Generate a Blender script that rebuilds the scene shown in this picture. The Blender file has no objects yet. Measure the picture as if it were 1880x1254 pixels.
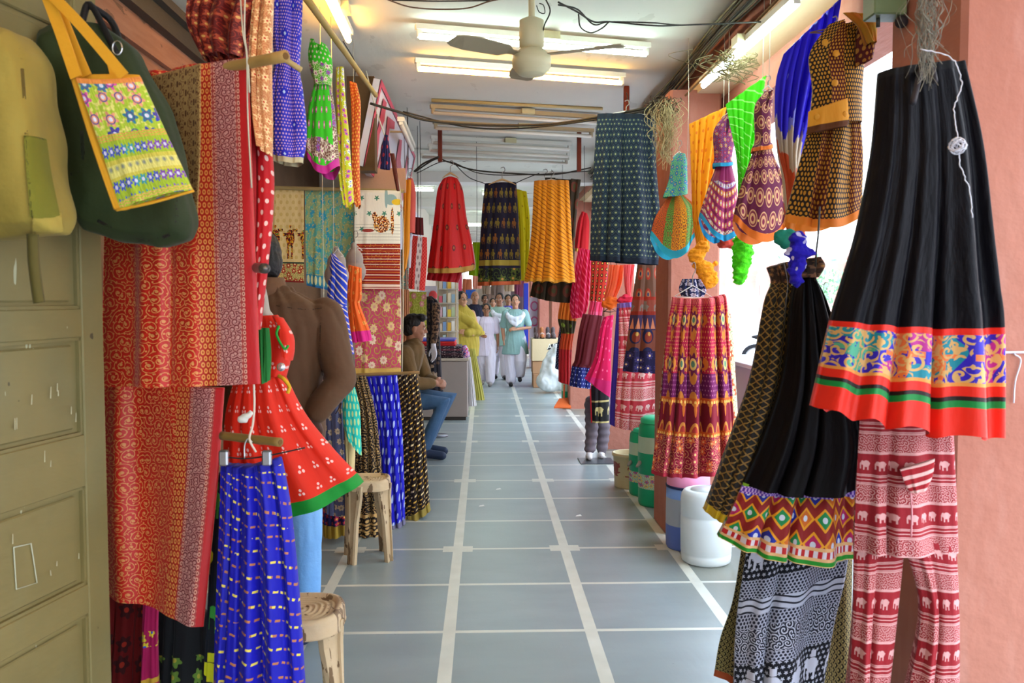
import bpy, math, random
from mathutils import Vector, Matrix, Euler, noise as mnoise
PI = math.pi
rnd = random.Random(7)
SC = bpy.context.scene
COL = SC.collection

# ------------------------------------------------------------------ camera, sky, sun, exposure
F = 1600.0
CAMH = 1.45
cam_d = bpy.data.cameras.new('camera'); cam = bpy.data.objects.new('camera', cam_d); COL.objects.link(cam)
cam_d.sensor_width = 36; cam_d.lens = 36*F/1880
cam_d.clip_start = .05; cam_d.clip_end = 300
cam.location = (0, 0, CAMH)
cam.rotation_euler = (PI/2 - math.atan(82/F), 0, -math.atan(51/F))
SC.camera = cam
cam_d.dof.use_dof = True; cam_d.dof.focus_distance = 6.5; cam_d.dof.aperture_fstop = 8
CR = cam.rotation_euler.to_matrix()

world = bpy.data.worlds.new('sky'); SC.world = world; world.use_nodes = True
_nt = world.node_tree; _bg = _nt.nodes['Background']
_g = _nt.nodes.new('ShaderNodeTexGradient'); _tc = _nt.nodes.new('ShaderNodeTexCoord'); _sp = _nt.nodes.new('ShaderNodeSeparateXYZ')
_cr = _nt.nodes.new('ShaderNodeValToRGB'); _nt.links.new(_tc.outputs['Generated'], _sp.inputs[0]); _nt.links.new(_sp.outputs[2], _cr.inputs[0])
_cr.color_ramp.elements[0].color = (.80, .90, 1.0, 1); _cr.color_ramp.elements[1].color = (.52, .74, 1, 1)
_nt.links.new(_cr.outputs[0], _bg.inputs[0]); _bg.inputs[1].default_value = 5.2

sun_d = bpy.data.lights.new('sun', 'SUN'); sun_d.energy = 7; sun_d.angle = .02; sun_d.color = (1, .97, .93)
sun = bpy.data.objects.new('sun', sun_d); COL.objects.link(sun)
sun.rotation_euler = Vector((.62, .1, -.78)).to_track_quat('-Z', 'Y').to_euler()

SC.view_settings.view_transform = 'Standard'; SC.view_settings.look = 'None'
SC.view_settings.gamma = 1; SC.view_settings.use_curve_mapping = False
SC.view_settings.exposure = 0.58

def P(px, py, Y):                        # the point at distance Y down the corridor seen at a pixel
    d = CR @ Vector(((px-940)/F, -(py-627)/F, -1.0))
    return Vector((d.x/d.y*Y, Y, CAMH + d.z/d.y*Y))
def fl(px, py):                          # floor point under a pixel
    d = CR @ Vector(((px-940)/F, -(py-627)/F, -1.0))
    k = -CAMH/d.z
    return Vector((d.x*k, d.y*k, 0))
S = lambda Y: Y/F                        # metres per pixel at distance Y

# ------------------------------------------------------------------ node expressions
def lin(c):
    if isinstance(c, str):
        c = c.lstrip('#'); c = [int(c[i:i+2], 16)/255 for i in (0, 2, 4)]
        c = [x/12.92 if x <= .04045 else ((x+.055)/1.055)**2.4 for x in c]
    return (c[0], c[1], c[2], 1)
class E:
    def __init__(s, n, k): s.n = n; s.k = k
    def o(s, op, *a): return s.n.op(op, s, *a)
    def __add__(s, b): return s.o('ADD', b)
    __radd__ = __add__
    def __sub__(s, b): return s.o('SUBTRACT', b)
    def __rsub__(s, b): return s.n.op('SUBTRACT', b, s)
    def __mul__(s, b): return s.o('MULTIPLY', b)
    __rmul__ = __mul__
    def __truediv__(s, b): return s.o('DIVIDE', b)
    def __neg__(s): return s*-1
    def __lt__(s, b): return s.o('LESS_THAN', b)
    def __gt__(s, b): return s.o('GREATER_THAN', b)
    def __and__(s, b): return s.o('MULTIPLY', b)
    def __or__(s, b): return s.o('MAXIMUM', b)
    def inv(s): return 1-s
    def fr(s): return s.o('FRACT')
    def fl(s): return s.o('FLOOR')
    def ab(s): return s.o('ABSOLUTE')
    def sin(s): return s.o('SINE')
    def sq(s): return s.o('SQRT')
class N:
    def __init__(s, name):
        s.m = bpy.data.materials.new(name); s.m.use_nodes = True; s.t = s.m.node_tree; s.N = s.t.nodes; s.L = s.t.links
        s.b = s.N['Principled BSDF']; s.tc = None
    def put(s, inp, v):
        if isinstance(v, E): s.L.new(v.k, inp)
        elif isinstance(v, (tuple, list, str)): inp.default_value = lin(v)
        else: inp.default_value = v
    def op(s, op, *a):
        m = s.N.new('ShaderNodeMath'); m.operation = op
        for i, x in enumerate(a): s.put(m.inputs[i], x)
        return E(s, m.outputs[0])
    def coords(s, kind='UV'):
        sp = s.N.new('ShaderNodeSeparateXYZ')
        if kind == 'World': g = s.N.new('ShaderNodeNewGeometry'); s.L.new(g.outputs['Position'], sp.inputs[0])
        else:
            if not s.tc: s.tc = s.N.new('ShaderNodeTexCoord')
            s.L.new(s.tc.outputs[kind], sp.inputs[0])
        return [E(s, sp.outputs[i]) for i in range(3)]
    def vec(s, x, y, z=0.0):
        c = s.N.new('ShaderNodeCombineXYZ'); s.put(c.inputs[0], x); s.put(c.inputs[1], y); s.put(c.inputs[2], z)
        return E(s, c.outputs[0])
    def noise(s, x, y, z=0.0, sc=1.0, det=2.0):
        m = s.N.new('ShaderNodeTexNoise'); s.L.new(s.vec(x, y, z).k, m.inputs['Vector']); m.inputs['Scale'].default_value = sc; m.inputs['Detail'].default_value = det
        return E(s, m.outputs[0])
    def vor(s, x, y, rand=.8):
        m = s.N.new('ShaderNodeTexVoronoi'); m.voronoi_dimensions = '2D'; m.inputs['Scale'].default_value = 1; m.inputs['Randomness'].default_value = rand
        s.L.new(s.vec(x, y).k, m.inputs['Vector'])
        sp = s.N.new('ShaderNodeSeparateXYZ'); s.L.new(m.outputs['Position'], sp.inputs[0])
        cs = s.N.new('ShaderNodeSeparateColor'); s.L.new(m.outputs['Color'], cs.inputs[0])
        return E(s, m.outputs['Distance']), x-E(s, sp.outputs[0]), y-E(s, sp.outputs[1]), E(s, cs.outputs[0]), E(s, cs.outputs[1])
    def rand(s, x, y):
        m = s.N.new('ShaderNodeTexWhiteNoise'); m.noise_dimensions = '2D'; s.L.new(s.vec(x, y).k, m.inputs['Vector'])
        return E(s, m.outputs[0])
    def mix(s, a, b, f):
        m = s.N.new('ShaderNodeMix'); m.data_type = 'RGBA'; s.put(m.inputs[0], f); s.put(m.inputs[6], a); s.put(m.inputs[7], b)
        return E(s, m.outputs[2])
    def lay(s, base, *ls):
        for f, c in ls: base = s.mix(base, c, f)
        return base
    def ramp(s, f, cols, const=True):
        m = s.N.new('ShaderNodeValToRGB'); cr = m.color_ramp
        if const: cr.interpolation = 'CONSTANT'
        cr.elements[0].position = cols[0][0]; cr.elements[0].color = lin(cols[0][1])
        cr.elements[1].position = cols[-1][0]; cr.elements[1].color = lin(cols[-1][1])
        for p, c in cols[1:-1]:
            e = cr.elements.new(p); e.color = lin(c)
        s.put(m.inputs[0], f); return E(s, m.outputs[0])
    def cell(s, u, v, pu, pv, st=0.0):
        r = (v/pv).fl(); uu = u/pu + r*st if st else u/pu
        return uu.fr()-.5, (v/pv).fr()-.5, uu.fl(), r
def disc(x, y, r, cx=0.0, cy=0.0, ax=1.0, ay=1.0):
    a = (x-cx)/ax; b = (y-cy)/ay
    return (a*a+b*b) < r*r
def rect(x, y, x0, x1, y0, y1): return (x > x0) & (x < x1) & (y > y0) & (y < y1)
def radius(x, y): return (x*x+y*y).sq()
def flower(n, x, y, r, k=6, d=.25, w=0.0):
    a = n.op('ARCTAN2', y, x)
    return radius(x, y) < ((a*k+w).sin()*d+1)*r
def elephant(x, y):
    e = disc(x, y, 1, 0, -.02, .25, .17) | disc(x, y, .11, -.26, -.07) | rect(x, y, -.2, -.1, .0, .3) | rect(x, y, .08, .18, .0, .3)
    return e | rect(x, y, -.4, -.33, -.06, .24) | rect(x, y, .2, .29, -.08, -.02)
def MAT(name, fn, rough=.85, sheen=.05, trans=0.0, bump=.12, bs=60.0, metal=0.0, coords='UV', spec=.3, gold=None, emit=None):
    n = N(name); u, v, w = n.coords(coords); n.w = w
    c = fn(n, u, v) if callable(fn) else fn
    n.put(n.b.inputs['Base Color'], c); n.b.inputs['Roughness'].default_value = rough
    n.b.inputs['Sheen Weight'].default_value = sheen; n.b.inputs['Metallic'].default_value = metal
    n.b.inputs['Specular IOR Level'].default_value = spec
    if bump:
        h = n.noise(u*bs, v*bs*.25, w*bs if coords != 'UV' else 0.0, 1.0, 3.0)
        bn = n.N.new('ShaderNodeBump'); bn.inputs['Strength'].default_value = bump; bn.inputs['Distance'].default_value = .02
        n.L.new(h.k, bn.inputs['Height']); n.L.new(bn.outputs[0], n.b.inputs['Normal'])
    if trans:
        t = n.N.new('ShaderNodeBsdfTranslucent'); n.put(t.inputs[0], c)
        mx = n.N.new('ShaderNodeMixShader'); mx.inputs[0].default_value = trans
        n.L.new(n.b.outputs[0], mx.inputs[1]); n.L.new(t.outputs[0], mx.inputs[2])
        n.L.new(mx.outputs[0], n.N['Material Output'].inputs[0])
    if emit:
        n.b.inputs['Emission Color'].default_value = lin(emit[0]); n.b.inputs['Emission Strength'].default_value = emit[1]
    return n.m
_pc = {}
def plain(c, rough=.8, trans=0.0, metal=0.0, bump=.08, sheen=.03, spec=.3, bs=60.0, coords='Object'):
    k = (c, rough, trans, metal, bump, sheen, spec)
    if k not in _pc: _pc[k] = MAT('m_'+str(len(_pc)), (lambda n, u, v: n.lay(c, (n.noise(u*9, v*9, n.w*9, 1.0, 3.0)*.35, tuple(x*.72 for x in lin(c)[:3])))), rough, sheen, trans, bump, bs, metal, coords, spec)
    return _pc[k]

# ------------------------------------------------------------------ mesh helpers
WL = {}
def tag(o, label=None, cat=None, group=None, kind=None):
    if label: o['label'] = label
    if cat: o['category'] = cat
    if group: o['group'] = group
    if kind: o['kind'] = kind
    return o
def empty(name, loc, label=None, cat=None, group=None):
    o = bpy.data.objects.new(name, None); o.empty_display_size = .05; COL.objects.link(o); o.location = loc; WL[o.name] = Vector(loc)
    return tag(o, label, cat, group)
def link(name, me, mat, parent=None, smooth=True):
    # mesh vertices arrive in world coordinates
    if parent is not None: org = WL[parent.name]
    else:
        if len(me.vertices) == 0: org = Vector((0, 0, 0))
        else:
            xs = [v.co.x for v in me.vertices]; ys = [v.co.y for v in me.vertices]; zs = [v.co.z for v in me.vertices]
            org = Vector(((min(xs)+max(xs))/2, (min(ys)+max(ys))/2, min(zs)))
    me.transform(Matrix.Translation(-org))
    if mat is not None:
        for m in (mat if isinstance(mat, (list, tuple)) else [mat]): me.materials.append(m)
    if smooth: me.polygons.foreach_set('use_smooth', [True]*len(me.polygons))
    o = bpy.data.objects.new(name, me); COL.objects.link(o); WL[o.name] = org
    if parent is not None: o.parent = parent
    else: o.location = org
    return o
class MB:
    def __init__(s): s.v = []; s.f = []
    def add(s, vs, fs):
        b = len(s.v); s.v += [Vector(v) for v in vs]; s.f += [tuple(i+b for i in f) for f in fs]; return s
    def box(s, a, b, bev=0.0, rot=0.0, cen=None):
        x0, y0, z0 = a; x1, y1, z1 = b
        if bev:
            e = bev; vs = []; 
            cs = [(x, y, z) for x in (x0, x1) for y in (y0, y1) for z in (z0, z1)]
            # chamfered box
            idx = {}
            for x, sx in ((x0, 1), (x1, -1)):
                for y, sy in ((y0, 1), (y1, -1)):
                    for z, sz in ((z0, 1), (z1, -1)):
                        idx[(sx, sy, sz)] = len(vs); vs += [(x, y+sy*e, z+sz*e), (x+sx*e, y, z+sz*e), (x+sx*e, y+sy*e, z)]
            I = lambda sx, sy, sz, k: idx[(sx, sy, sz)]+k
            fs = []
            for sg in (1, -1):
                fs.append(tuple(I(sg, a_, b_, 0) for a_, b_ in ((1, 1), (-1, 1), (-1, -1), (1, -1))))
                fs.append(tuple(I(a_, sg, b_, 1) for a_, b_ in ((1, 1), (-1, 1), (-1, -1), (1, -1))))
                fs.append(tuple(I(a_, b_, sg, 2) for a_, b_ in ((1, 1), (-1, 1), (-1, -1), (1, -1))))
            for p in (1, -1):
                for q in (1, -1):
                    fs.append((I(p, q, 1, 0), I(p, q, -1, 0), I(p, q, -1, 1), I(p, q, 1, 1)))
                    fs.append((I(p, 1, q, 0), I(p, -1, q, 0), I(p, -1, q, 2), I(p, 1, q, 2)))
                    fs.append((I(1, p, q, 1), I(-1, p, q, 1), I(-1, p, q, 2), I(1, p, q, 2)))
            for k in idx: fs.append((idx[k], idx[k]+1, idx[k]+2))
        else:
            vs = [(x, y, z) for x in (x0, x1) for y in (y0, y1) for z in (z0, z1)]
            fs = [(0, 1, 3, 2), (4, 6, 7, 5), (0, 4, 5, 1), (2, 3, 7, 6), (0, 2, 6, 4), (1, 5, 7, 3)]
        if rot:
            c = Vector(cen) if cen else Vector(((x0+x1)/2, (y0+y1)/2, 0)); R = Matrix.Rotation(rot, 3, 'Z')
            vs = [R @ (Vector(v)-c)+c for v in vs]
        return s.add(vs, fs)
    def tube(s, pts, r, n=8, cap=True, el=1.0):
        pts = [Vector(p) for p in pts]; rs = r if isinstance(r, (list, tuple)) else [r]*len(pts)
        rows = []; prev = None
        for i, p in enumerate(pts):
            d = (pts[min(i+1, len(pts)-1)]-pts[max(i-1, 0)]); d = d.normalized() if d.length > 1e-9 else Vector((0, 0, 1))
            if prev is None:
                a = d.cross(Vector((0, 0, 1)) if abs(d.z) < .9 else Vector((1, 0, 0))).normalized()
            else: a = (prev-d*prev.dot(d)); a = a.normalized() if a.length > 1e-6 else d.orthogonal().normalized()
            prev = a; b = d.cross(a)
            rows.append([p+(a*math.cos(2*PI*k/n)+b*math.sin(2*PI*k/n)*el)*rs[i] for k in range(n)])
        return s.rows(rows, cap)
    def rows(s, rows, cap=True, closed=True):
        n = len(rows[0]); vs = [v for r in rows for v in r]; fs = []
        m = n if closed else n-1
        for i in range(len(rows)-1):
            for k in range(m):
                a = i*n+k; b = i*n+(k+1) % n; fs.append((a, b, b+n, a+n))
        if cap: fs.append(tuple(range(n-1, -1, -1))); fs.append(tuple((len(rows)-1)*n+k for k in range(n)))
        return s.add(vs, fs)
    def chain(s, pts, n=12, el=1.0):     # rounded tapered limb: (x,y,z,r)
        P_ = [Vector(p[:3]) for p in pts]; R_ = [p[3] for p in pts]
        d0 = (P_[0]-P_[1]).normalized(); d1 = (P_[-1]-P_[-2]).normalized()
        q = [P_[0]+d0*R_[0]*k for k in (.98, .8, .45)]+P_+[P_[-1]+d1*R_[-1]*k for k in (.45, .8, .98)]
        r = [R_[0]*k for k in (.2, .6, .89)]+R_+[R_[-1]*k for k in (.89, .6, .2)]
        return s.tube(q, r, n, True, el)
    def ell(s, c, r, n=14, m=9, rot=None):
        c = Vector(c); rows = []
        for i in range(m+1):
            t = -PI/2+PI*(i+.001)/(m+.002)
            row = []
            for k in range(n):
                p = Vector((math.cos(t)*math.cos(2*PI*k/n)*r[0], math.cos(t)*math.sin(2*PI*k/n)*r[1], math.sin(t)*r[2]))
                if rot: p = rot @ p
                row.append(c+p)
            rows.append(row)
        return s.rows(rows)
    def lathe(s, c, prof, n=24, cap=False):
        c = Vector(c)
        return s.rows([[c+Vector((r*math.cos(2*PI*k/n), r*math.sin(2*PI*k/n), z)) for k in range(n)] for r, z in prof], cap)
    def xf(s, M):
        s.v = [M @ v for v in s.v]; return s
    def mesh(s, name='m'):
        me = bpy.data.meshes.new(name); me.from_pydata([tuple(v) for v in s.v], [], s.f); me.update(); return me
    def build(s, name, mat, parent=None, smooth=False): return link(name, s.mesh(name), mat, parent, smooth)
def remesh(mb, vox, sm=3):
    me = mb.mesh('tmp'); o = bpy.data.objects.new('tmp', me); COL.objects.link(o)
    m = o.modifiers.new('r', 'REMESH'); m.mode = 'VOXEL'; m.voxel_size = vox
    if sm: k = o.modifiers.new('s', 'SMOOTH'); k.iterations = sm; k.factor = .6
    dg = bpy.context.evaluated_depsgraph_get(); dg.update()
    out = bpy.data.meshes.new_from_object(o.evaluated_get(dg)); bpy.data.objects.remove(o); bpy.data.meshes.remove(me)
    out.materials.clear(); return out
class _V: pass
def NV(me):                              # vertices with their normals read once, written back together
    out = []
    for v in me.vertices: o = _V(); o.co = v.co.copy(); o.normal = v.normal.copy(); out.append(o)
    yield from out
    me.vertices.foreach_set('co', [c for o in out for c in o.co]); me.update()
def rnk(x): return x*x*(3-2*x)
def catm(pts, t):                        # smooth curve through points, t in index units
    i = int(max(0, min(len(pts)-2, math.floor(t)))); f = t-i
    p1, p2 = pts[i], pts[i+1]; p0 = pts[i-1] if i else p1*2-p2; p3 = pts[i+2] if i+2 < len(pts) else p2*2-p1
    return .5*((2*p1)+(p2-p0)*f+(2*p0-5*p1+4*p2-p3)*f*f+(3*p1-p0-3*p2+p3)*f*f*f)

def drape(name, rows, Y, parts, label=None, cat=None, group=None, YR=None, nu=56, nv=14, puff=.03, pleats=5, amp=.012, top=.35,
          sag=0, topsag=0, wave=0, cut=None, W=None, seed=1, lean=0.0, tilt=0.0, back=True, parent=None, lin_=False, spread=1.0):
    """A hung cloth: rows (y,xl,xr) or (xl,yl,xr,yr) are its outline seen from the corridor, Y its distance; two layers with folds.
       parts: [(part name, row0, row1, material)]"""
    r4 = [(q[1], q[0], q[2], q[0]) if len(q) == 3 else q for q in rows]
    Lp = [Vector((q[0], q[1])) for q in r4]; Rp = [Vector((q[2], q[3])) for q in r4]; nr = len(rows)-1
    ct = lambda pts, t: (catm(pts, t) if not lin_ else pts[min(int(t), nr-1)].lerp(pts[min(int(t), nr-1)+1], t-min(int(t), nr-1)))
    YR = Y if YR is None else YR
    wid = max((b-a).length for a, b in zip(Lp, Rp))*S(Y); W = W or wid*1.25*spread
    cum = [0]
    for i in range(nr): cum.append(cum[-1]+((Lp[i+1]-Lp[i]).length+(Rp[i+1]-Rp[i]).length)/2*S(Y))
    H = cum[-1]; rs = random.Random(seed); ph = [rs.uniform(0, 6.28) for _ in range(4)]
    def pt(s, t, side):
        T = 0
        i = min(int(t), nr-1); T = (cum[i]+(cum[i+1]-cum[i])*(t-i))/H
        a, b = ct(Lp, t), ct(Rp, t); q = a.lerp(b, s)
        w = pleats*s*2*PI + ph[0] + 1.5*math.sin(3.1*s*2+ph[1])+.5*math.sin(9*s+ph[2]) + .7*math.sin(T*2.2+ph[2]+s*3)
        env = math.sin(PI*min(1, max(0, s)))**.5 if 0 < s < 1 else 0
        A = amp*(top+(1-top)*T)*(.72+.45*math.sin(5.1*s+ph[1]*2+T*1.3))
        pl = (math.sin(w)+.33*math.sin(2.3*w+ph[3]))*A
        q = Vector((q.x, q.y + (sag*4*s*(1-s)*rnk(max(0, T-.35)/.65) if sag else 0) + (topsag*4*s*(1-s)*(1-T)**6 if topsag else 0)
                    + (wave*math.sin(w)*env*T**5 if wave else 0)))
        yb = Y+(YR-Y)*s
        p = P(q.x, q.y, yb)
        sh = math.sqrt(max(0, 1-(2*s-1)**2))
        d = sh*puff*(.45+.55*T)
        p.y += pl + (-d if side == 0 else d) + tilt*T*H
        p.x += math.cos(w)*A*.45*env
        p.x += 0; p.y += .0015*(1 if side else -1)
        return p, s*W, cum[i]+(cum[i+1]-cum[i])*(t-i)
    root = None
    if len(parts) > 1 or parent is None and label and len(parts) > 1:
        b, _, _ = pt(.5, nr, 0); root = parent or empty(name, (b.x, Y, b.z), label, cat, group)
    out = []
    for pn, r0, r1, mat in parts:
        vs = []; fs = []; uv = []; nn = max(2, int(round((r1-r0)*nv)))
        base = None
        for side in (0, 1) if back else (0,):
            off = len(vs)
            for j in range(nn+1):
                t = r0+(r1-r0)*j/nn
                for i in range(nu+1):
                    p, u_, v_ = pt(i/nu, t, side)
                    if base is None: base = v_
                    vs.append(p); uv.append((u_+(W if side else 0), v_-base))
            for j in range(nn):
                for i in range(nu):
                    if cut and side == 0 and cut((i+.5)/nu, (r0+(r1-r0)*(j+.5)/nn)/nr): continue
                    a = off+j*(nu+1)+i; q = (a, a+nu+1, a+nu+2, a+1)
                    fs.append(q if side == 0 else q[::-1])
        if back:                          # close the sides
            o2 = (nn+1)*(nu+1)
            for j in range(nn):
                for i in (0, nu):
                    a = j*(nu+1)+i; fs.append((a, a+nu+1, a+nu+1+o2, a+o2))
            if r0 == 0 and not cut:
                for i in range(nu): fs.append((i, i+1, i+1+o2, i+o2))
        me = bpy.data.meshes.new(pn); me.from_pydata([tuple(v) for v in vs], [], fs)
        ul = me.uv_layers.new(name='UV')
        li = [0]*len(me.loops); me.loops.foreach_get('vertex_index', li)
        flat = [c for i in li for c in uv[i]]; ul.data.foreach_set('uv', flat)
        me.update()
        if root is not None: o = link(pn, me, mat, root)
        else:
            o = link(name if parent is None else pn, me, mat, parent)
            if parent is None: tag(o, label, cat, group)
        out.append(o)
    return root or out[0]
from mathutils.bvhtree import BVHTree
def stick(o, target, off=.002):          # lay a thin piece onto the surface of another, as seen from the passage
    tw = WL[target.name] if target.parent is None else WL[target.parent.name]; ow = WL[o.name] if o.parent is None else WL[o.parent.name]
    bv = BVHTree.FromPolygons([v.co+tw for v in target.data.vertices], [tuple(p.vertices) for p in target.data.polygons])
    c = Vector((0, 0, CAMH))
    for v in o.data.vertices:
        p = v.co+ow; d = (p-c).normalized(); h = bv.ray_cast(c, d)
        if h[0] is not None: v.co = h[0]-d*off+(p-c-d*(p-c).length)-ow
    o.data.update(); return o
def rope(name, pts, r, mat, parent=None, label=None, cat=None, n=6, sub=6, group=None, jit=0.0):
    pts = [Vector(p) for p in pts]; q = []
    for i in range((len(pts)-1)*sub+1):
        p = catm(pts, i/sub)
        if jit: p = p+Vector((rnd.uniform(-jit, jit), rnd.uniform(-jit, jit), rnd.uniform(-jit, jit)))
        q.append(p)
    o = MB().tube(q, r, n).build(name, mat, parent, True)
    return tag(o, label, cat, group)
# ------------------------------------------------------------------ the arcade itself
def struct(name, mb, mat, smooth=False): return tag(mb.build(name, mat, None, smooth), kind='structure')
_x0 = fl(841, 1005).x; _x1 = fl(1037, 1008).x; TP = _x1-_x0; _yc = fl(940, 1007).y
def floor_fn(n, u, v):
    x = u-_x0; y = v-_yc
    ax = ((x/TP+.5).fr()-.5).ab()*TP; ay = ((y/.622+.5).fr()-.5).ab()*.622
    ay3 = ((y/(.622*3)+.5).fr()-.5).ab()*.622*3
    line = (ax < .027) | (ay < .014) | ((ax < .085) & (ay3 < .055))
    tid = n.rand((x/TP).fl(), (y/.622).fl())
    ns = n.noise(u*2.2, v*5.5, 0.0, 1.0, 6.0); n2 = n.noise(u*16, v*40, 0.0, 1.0, 4.0)
    base = n.mix('#747e80', '#8f999b', ns*1.2-.1)
    base = n.mix(base, '#7f8b86', tid*.5)
    base = n.mix(base, '#7c8688', ((n2-.5)*.9).o('MAXIMUM', 0.0).o('MINIMUM', .3))
    dirt = n.noise(u*1.3+4, v*1.3, 0.0, 1.0, 5.0)
    base = n.mix(base, '#6d6248', ((u-.85)*2.6).o('MAXIMUM', 0.0).o('MINIMUM', 1.0)*dirt*1.1)
    st = n.mix('#cfcdc0', '#a7a698', n.noise(u*6, v*6, 0.0, 1.0, 4.0)*.9)
    sp = n.noise(u*38, v*38, 3.0, 1.0, 2.0)
    c = n.mix(base, st, line); c = n.mix(c, '#4e5550', (sp > .78)*.4)
    r = (n.noise(u*1.4, v*1.4, 7.0, 1.0, 1.0)*.2+.24).o('MAXIMUM', .3); n.L.new(r.k, n.b.inputs['Roughness'])
    return c
struct('floor', MB().box((-1.7, -6, -.16), (1.55, 45, 0)), MAT('floor_slate', floor_fn, sheen=0, bump=.04, bs=30, coords='World', spec=.8))
def ceil_fn(n, u, v):
    a = n.noise(u*1.1, v*1.1, 0.0, 1.0, 5.0); b = n.noise(u*7, v*3, 1.0, 1.0, 5.0)
    c = n.mix('#dcdacc', '#c6c0b0', a*1.2-.1); c = n.mix(c, '#a8a190', (b > .66)*.3)
    d, dx, dy, r1, r2 = n.vor(u*1.1, v*1.1)
    k = flower(n, dx, dy*2, .06, 5, .5) & (r1 > .55)
    return n.mix(c, '#5f4a38', k*.8)
ceil_m = MAT('old_plaster', ceil_fn, rough=.9, sheen=0, bump=.12, bs=14, coords='World', spec=.1)
CZ = 2.86
struct('ceiling', MB().box((-1.7, -5.5, CZ), (1.75, 45, CZ+.2)), ceil_m)
# unseen block over the arcade, put there to keep the sun out
struct('wall_upper', MB().box((-9, -5.5, CZ+.2), (1.9, 45, 7)), plain('#c98a78', .9, coords='World'))
def pink_fn(n, u, v):
    a = n.noise(u*3, v*3, n.w*3, 1.0, 5.0); b = n.noise(u*14, v*14, n.w*4, 1.0, 4.0)
    c = n.mix('#ae725f', '#9f614f', a*1.2-.1); c = n.mix(c, '#bf8c7e', ((b-.5)*1.2).o('MAXIMUM', 0.0).o('MINIMUM', .35))
    low = 1-(n.w*1.6).o('MINIMUM', 1.0)
    return n.mix(c, '#a06a58', low*a*.9)
pink = MAT('terracotta_pink_paint', pink_fn, rough=.8, sheen=0, bump=.25, bs=24, coords='World', spec=.2)
# street-side lintel above the openings, with its ledge
struct('wall_lintel', MB().box((1.45, -5.5, 2.5), (1.75, 45, CZ)), pink)
struct('trim_ledge', MB().box((1.27, -5.5, 2.66), (1.45, 45, 2.74)), plain('#d2b48c', .8, coords='World'))
struct('trim_beam', MB().box((1.3, -5.5, 2.74), (1.452, 45, CZ)), pink)
# pillars on the street side
pil = []
for k, (x0, y0, w, d) in enumerate([(1.21, 2.2, .34, .4), (1.11, 5.22, .31, .41), (1.21, -.9, .34, .4), (1.21, -3.9, .34, .4), (1.12, 8.2, .3, .42), (1.1, 11.2, .3, .42), (1.1, 14.3, .34, .5), (1.1, 17.5, .34, .5), (1.1, 20.8, .34, .5), (1.1, 24.2, .34, .5), (1.1, 28, .34, .5), (1.1, 32, .34, .5)]):
    mb = MB(); e = .014
    prof = [(x0, y0+e), (x0+e, y0), (x0+w-e, y0), (x0+w, y0+e), (x0+w, y0+d-e), (x0+w-e, y0+d), (x0+e, y0+d), (x0, y0+d-e)]
    mb.rows([[Vector((x, y, z)) for x, y in prof] for z in (0, .9, 1.8, 2.68)])
    nm = 'pillar'
    o = mb.build(nm, pink); tag(o, kind='structure'); pil.append(o)
# left: shop fronts
def wall_fn(n, u, v):
    a = n.noise(u*2, v*2, n.w*2, 1.0, 4.0)
    return n.mix('#8c6a4a', '#5d4330', a*1.3-.15)
wall_m = MAT('shop_front_wall', wall_fn, rough=.9, sheen=0, bump=.2, bs=20, coords='World')
struct('wall_left', MB().box((-1.75, -6, 0), (-1.6, 8.6, CZ)), wall_m)
struct('wall_far_left', MB().box((-1.75, 8.6, 0), (-.95, 45, CZ)), plain('#cdbfae', .9, coords='World'))
def corn_fn(n, u, v):
    a = n.noise(u*3, v*3, n.w*30, 1.0, 5.0); s = n.noise(u*20, v*5, n.w*20, 1.0, 4.0)
    return n.mix(n.mix('#a5735a', '#75492f', a), '#3c2a1b', (s > .62)*.6)
cm = MAT('worn_painted_wood', corn_fn, rough=.75, sheen=0, bump=.3, bs=25, coords='World')
mb = MB(); mb.box((-1.6, -.5, 2.3), (-1.5, 5.6, 2.52)); mb.box((-1.6, -.5, 2.52), (-1.47, 5.6, 2.63)); mb.box((-1.6, -.5, 2.63), (-1.49, 5.6, 2.66))
struct('trim_cornice', mb, cm)
mb = MB(); mb.box((-1.6, -.5, 2.66), (-1.44, 5.6, 2.74)); mb.box((-1.6, -.5, 2.74), (-1.4, 5.6, 2.78))
struct('trim_dark_moulding', mb, plain('#3a3022', .5, coords='World'))
# beams across the ceiling further on
for k, (y, z) in enumerate([(9.9, 2.74), (12.6, 2.74), (15.2, 2.7)]+[(15.9+i*.62, 2.66-.012*i) for i in range(12)]):
    mb = MB().box((-1.6, y, z), (1.4, y+(.3 if k < 3 else .14), CZ)); tag(mb.build('ceiling_beam', plain('#d9d2c8', .85, coords='World')), kind='structure')
# end of the arcade

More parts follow.
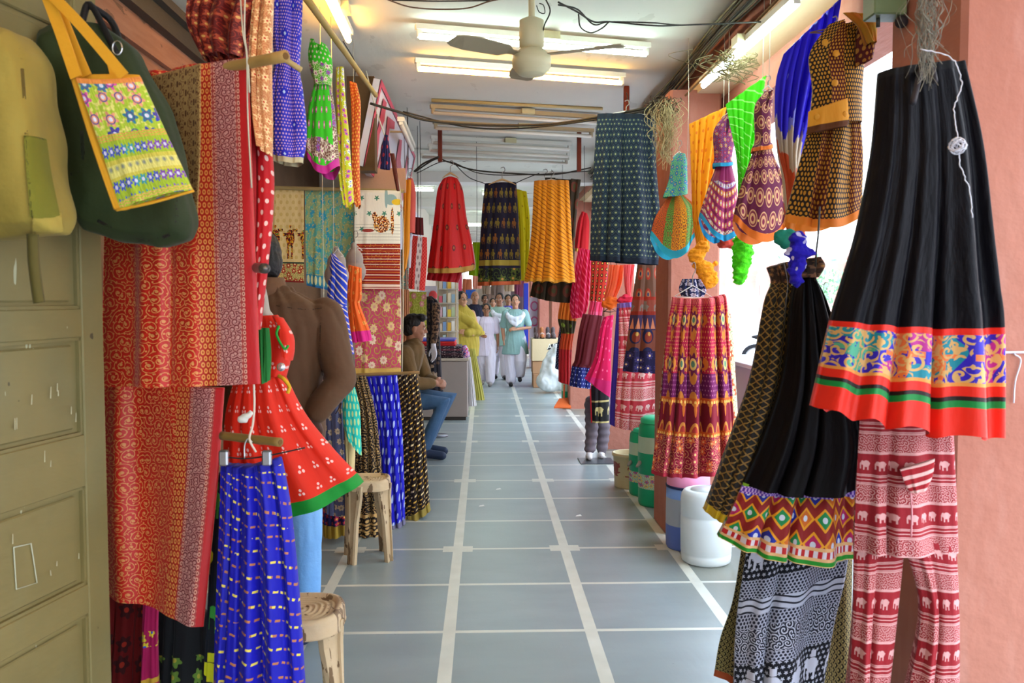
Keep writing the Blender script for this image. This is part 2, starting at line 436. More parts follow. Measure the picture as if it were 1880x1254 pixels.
# ------------------------------------------------------------------ the street outside
struct('street', MB().box((1.55, -30, -.5), (60, 120, -.3)), plain('#cacccc', .95, coords='World'))
struct('kerb', MB().box((1.55, -3, -.3), (2.1, 60, -.06)), plain('#b4b4b2', .95, coords='World'))
def facade():
    root = empty('street_building', (17, 20, -.3), 'pale pink colonnaded building across the bright street', 'building')
    m = plain('#e0b0a4', .9, coords='World'); w = plain('#e8e6e4', .9, coords='World')
    MB().box((17, -25, 3.4), (24, 110, 12)).build('upper_wall', w, root)
    MB().box((20, -25, -.3), (20.3, 110, 3.4)).build('back_wall', plain('#f0dccf', .9, coords='World'), root)
    MB().box((16.6, -25, 3.3), (17, 110, 3.6)).build('cornice', m, root)
    for i in range(26):
        y = 6+i*3.6
        mb = MB(); mb.box((17, y, -.3), (17.7, y+.55, 2.5))
        mb.rows([[Vector((x, yy, 2.5+z)) for x, yy in ((17, y-s), (17.7, y-s), (17.7, y+.55+s), (17, y+.55+s))] for z, s in ((0, 0), (.3, .15), (.6, .5), (.85, 1.1))])
        mb.build('arch_column', m, root)
        MB().box((19.9, y+1.1, 0.2), (20.05, y+2.6, 2.3)).build('shop_window', plain('#4b4440', .5), root)
        MB().box((16.9, y+1.2, 5.2), (17.02, y+2.4, 7.4)).build('window', plain('#8d8078', .5), root)
facade()
# ------------------------------------------------------------------ cloth patterns (all in cloth coordinates, metres)
def spirals(n, u, v, sc, k=3.1, th=.28, st=.9):
    d, dx, dy, a, b = n.vor(u*sc, v*sc, st)
    an = n.op('ARCTAN2', dy, dx)/(2*PI); r = radius(dx, dy)
    return ((r*k+an*(1.0)).fr() < th), d, dx, dy, a
def scroll(bg, fg, sc=20.0, dots=True):
    def f(n, u, v):
        m, d, dx, dy, a = spirals(n, u+n.noise(u*25, v*25)*.012, v, sc, 3.1, .2)
        x, y, _, _ = n.cell(u, v, .016, .016, .5); dt = disc(x, y, .16)
        return n.lay(bg, (dt, fg), (m, fg), (d < .12, fg))
    return f
def lattice(bg, fg, pu, pv, r=.25, st=.5, ay=1.3, fg2=None, ring=None):
    def f(n, u, v):
        x, y, i, j = n.cell(u, v, pu, pv, st)
        ls = [(disc(x, y, r, ay=ay), fg)]
        if ring: ls = [(disc(x, y, ring[0], ay=ay), ring[1])]+ls
        if fg2: ls.append((disc(x, y, r*.45, ay=ay), fg2))
        return n.lay(bg, *ls)
    return f
def netting(bg, fg, p, th=.12, dot=None):
    def f(n, u, v):
        a = ((u+v)/p).fr(); b = ((u-v)/p).fr(); m = (a < th) | (b < th)
        ls = [(m, fg)]
        if dot: ls.append((disc(a-.55, b-.55, .2), dot))
        return n.lay(bg, *ls)
    return f
def leheriya(bg, fg, p, th=.22, slope=.35, dash=None, fg2=None, bw=.9):
    def f(n, u, v):
        w = n.noise(u*3, v*3)*.05
        q = (v-u*slope+w)/p; m = q.fr() < th
        if dash: m = m & (((u*1.0+v*.2)/dash).fr() < .62) & (n.noise(u*30, v*30) < bw)
        c = fg
        if fg2: c = n.mix(fg, fg2, n.rand((u/(dash or .03)).fl(), q.fl()) > .6)
        return n.lay(bg, (m, c))
    return f
def florets(bg, petal, centre, sc, r=.33, k=6, d=.2, leaf=None, p2=None, st=.6):
    def f(n, u, v):
        dd, dx, dy, a, b = n.vor(u*sc, v*sc, st)
        ls = []
        if leaf: m, *_ = spirals(n, u, v, sc*1.7, 2.2, .2); ls.append((m, leaf))
        pc = n.mix(petal, p2, a > .5) if p2 else petal
        ls += [(flower(n, dx, dy, r, k, d), pc), (radius(dx, dy) < r*.35, centre)]
        return n.lay(bg, *ls)
    return f
def tri_dots(bg, fg, pu, pv, r=.075):
    def f(n, u, v):
        x, y, i, j = n.cell(u+n.noise(u*8, v*8)*.03, v, pu, pv, .5)
        return n.lay(bg, (disc(x, y, r, -.11, .1) | disc(x, y, r, .11, .1) | disc(x, y, r, 0, -.1), fg))
    return f
def elephants(bg, fg, pu, pv, every=1.0, fg2=None, star=None):
    def f(n, u, v):
        x, y, i, j = n.cell(u, v, pu, pv, .3)
        c = n.mix(fg, fg2, n.rand(i, j) > .5) if fg2 else fg
        ls = []
        if star:
            sx, sy, _, _ = n.cell(u, v, .016, .016, .5); ls.append((flower(n, sx, sy, .25, 5, .4), star))
        ls += [(elephant(x, y), c), (rect(x, y, -.1, .12, -.36, -.2), c)]
        return n.lay(bg, *ls)
    return f
def bands(v, n, H, spec):                # spec: [(fraction, colour or E)]: nested mixes
    c = spec[0][1]
    for (p, cc) in spec[1:]: c = n.mix(c, cc, v > p*H)
    return c
def by_v(spec, H):
    def f(n, u, v):
        return bands(v, n, H, [(p, g(n, u, v) if callable(g) else g) for p, g in spec])
    return f
def by_u(spec, W):
    def f(n, u, v):
        uu = (u/W).fr()*W
        return bands(uu, n, W, [(p, g(n, u, v) if callable(g) else g) for p, g in spec])
    return f
def solid(c, c2=None, sc=8.0):
    return lambda n, u, v: n.mix(c, c2 or tuple(x*.8 for x in lin(c)[:3]), n.noise(u*sc, v*sc*.4, 0.0, 1.0, 3.0))
def mirror_fan(bg, cols, cx, cy, p=.045, mir='#e8e4f0'):
    # embroidered arcs sweeping round the hem with round mirrors
    def f(n, u, v):
        dx = u-cx; dy = (v-cy)*1.0; r = radius(dx, dy); a = n.op('ARCTAN2', dx, dy)
        k = (r/p).fl(); f_ = (r/p).fr(); an = (a*r/(p*.8)).fr()-.5
        c = n.ramp(n.rand(k, 3.0), [(i/len(cols), q) for i, q in enumerate(cols)])
        on = (f_ > .18) & (f_ < .85)
        dots = disc(an, f_-.5, .3); dm = disc(an, f_-.5, .13)
        tex = n.noise(u*120, v*120, 0.0, 1.0, 2.0) > .47
        return n.lay(bg, (on & tex & (v > cy+.12), c), (dots & (n.rand(k, 9.0) > .35) & (v > cy+.12), n.mix(c, '#efc95a', .5)), (dm & (v > cy+.12), mir))
    return f
def bagru(bg, fg):                       # close block print in stripes
    def f(n, u, v):
        x, y, i, j = n.cell(u, v, .02, .026, .5)
        x2, y2, _, _ = n.cell(u, v, .007, .009, .5)
        return n.lay(bg, (rect(x, y, -.35, -.05, -.3, .3) | disc(x, y, .17, .2, 0), fg), (disc(x2, y2, .2) & ((u/.06).fr() > .7), fg))
    return f

# red bridal silk, shared by both saris
def sari_fn(W):
    def f(n, u, v):
        uu = (u/W).fr()
        gold = '#e09450'
        body = scroll('#cc1c06', gold, 29.0)(n, u, v)
        pais = lattice('#b81c0a', '#e39a4c', .0135, .0175, .36, .5, 1.2, '#b83c12')(n, u, v)
        x, y, i, j = n.cell(u, v, .02, .02, .5)
        m, d, dx, dy, a = spirals(n, u, v, 62.0, 2.4, .5)
        br = n.lay('#74181f', (m, '#c98a84'), (d < .18, '#d09a90'))
        ex, ey, _, _ = n.cell(u, v, .012, .016, 0)
        edge = n.lay('#a83c38', (disc(ex, ey, .38), '#e0a58f'), (disc(ex, ey, .18), '#8a1f22'))
        plainr = '#c2141a'
        c = n.lay(body, (uu > .645, pais), (uu > .745, edge), (uu > .775, br), (uu > .905, edge), (uu > .935, plainr))
        return c
    return f
W1 = .46; W2 = .4
sari1 = MAT('red_gold_silk', sari_fn(W1), rough=.5, sheen=.1, trans=.1, bump=.1, spec=.5)
sari2 = MAT('red_gold_silk_lower', sari_fn(W2), rough=.5, sheen=.1, trans=.1, bump=.1, spec=.5)
DR = drape
def dress(Y, label, bod, skr, hem, sag, bm, sm, hm, bh=None, W=None, bx=1, cut=None, base=None, name='dress', group='dresses hung along the street side', amp=.012):
    t = empty(name, P((skr[-1][0]+skr[-1][2])/2, skr[-1][1]+sag, Y), label, 'dress', group)
    DR('bodice', bod, Y-.03, [('bodice', 0, len(bod)-1, bm)] if bh is None else [('bodice', 0, len(bod)-2, bm), ('bodice_edge', len(bod)-2, len(bod)-1, bh)], parent=t, puff=.06, pleats=1.3, amp=.005, cut=cut, sag=3)
    DR('skirt', skr+[hem], Y, [('skirt', 0, len(skr)-1, sm), ('hem_border', len(skr)-1, len(skr), hm)], parent=t, puff=.09, pleats=2.3, amp=amp, sag=sag, W=W, nu=70, nv=22, seed=int(Y*10))
    return t
# --- left foreground
DR('sari', [(186, 150, 455, 104), (184, 400, 464, 400), (183, 712, 474, 706)], 2.5, [('sari', 0, 2, sari1)],
   'red and gold silk sari with pink brocade border, folded over the upper rod', 'sari', 'red silk saris on the left', YR=2.3, puff=.02, pleats=2.2, amp=.028, top=.6, W=W1, nu=90, nv=40, seed=3)
DR('sari', [(184, 700, 412, 712), (186, 900, 398, 900), (190, 1080, 372, 1152)], 2.62, [('sari', 0, 2, sari2)],
   'red and gold silk sari hanging lowest by the green door, its hem slanting', 'sari', 'red silk saris on the left', YR=2.42, puff=.02, pleats=2.0, amp=.028, top=.6, W=W2, nu=80, nv=36, seed=8)
DR('printed_cloth', [(246, 150, 369, 117), (242, 280, 368, 280), (236, 420, 362, 405)], 2.4, [('printed_cloth', 0, 2, MAT('brown_block_print', lambda n, u, v: n.mix(bagru('#a8854f', '#5b3415')(n, u, v), scroll('#a8854f', '#6b3e1c', 45)(n, u, v), (u/.03).fr() > .5), rough=.8))],
   'brown and beige block-printed cloth behind the embroidered tote bag', 'cloth', YR=2.2, puff=.012, pleats=1.5, amp=.008)
DR('brocade_dupatta', [(346, -10, 500, -20), (345, 45, 478, 60), (374, 110, 460, 112)], 2.62, [('brocade_dupatta', 0, 2, MAT('dark_red_brocade', florets('#5d0d0c', '#a8452a', '#d9a65a', 26, .3, 5, .3, '#8a2a18'), rough=.5))],
   'dark red brocade dupatta bunched at the top above the saris', 'dupatta', puff=.06, pleats=5, amp=.025, top=.9)
DR('net_dupatta', [(466, -15, 502, -15), (458, 100, 499, 110), (463, 200, 501, 235), (474, 268, 500, 288)], 2.36, [('net_dupatta', 0, 3, MAT('gold_peach_net', florets('#c98a55', '#e9c28a', '#c23a20', 40, .3, 6, .3, '#b5532c'), rough=.5))],
   'gold and peach brocade dupatta hanging beside the blue tie-dyed garment', 'dupatta', puff=.03, pleats=2, amp=.015, top=.9)
DR('bandhani_dupatta', [(450, 112, 474, 112), (455, 250, 500, 285), (459, 380, 502, 380), (462, 500, 493, 480), (468, 600, 478, 605)], 2.42, [('bandhani_dupatta', 0, 4, MAT('red_bandhani', lambda n, u, v: n.lay(lattice('#c8141c', '#f0c8bc', .03, .034, .17)(n, u, v), (u < .05, '#b01018')), rough=.6, trans=.2))],
   'red dupatta with white tie-dyed dots at the right edge of the silk saris', 'dupatta', puff=.03, pleats=2, amp=.014, top=.6)
# blue tie-dye
def blue_band(n, u, v):
    x, y, _, _ = n.cell(u, v, .011, .011, .5); X, Y_, i, j = n.cell(u, v, .09, .1, .5)
    di = (X.ab()+Y_.ab())
    c = n.lay('#2f2fb8', (disc(x, y, .27), '#d7a7c4'), (di < .2, '#2020b0'), (di < .07, '#bfd0e6'))
    return c
bbm = MAT('blue_bandhani', blue_band, rough=.7)
DR('bandhani_kurti', [(496, -15, 556, -15), (499, 60, 553, 70), (504, 115, 550, 128), (494, 160, 556, 165), (486, 230, 563, 235), (490, 270, 561, 272), (499, 284, 557, 290), (500, 294, 556, 300)], 2.95,
   [('body', 0, 6, bbm), ('hem_band', 6, 7, plain('#c9b98f', .8))], 'blue tie-dyed kurti with a beige hem, hung next to the red cloths', 'kurti', sag=5, puff=.05, pleats=3, amp=.01)
# green kurti
embroid = lambda bg: (lambda n, u, v: florets(bg, '#e8d5b8', '#b0307a', 34, .34, 6, .3, '#f0e2c0', '#8a5aa0')(n, u, v))
def green_k(n, u, v):
    em = embroid('#7a4a3a')(n, u, v); g = lattice('#3fc41a', '#d64f9a', .035, .045, .16, .5, 1.6, '#f3e6c0')(n, u, v)
    cx = ((u/.2).fr()-.5).ab()*.2
    arc = (v-cx*cx*4); b = ((arc > .19) & (arc < .24)) | (arc > .27) | (cx > .085)
    return n.lay(g, (b, em))
neck = lambda s, t, w=.17, d=.16: abs(s-.5) < w*(1-t/d) if t < d else False
gk = MAT('green_embroidery', green_k, rough=.7); mg_h = plain('#cf2a8c', .7)
dress(3.4, 'bright green embroidered kurti with a magenta hem under the left tube light', [(570, 72, 600, 84), (566, 100, 609, 108), (570, 130, 610, 135), (580, 160, 607, 158)], [(577, 156, 607, 154), (566, 200, 614, 196), (562, 240, 619, 248), (562, 264, 623, 292)], (563, 276, 625, 306), 32, MAT('green_bodice', lambda n, u, v: n.lay(embroid('#5cb41c')(n, u, v), ((v < .09), lattice('#3fc41a', '#e8d5b8', .02, .02, .2)(n, u, v))), rough=.7), gk, mg_h, W=.2, name='kurti', group='kurtis on the left overhead rod', cut=lambda s, t: neck(s, t, .2, .3))
def yel_k(n, u, v):
    em = florets('#c7d81e', '#d94a9c', '#3b50c8', 42, .34, 6, .3, '#e8842a', '#efe9d0')(n, u, v)
    return n.lay(em, ((u/.05).fr() < .22, '#e9cf1f'))
DR('kurti', [(617, 126, 631, 124), (617, 180, 634, 180), (619, 230, 640, 240), (620, 310, 646, 322), (630, 370, 650, 372)], 3.85,
   [('kurti', 0, 4, MAT('yellow_embroidery', yel_k, rough=.7))], 'narrow yellow and lime embroidered kurti seen edge-on', 'kurti', 'kurtis on the left overhead rod', sag=12, puff=.05, pleats=2, amp=.012)
DR('kurti', [(642, 150, 655, 154), (645, 200, 662, 192), (646, 270, 660, 270), (647, 340, 661, 342), (653, 372, 662, 376)], 4.2,
   [('kurti', 0, 4, MAT('orange_bandhani', lattice('#d2541a', '#f0b040', .014, .016, .24), rough=.7))], 'narrow rust-orange dotted kurti at the end of the overhead rod', 'kurti', 'kurtis on the left overhead rod', sag=8, puff=.04, pleats=2, amp=.012)
# textile sheets over rods
def figures(n, u, v):
    base = lattice('#d8bd84', '#c9a968', .05, .04, .25)(n, u, v)
    x, y, i, j = n.cell(u-.02, v-.23, .12, .25, 0); x = x*.68; y = (y+.02)*.72
    fig = disc(x, y, .09, 0, -.3, .7, .8) | disc(x, y, .2, 0, -.05, 1, .8) | rect(x, y, -.14, -.05, .05, .36) | rect(x, y, .04, .12, .05, .36) | rect(x, y, -.36, -.1, -.14, -.08) | rect(x, y, .1, .34, -.22, -.17)
    on = (v > .25) & (v < .47)
    fc = n.ramp(n.noise(u*60, v*60, 0.0, 1.0, 1.0), [(0, '#2a1a18'), (.42, '#8c1c14'), (.52, '#e0a818'), (.62, '#2c5a3c')])
    bb = florets('#c9b06a', '#a52a1a', '#f0dca0', 22, .36, 6, .3, '#20503a')(n, u, v)
    return n.lay(base, (fig & on, fc), (v > .49, '#20382c'), (v > .5, bb), (v > .61, '#7c1c18'))
DR('printed_sheet', [(488, 343, 558, 344), (488, 430, 558, 430), (488, 517, 558, 519)], 5.7, [('printed_sheet', 0, 2, MAT('beige_figure_print', figures))],
   'beige wall cloth printed with dancing figures above the standing man', 'cloth', 'printed cloths over the bamboo rod', puff=.01, pleats=1.5, amp=.006)
def bluegr(n, u, v):
    a = n.noise(u*26, v*18, 0.0, 1.0, 3.0); b = n.noise(u*24+7, v*14, 2.0, 1.0, 3.0); f2 = n.noise(u*70, v*70, 5.0, 1.0, 2.0)
    c = n.lay('#93a678', (a > .52, '#5aa79a'), (b > .57, '#2f93b4'), (f2 > .6, '#c0b878'))
    x, y, _, _ = n.cell(u, v-.58, .035, .075, 0)
    c = n.lay(c, (v > .58, '#2f86a8'), ((v > .58) & disc(x, y, .42, ax=.8), '#d9dca8'), ((v > .655), '#1e63a0'), (v > .68, '#cfd0a0'))
    return c
DR('printed_sheet', [(560, 345, 650, 348), (561, 440, 648, 440), (563, 524, 644, 542)], 5.72, [('printed_sheet', 0, 2, MAT('bluegreen_floral', bluegr))],
   'sage and turquoise floral printed cloth in the middle of the rod', 'cloth', 'printed cloths over the bamboo rod', puff=.01, pleats=1.5, amp=.006)
def peacock(n, u, v):
    W_ = .3
    leaf = flower(n, *[q for q in n.cell(u, v, .11, .1, .5)[:2]], .13, 5, .4)
    c = n.lay('#e4ddcf', (leaf & (v < .3), '#3f7d66'))
    d = lambda cx, cy, rx, ry: disc(u, v, 1, cx, cy, rx, ry)
    tex = n.ramp(n.noise(u*90, v*90, 0.0, 1.0, 1.0), [(0, '#1d1a18'), (.42, '#a01f18'), (.5, '#d9a030'), (.6, '#efe6d0')])
    c = n.lay(c, (d(.27, .06, .045, .035), '#8fa6a4'), (d(.235, .045, .012, .07), '#8fa6a4'), (d(.315, .075, .04, .02), '#e0b428'), (d(.20, .22, .06, .055), tex), (d(.15, .17, .02, .03), tex), (d(.28, .2, .012, .09), tex), (d(.1, .26, .045, .01), '#9a2a20'))
    ln = (v > .22) & (v < .34) & ((v/.02).fr() < .1); c = n.lay(c, (ln, '#6b6055'))
    st = (v > .345)
    k = (v/.034).fr(); c = n.lay(c, (st, '#8f1c16'), (st & (k < .12), '#f0ddc8'), (st & (k > .5) & (k < .58), '#d9822a'), (st & (n.noise(u*120, v*120) > .64) & (v < .5), '#d9a94a'))
    return n.lay(c, ((v > .6) & ((v/.012).fr() > .45), '#e8c8b8'))
DR('printed_sheet', [(651, 349, 735, 350), (651, 440, 735, 440), (651, 531, 734, 532)], 5.62, [('printed_sheet', 0, 2, MAT('peacock_stripes', peacock))],
   'white cloth with bird embroidery above maroon striped band', 'cloth', 'printed cloths over the bamboo rod', puff=.012, pleats=1.2, amp=.006, W=.34)
def pinkfl(n, u, v):
    return florets('#c9506a', '#efd9c0', '#d99a90', 9.5, .27, 9, .12, '#b8b03c', '#e8c890', .8)(n, u, v)
DR('floral_sheet', [(652, 531, 735, 531), (652, 610, 736, 610), (652, 676, 736, 676), (652, 686, 736, 686)], 5.7, [('body', 0, 2, MAT('pink_floral', pinkfl)), ('hem_band', 2, 3, plain('#e3bd62', .7))],
   'rose pink cloth with cream flowers hanging below the bird embroidery', 'cloth', puff=.012, pleats=1.4, amp=.006)
# small things between
DR('leheriya_kurti', [(608, 466, 615, 466), (604, 505, 636, 498), (601, 548, 637, 552), (608, 566, 637, 562), (617, 605, 642, 600), (640, 650, 650, 650)], 4.5, [('kurti_body', 0, 3, MAT('blue_leheriya', leheriya('#1a36b4', '#e2c9b0', .036, .26, .9), rough=.7)), ('skirt', 3, 5, MAT('blue_leheriya_skirt', leheriya('#1a36b4', '#e2c9b0', .03, .26, .9), rough=.7))],
   'small royal blue dress with white slanting stripes behind the man’s shoulder', 'dress', puff=.05, pleats=2, amp=.01)
DR('frilly_dress', [(640, 486, 664, 492), (637, 540, 664, 545), (640, 560, 661, 560), (638, 609, 679, 606), (641, 629, 683, 625)], 4.9, [('body', 0, 3, MAT('orange_mesh', florets('#e8641a', '#f09a4a', '#c9a04a', 16, .2), rough=.7, trans=.2)), ('frill', 3, 4, plain('#e0208c', .7, .2))],
   'orange child’s dress with magenta frill on a torso form', 'dress', puff=.06, pleats=4, amp=.01)
DR('floral_kurti', [(574, 628, 614, 640), (573, 690, 606, 700), (572, 706, 606, 712), (574, 760, 602, 765)], 4.35, [('body', 0, 2, MAT('black_flower', florets('#33201c', '#e2a890', '#b02a20', 12, .36, 8, .2))), ('skirt', 2, 3, MAT('navy_dot', lattice('#1a1a48', '#c9a840', .09, .08, .1)))],
   'dark brown kurti with peach flowers seen through the bend of the man’s arm', 'kurti', puff=.03, pleats=2, amp=.01)
DR('brocade_skirt', [(588, 705, 630, 712), (592, 790, 634, 800), (596, 880, 640, 885), (598, 940, 644, 945)], 4.95, [('brocade_skirt', 0, 3, MAT('greyblue_paisley', florets('#55597c', '#c3a98a', '#8a7a6c', 17, .28, 7, .15)))],
   'grey-blue skirt with gold round motifs beside the turquoise vest', 'skirt', 'skirts hanging in the left row', puff=.06, pleats=4, amp=.014)
DR('turquoise_vest', [(634, 704, 652, 712), (629, 740, 660, 745), (630, 775, 662, 775), (636, 800, 664, 836)], 4.85, [('turquoise_vest', 0, 3, MAT('turquoise_dots', lattice('#1fb5a6', '#bcd48c', .035, .045, .24, .5, 1.6)))],
   'small turquoise waistcoat with pale leaf dots', 'waistcoat', puff=.05, pleats=1.5, amp=.006)
DR('cream_trousers', [(630, 775, 650, 775), (633, 820, 652, 830), (637, 880, 650, 882)], 4.95, [('cream_trousers', 0, 2, plain('#dcc890', .8))],
   'cream child’s trousers hanging under the turquoise waistcoat', 'trousers', puff=.04, pleats=2, amp=.008)
DR('brocade_skirt', [(640, 690, 672, 690), (648, 760, 690, 760), (650, 850, 700, 850), (648, 935, 705, 935), (648, 972, 707, 979)], 5.3,
   [('body', 0, 3, MAT('black_gold_scroll', scroll('#1d120e', '#ad8a55', 20))), ('hem_border', 3, 4, MAT('black_gold_bands', lambda n, u, v: n.lay(lattice('#1d120e', '#b8925a', .03, .02, .3)(n, u, v), ((v/.045).fr() < .25, '#b8925a'))))],
   'black skirt with beige-gold scroll print behind the plastic stool', 'skirt', 'skirts hanging in the left row', puff=.08, pleats=5, amp=.02, sag=4)
DR('brocade_skirt', [(668, 692, 729, 688), (688, 780, 738, 780), (696, 880, 742, 880), (705, 958, 744, 950), (706, 968, 745, 960)], 5.5,
   [('body', 0, 3, MAT('royal_blue_dash', lambda n, u, v: lattice('#0f0fb4', '#a8b8e0', .04, .055, .13, .5, 3)(n, u+v*.15, v))), ('hem_border', 3, 4, plain('#6e6a86', .7))],
   'royal blue skirt with sparse silver motifs between two dark skirts', 'skirt', 'skirts hanging in the left row', puff=.08, pleats=5, amp=.022, sag=3)
DR('brocade_skirt', [(722, 690, 764, 680), (733, 760, 776, 755), (738, 860, 784, 850), (741, 945, 789, 922), (742, 957, 791, 936)], 5.7,
   [('body', 0, 3, MAT('black_gold_leheriya', leheriya('#1c0c0a', '#c99a3c', .033, .3, -.4, .022, '#e2c890', .8))), ('hem_border', 3, 4, plain('#8f7c34', .7))],
   'black skirt with slanting gold dashes in front of the seated man', 'skirt', 'skirts hanging in the left row', puff=.08, pleats=5, amp=.022, sag=3)
DR('embroidered_skirt', [(592, 870, 650, 870), (592, 930, 650, 930), (592, 960, 650, 956), (594, 984, 650, 972)], 5.15,
   [('body', 0, 1, plain('#1a1650', .8)), ('embroidered_band', 1, 2, MAT('navy_pink_band', florets('#1c1450', '#c0304c', '#d9b040', 30, .35))), ('hem_border', 2, 3, plain('#a88a30', .7))],
   'navy skirt with red and gold band low beneath the grey-blue skirt', 'skirt', 'skirts hanging in the left row', puff=.06, pleats=5, amp=.018, sag=4)
# red lehenga in front of the man
redt = MAT('red_tri_dots', tri_dots('#e22c12', '#f2c4bc', .062, .068), rough=.65, trans=.18)
t = empty('red_dress', (P(520, 900, 2.85)), 'orange-red dotted dress with a green hem flaring in front of the standing man', 'dress')
DR('bodice', [(474, 580, 510, 578), (472, 610, 533, 608), (473, 650, 534, 655), (478, 695, 524, 694)], 2.9, [('bodice', 0, 3, redt)], parent=t, puff=.07, pleats=1.5, amp=.01)
DR('sleeve', [(500, 580, 520, 584), (508, 600, 538, 616), (512, 628, 540, 642), (520, 650, 536, 662)], 2.8, [('sleeve', 0, 3, redt)], parent=t, puff=.05, pleats=1, amp=.004)
rope('sleeve_piping', [P(512, 598, 2.745), P(508, 615, 2.735), P(522, 640, 2.735), P(530, 634, 2.74)], .0042, plain('#1f9a30', .7), t)
DR('skirt', [(430, 698, 524, 690), (414, 765, 562, 762), (412, 850, 614, 826), (424, 930, 655, 868), (432, 958, 668, 884)], 2.85, [('skirt', 0, 3, redt), ('hem_border', 3, 4, plain('#0f8a2c', .7, .1))], parent=t, puff=.12, pleats=4, amp=.022, sag=14)
o = MB(); o.ell(P(516, 674, 2.74), (.014, .006, .014)); o.build('mirror_button', plain('#d9dce0', .2, 0, .8, 0), t, True)
rope('waist_tassel', [P(512, 690, 2.76), P(522, 697, 2.74), P(531, 710, 2.75), P(528, 722, 2.75)], .006, plain('#d9a818', .8), t)
DR('sash', [(474, 602, 494, 602), (477, 650, 498, 650), (482, 705, 496, 698)], 2.74, [('sash', 0, 2, plain('#14702a', .7))], parent=t, puff=.02, pleats=2, amp=.008)
# blue gold lehenga foreground
blg = MAT('cobalt_gold_dash', leheriya('#0808a0', '#a8683c', .036, .17, .42, .017, '#d9c24a', .62), rough=.55)
DR('lehenga_skirt', [(408, 850, 514, 838), (406, 862, 519, 850), (404, 950, 535, 940), (398, 1100, 551, 1100), (392, 1290, 563, 1290)], 2.4, [('waistband', 0, 1, plain('#10108a', .7)), ('body', 1, 4, blg)],
   'cobalt blue skirt with gold dashes clipped below the bamboo stick', 'skirt', puff=.08, pleats=5, amp=.028, topsag=10, nu=90)
def eleph_black(n, u, v): return n.lay(elephants('#0f1622', '#c8c81c', .1, .16, 1, '#3a9a3c')(n, u+.02, v), (v > .72, florets('#c81f78', '#2f5ac8', '#d9c83c', 24, .4)(n, u, v)))
DR('elephant_skirt', [(397, 868, 425, 868), (388, 1000, 420, 1000), (380, 1150, 420, 1150), (372, 1290, 425, 1290)], 2.52, [('elephant_skirt', 0, 3, MAT('black_elephant_gold', eleph_black))],
   'black crinkled skirt with yellow-green elephants left of the cobalt skirt', 'skirt', puff=.04, pleats=3, amp=.014)
DR('embroidered_skirt', [(190, 1050, 282, 1085), (194, 1150, 270, 1150), (196, 1300, 262, 1300)], 2.75, [('embroidered_skirt', 0, 2, MAT('dark_maroon', florets('#6a0a0c', '#3c0c10', '#a02a18', 12, .3)))],
   'dark maroon skirt low beside the foot of the green door', 'skirt', 'skirts behind the lower sari', puff=.04, pleats=3, amp=.018)
DR('embroidered_skirt', [(264, 1080, 292, 1100), (262, 1180, 290, 1180), (258, 1300, 292, 1300)], 2.7, [('embroidered_skirt', 0, 2, MAT('magenta_embroidered', by_v([(0, '#a31250'), (.3, florets('#a31250', '#d9c030', '#2a50c0', 26, .35)), (.42, '#a31250'), (.68, '#c9a030'), (.72, '#a3124c'), (.9, '#2a50c0')], .38)))],
   'magenta skirt strip with yellow embroidery under the sari hem', 'skirt', 'skirts behind the lower sari', puff=.03, pleats=1.5, amp=.012)
DR('embroidered_skirt', [(288, 1095, 400, 1130), (288, 1180, 402, 1180), (286, 1300, 405, 1300)], 2.8, [('embroidered_skirt', 0, 2, MAT('black_embroidered', by_v([(0, '#0a0c10'), (.35, florets('#0a0c10', '#5a7a2c', '#9a9430', 14, .3)), (.6, '#0a0c10'), (.72, lattice('#181030', '#b02848', .06, .05, .3)), (.85, '#10183c')], .45)))],
   'black skirt with a red and blue band under the sari hem', 'skirt', 'skirts behind the lower sari', puff=.04, pleats=3, amp=.018)

# --- hung across the passage
DR('lehenga', [(812, 330, 841, 329), (803, 350, 850, 350), (797, 400, 857, 400), (790, 455, 868, 450), (785, 492, 873, 486), (785, 500, 871, 496)], 7.5,
   [('body', 0, 4, MAT('scarlet_medallion', lattice('#c8080c', '#6a1014', .14, .17, .14, .5, 1, '#a85a28'), rough=.45, trans=.12)), ('hem_border', 4, 5, plain('#b58a3c', .5))],
   'scarlet flared dress with gold hem hung leftmost across the passage', 'dress', 'garments hung across the passage', puff=.1, pleats=3, amp=.018, sag=4, topsag=-4)
DR('petticoat', [(800, 470, 850, 470), (786, 500, 848, 502), (783, 514, 842, 519)], 7.62, [('petticoat', 0, 2, plain('#c40f1c', .5, .15))],
   'red petticoat showing below the scarlet dress', 'petticoat', puff=.07, pleats=5, amp=.015)
def el_dark(n, u, v):
    b = elephants('#0e0a22', '#6f4416', .07, .13, 1, '#6b5c20')(n, u, v-.03)
    b = n.lay(b, (v > .66, '#8a7a2c'), (v > .7, '#14102c'), (v > .72, florets('#0c1014', '#4a571f', '#a8803c', 9, .36, 6, .3, '#3c4a1c')(n, u, v)), (v > .88, lattice('#3a3410', '#b8a83c', .03, .04, .3)(n, u, v)))
    return b
DR('elephant_skirt', [(890, 337, 948, 335), (884, 400, 952, 400), (880, 470, 955, 470), (877, 518, 957, 516), (877, 525, 957, 522)], 7.5,
   [('body', 0, 3, MAT('indigo_elephants', el_dark)), ('hem_border', 3, 4, plain('#a84a1c', .6))],
   'indigo-black skirt with rows of gold elephants hung across the passage', 'skirt', 'garments hung across the passage', puff=.1, pleats=3, amp=.02)
DR('yellow_dupatta', [(938, 345, 967, 352), (945, 400, 973, 402), (950, 460, 972, 462), (952, 515, 968, 515)], 7.75, [('yellow_dupatta', 0, 3, MAT('yellow_net', lattice('#d9cf12', '#b09a10', .1, .1, .08), trans=.35, rough=.6))],
   'lemon yellow dupatta to the right of the elephant skirt', 'dupatta', puff=.03, pleats=3, amp=.018)
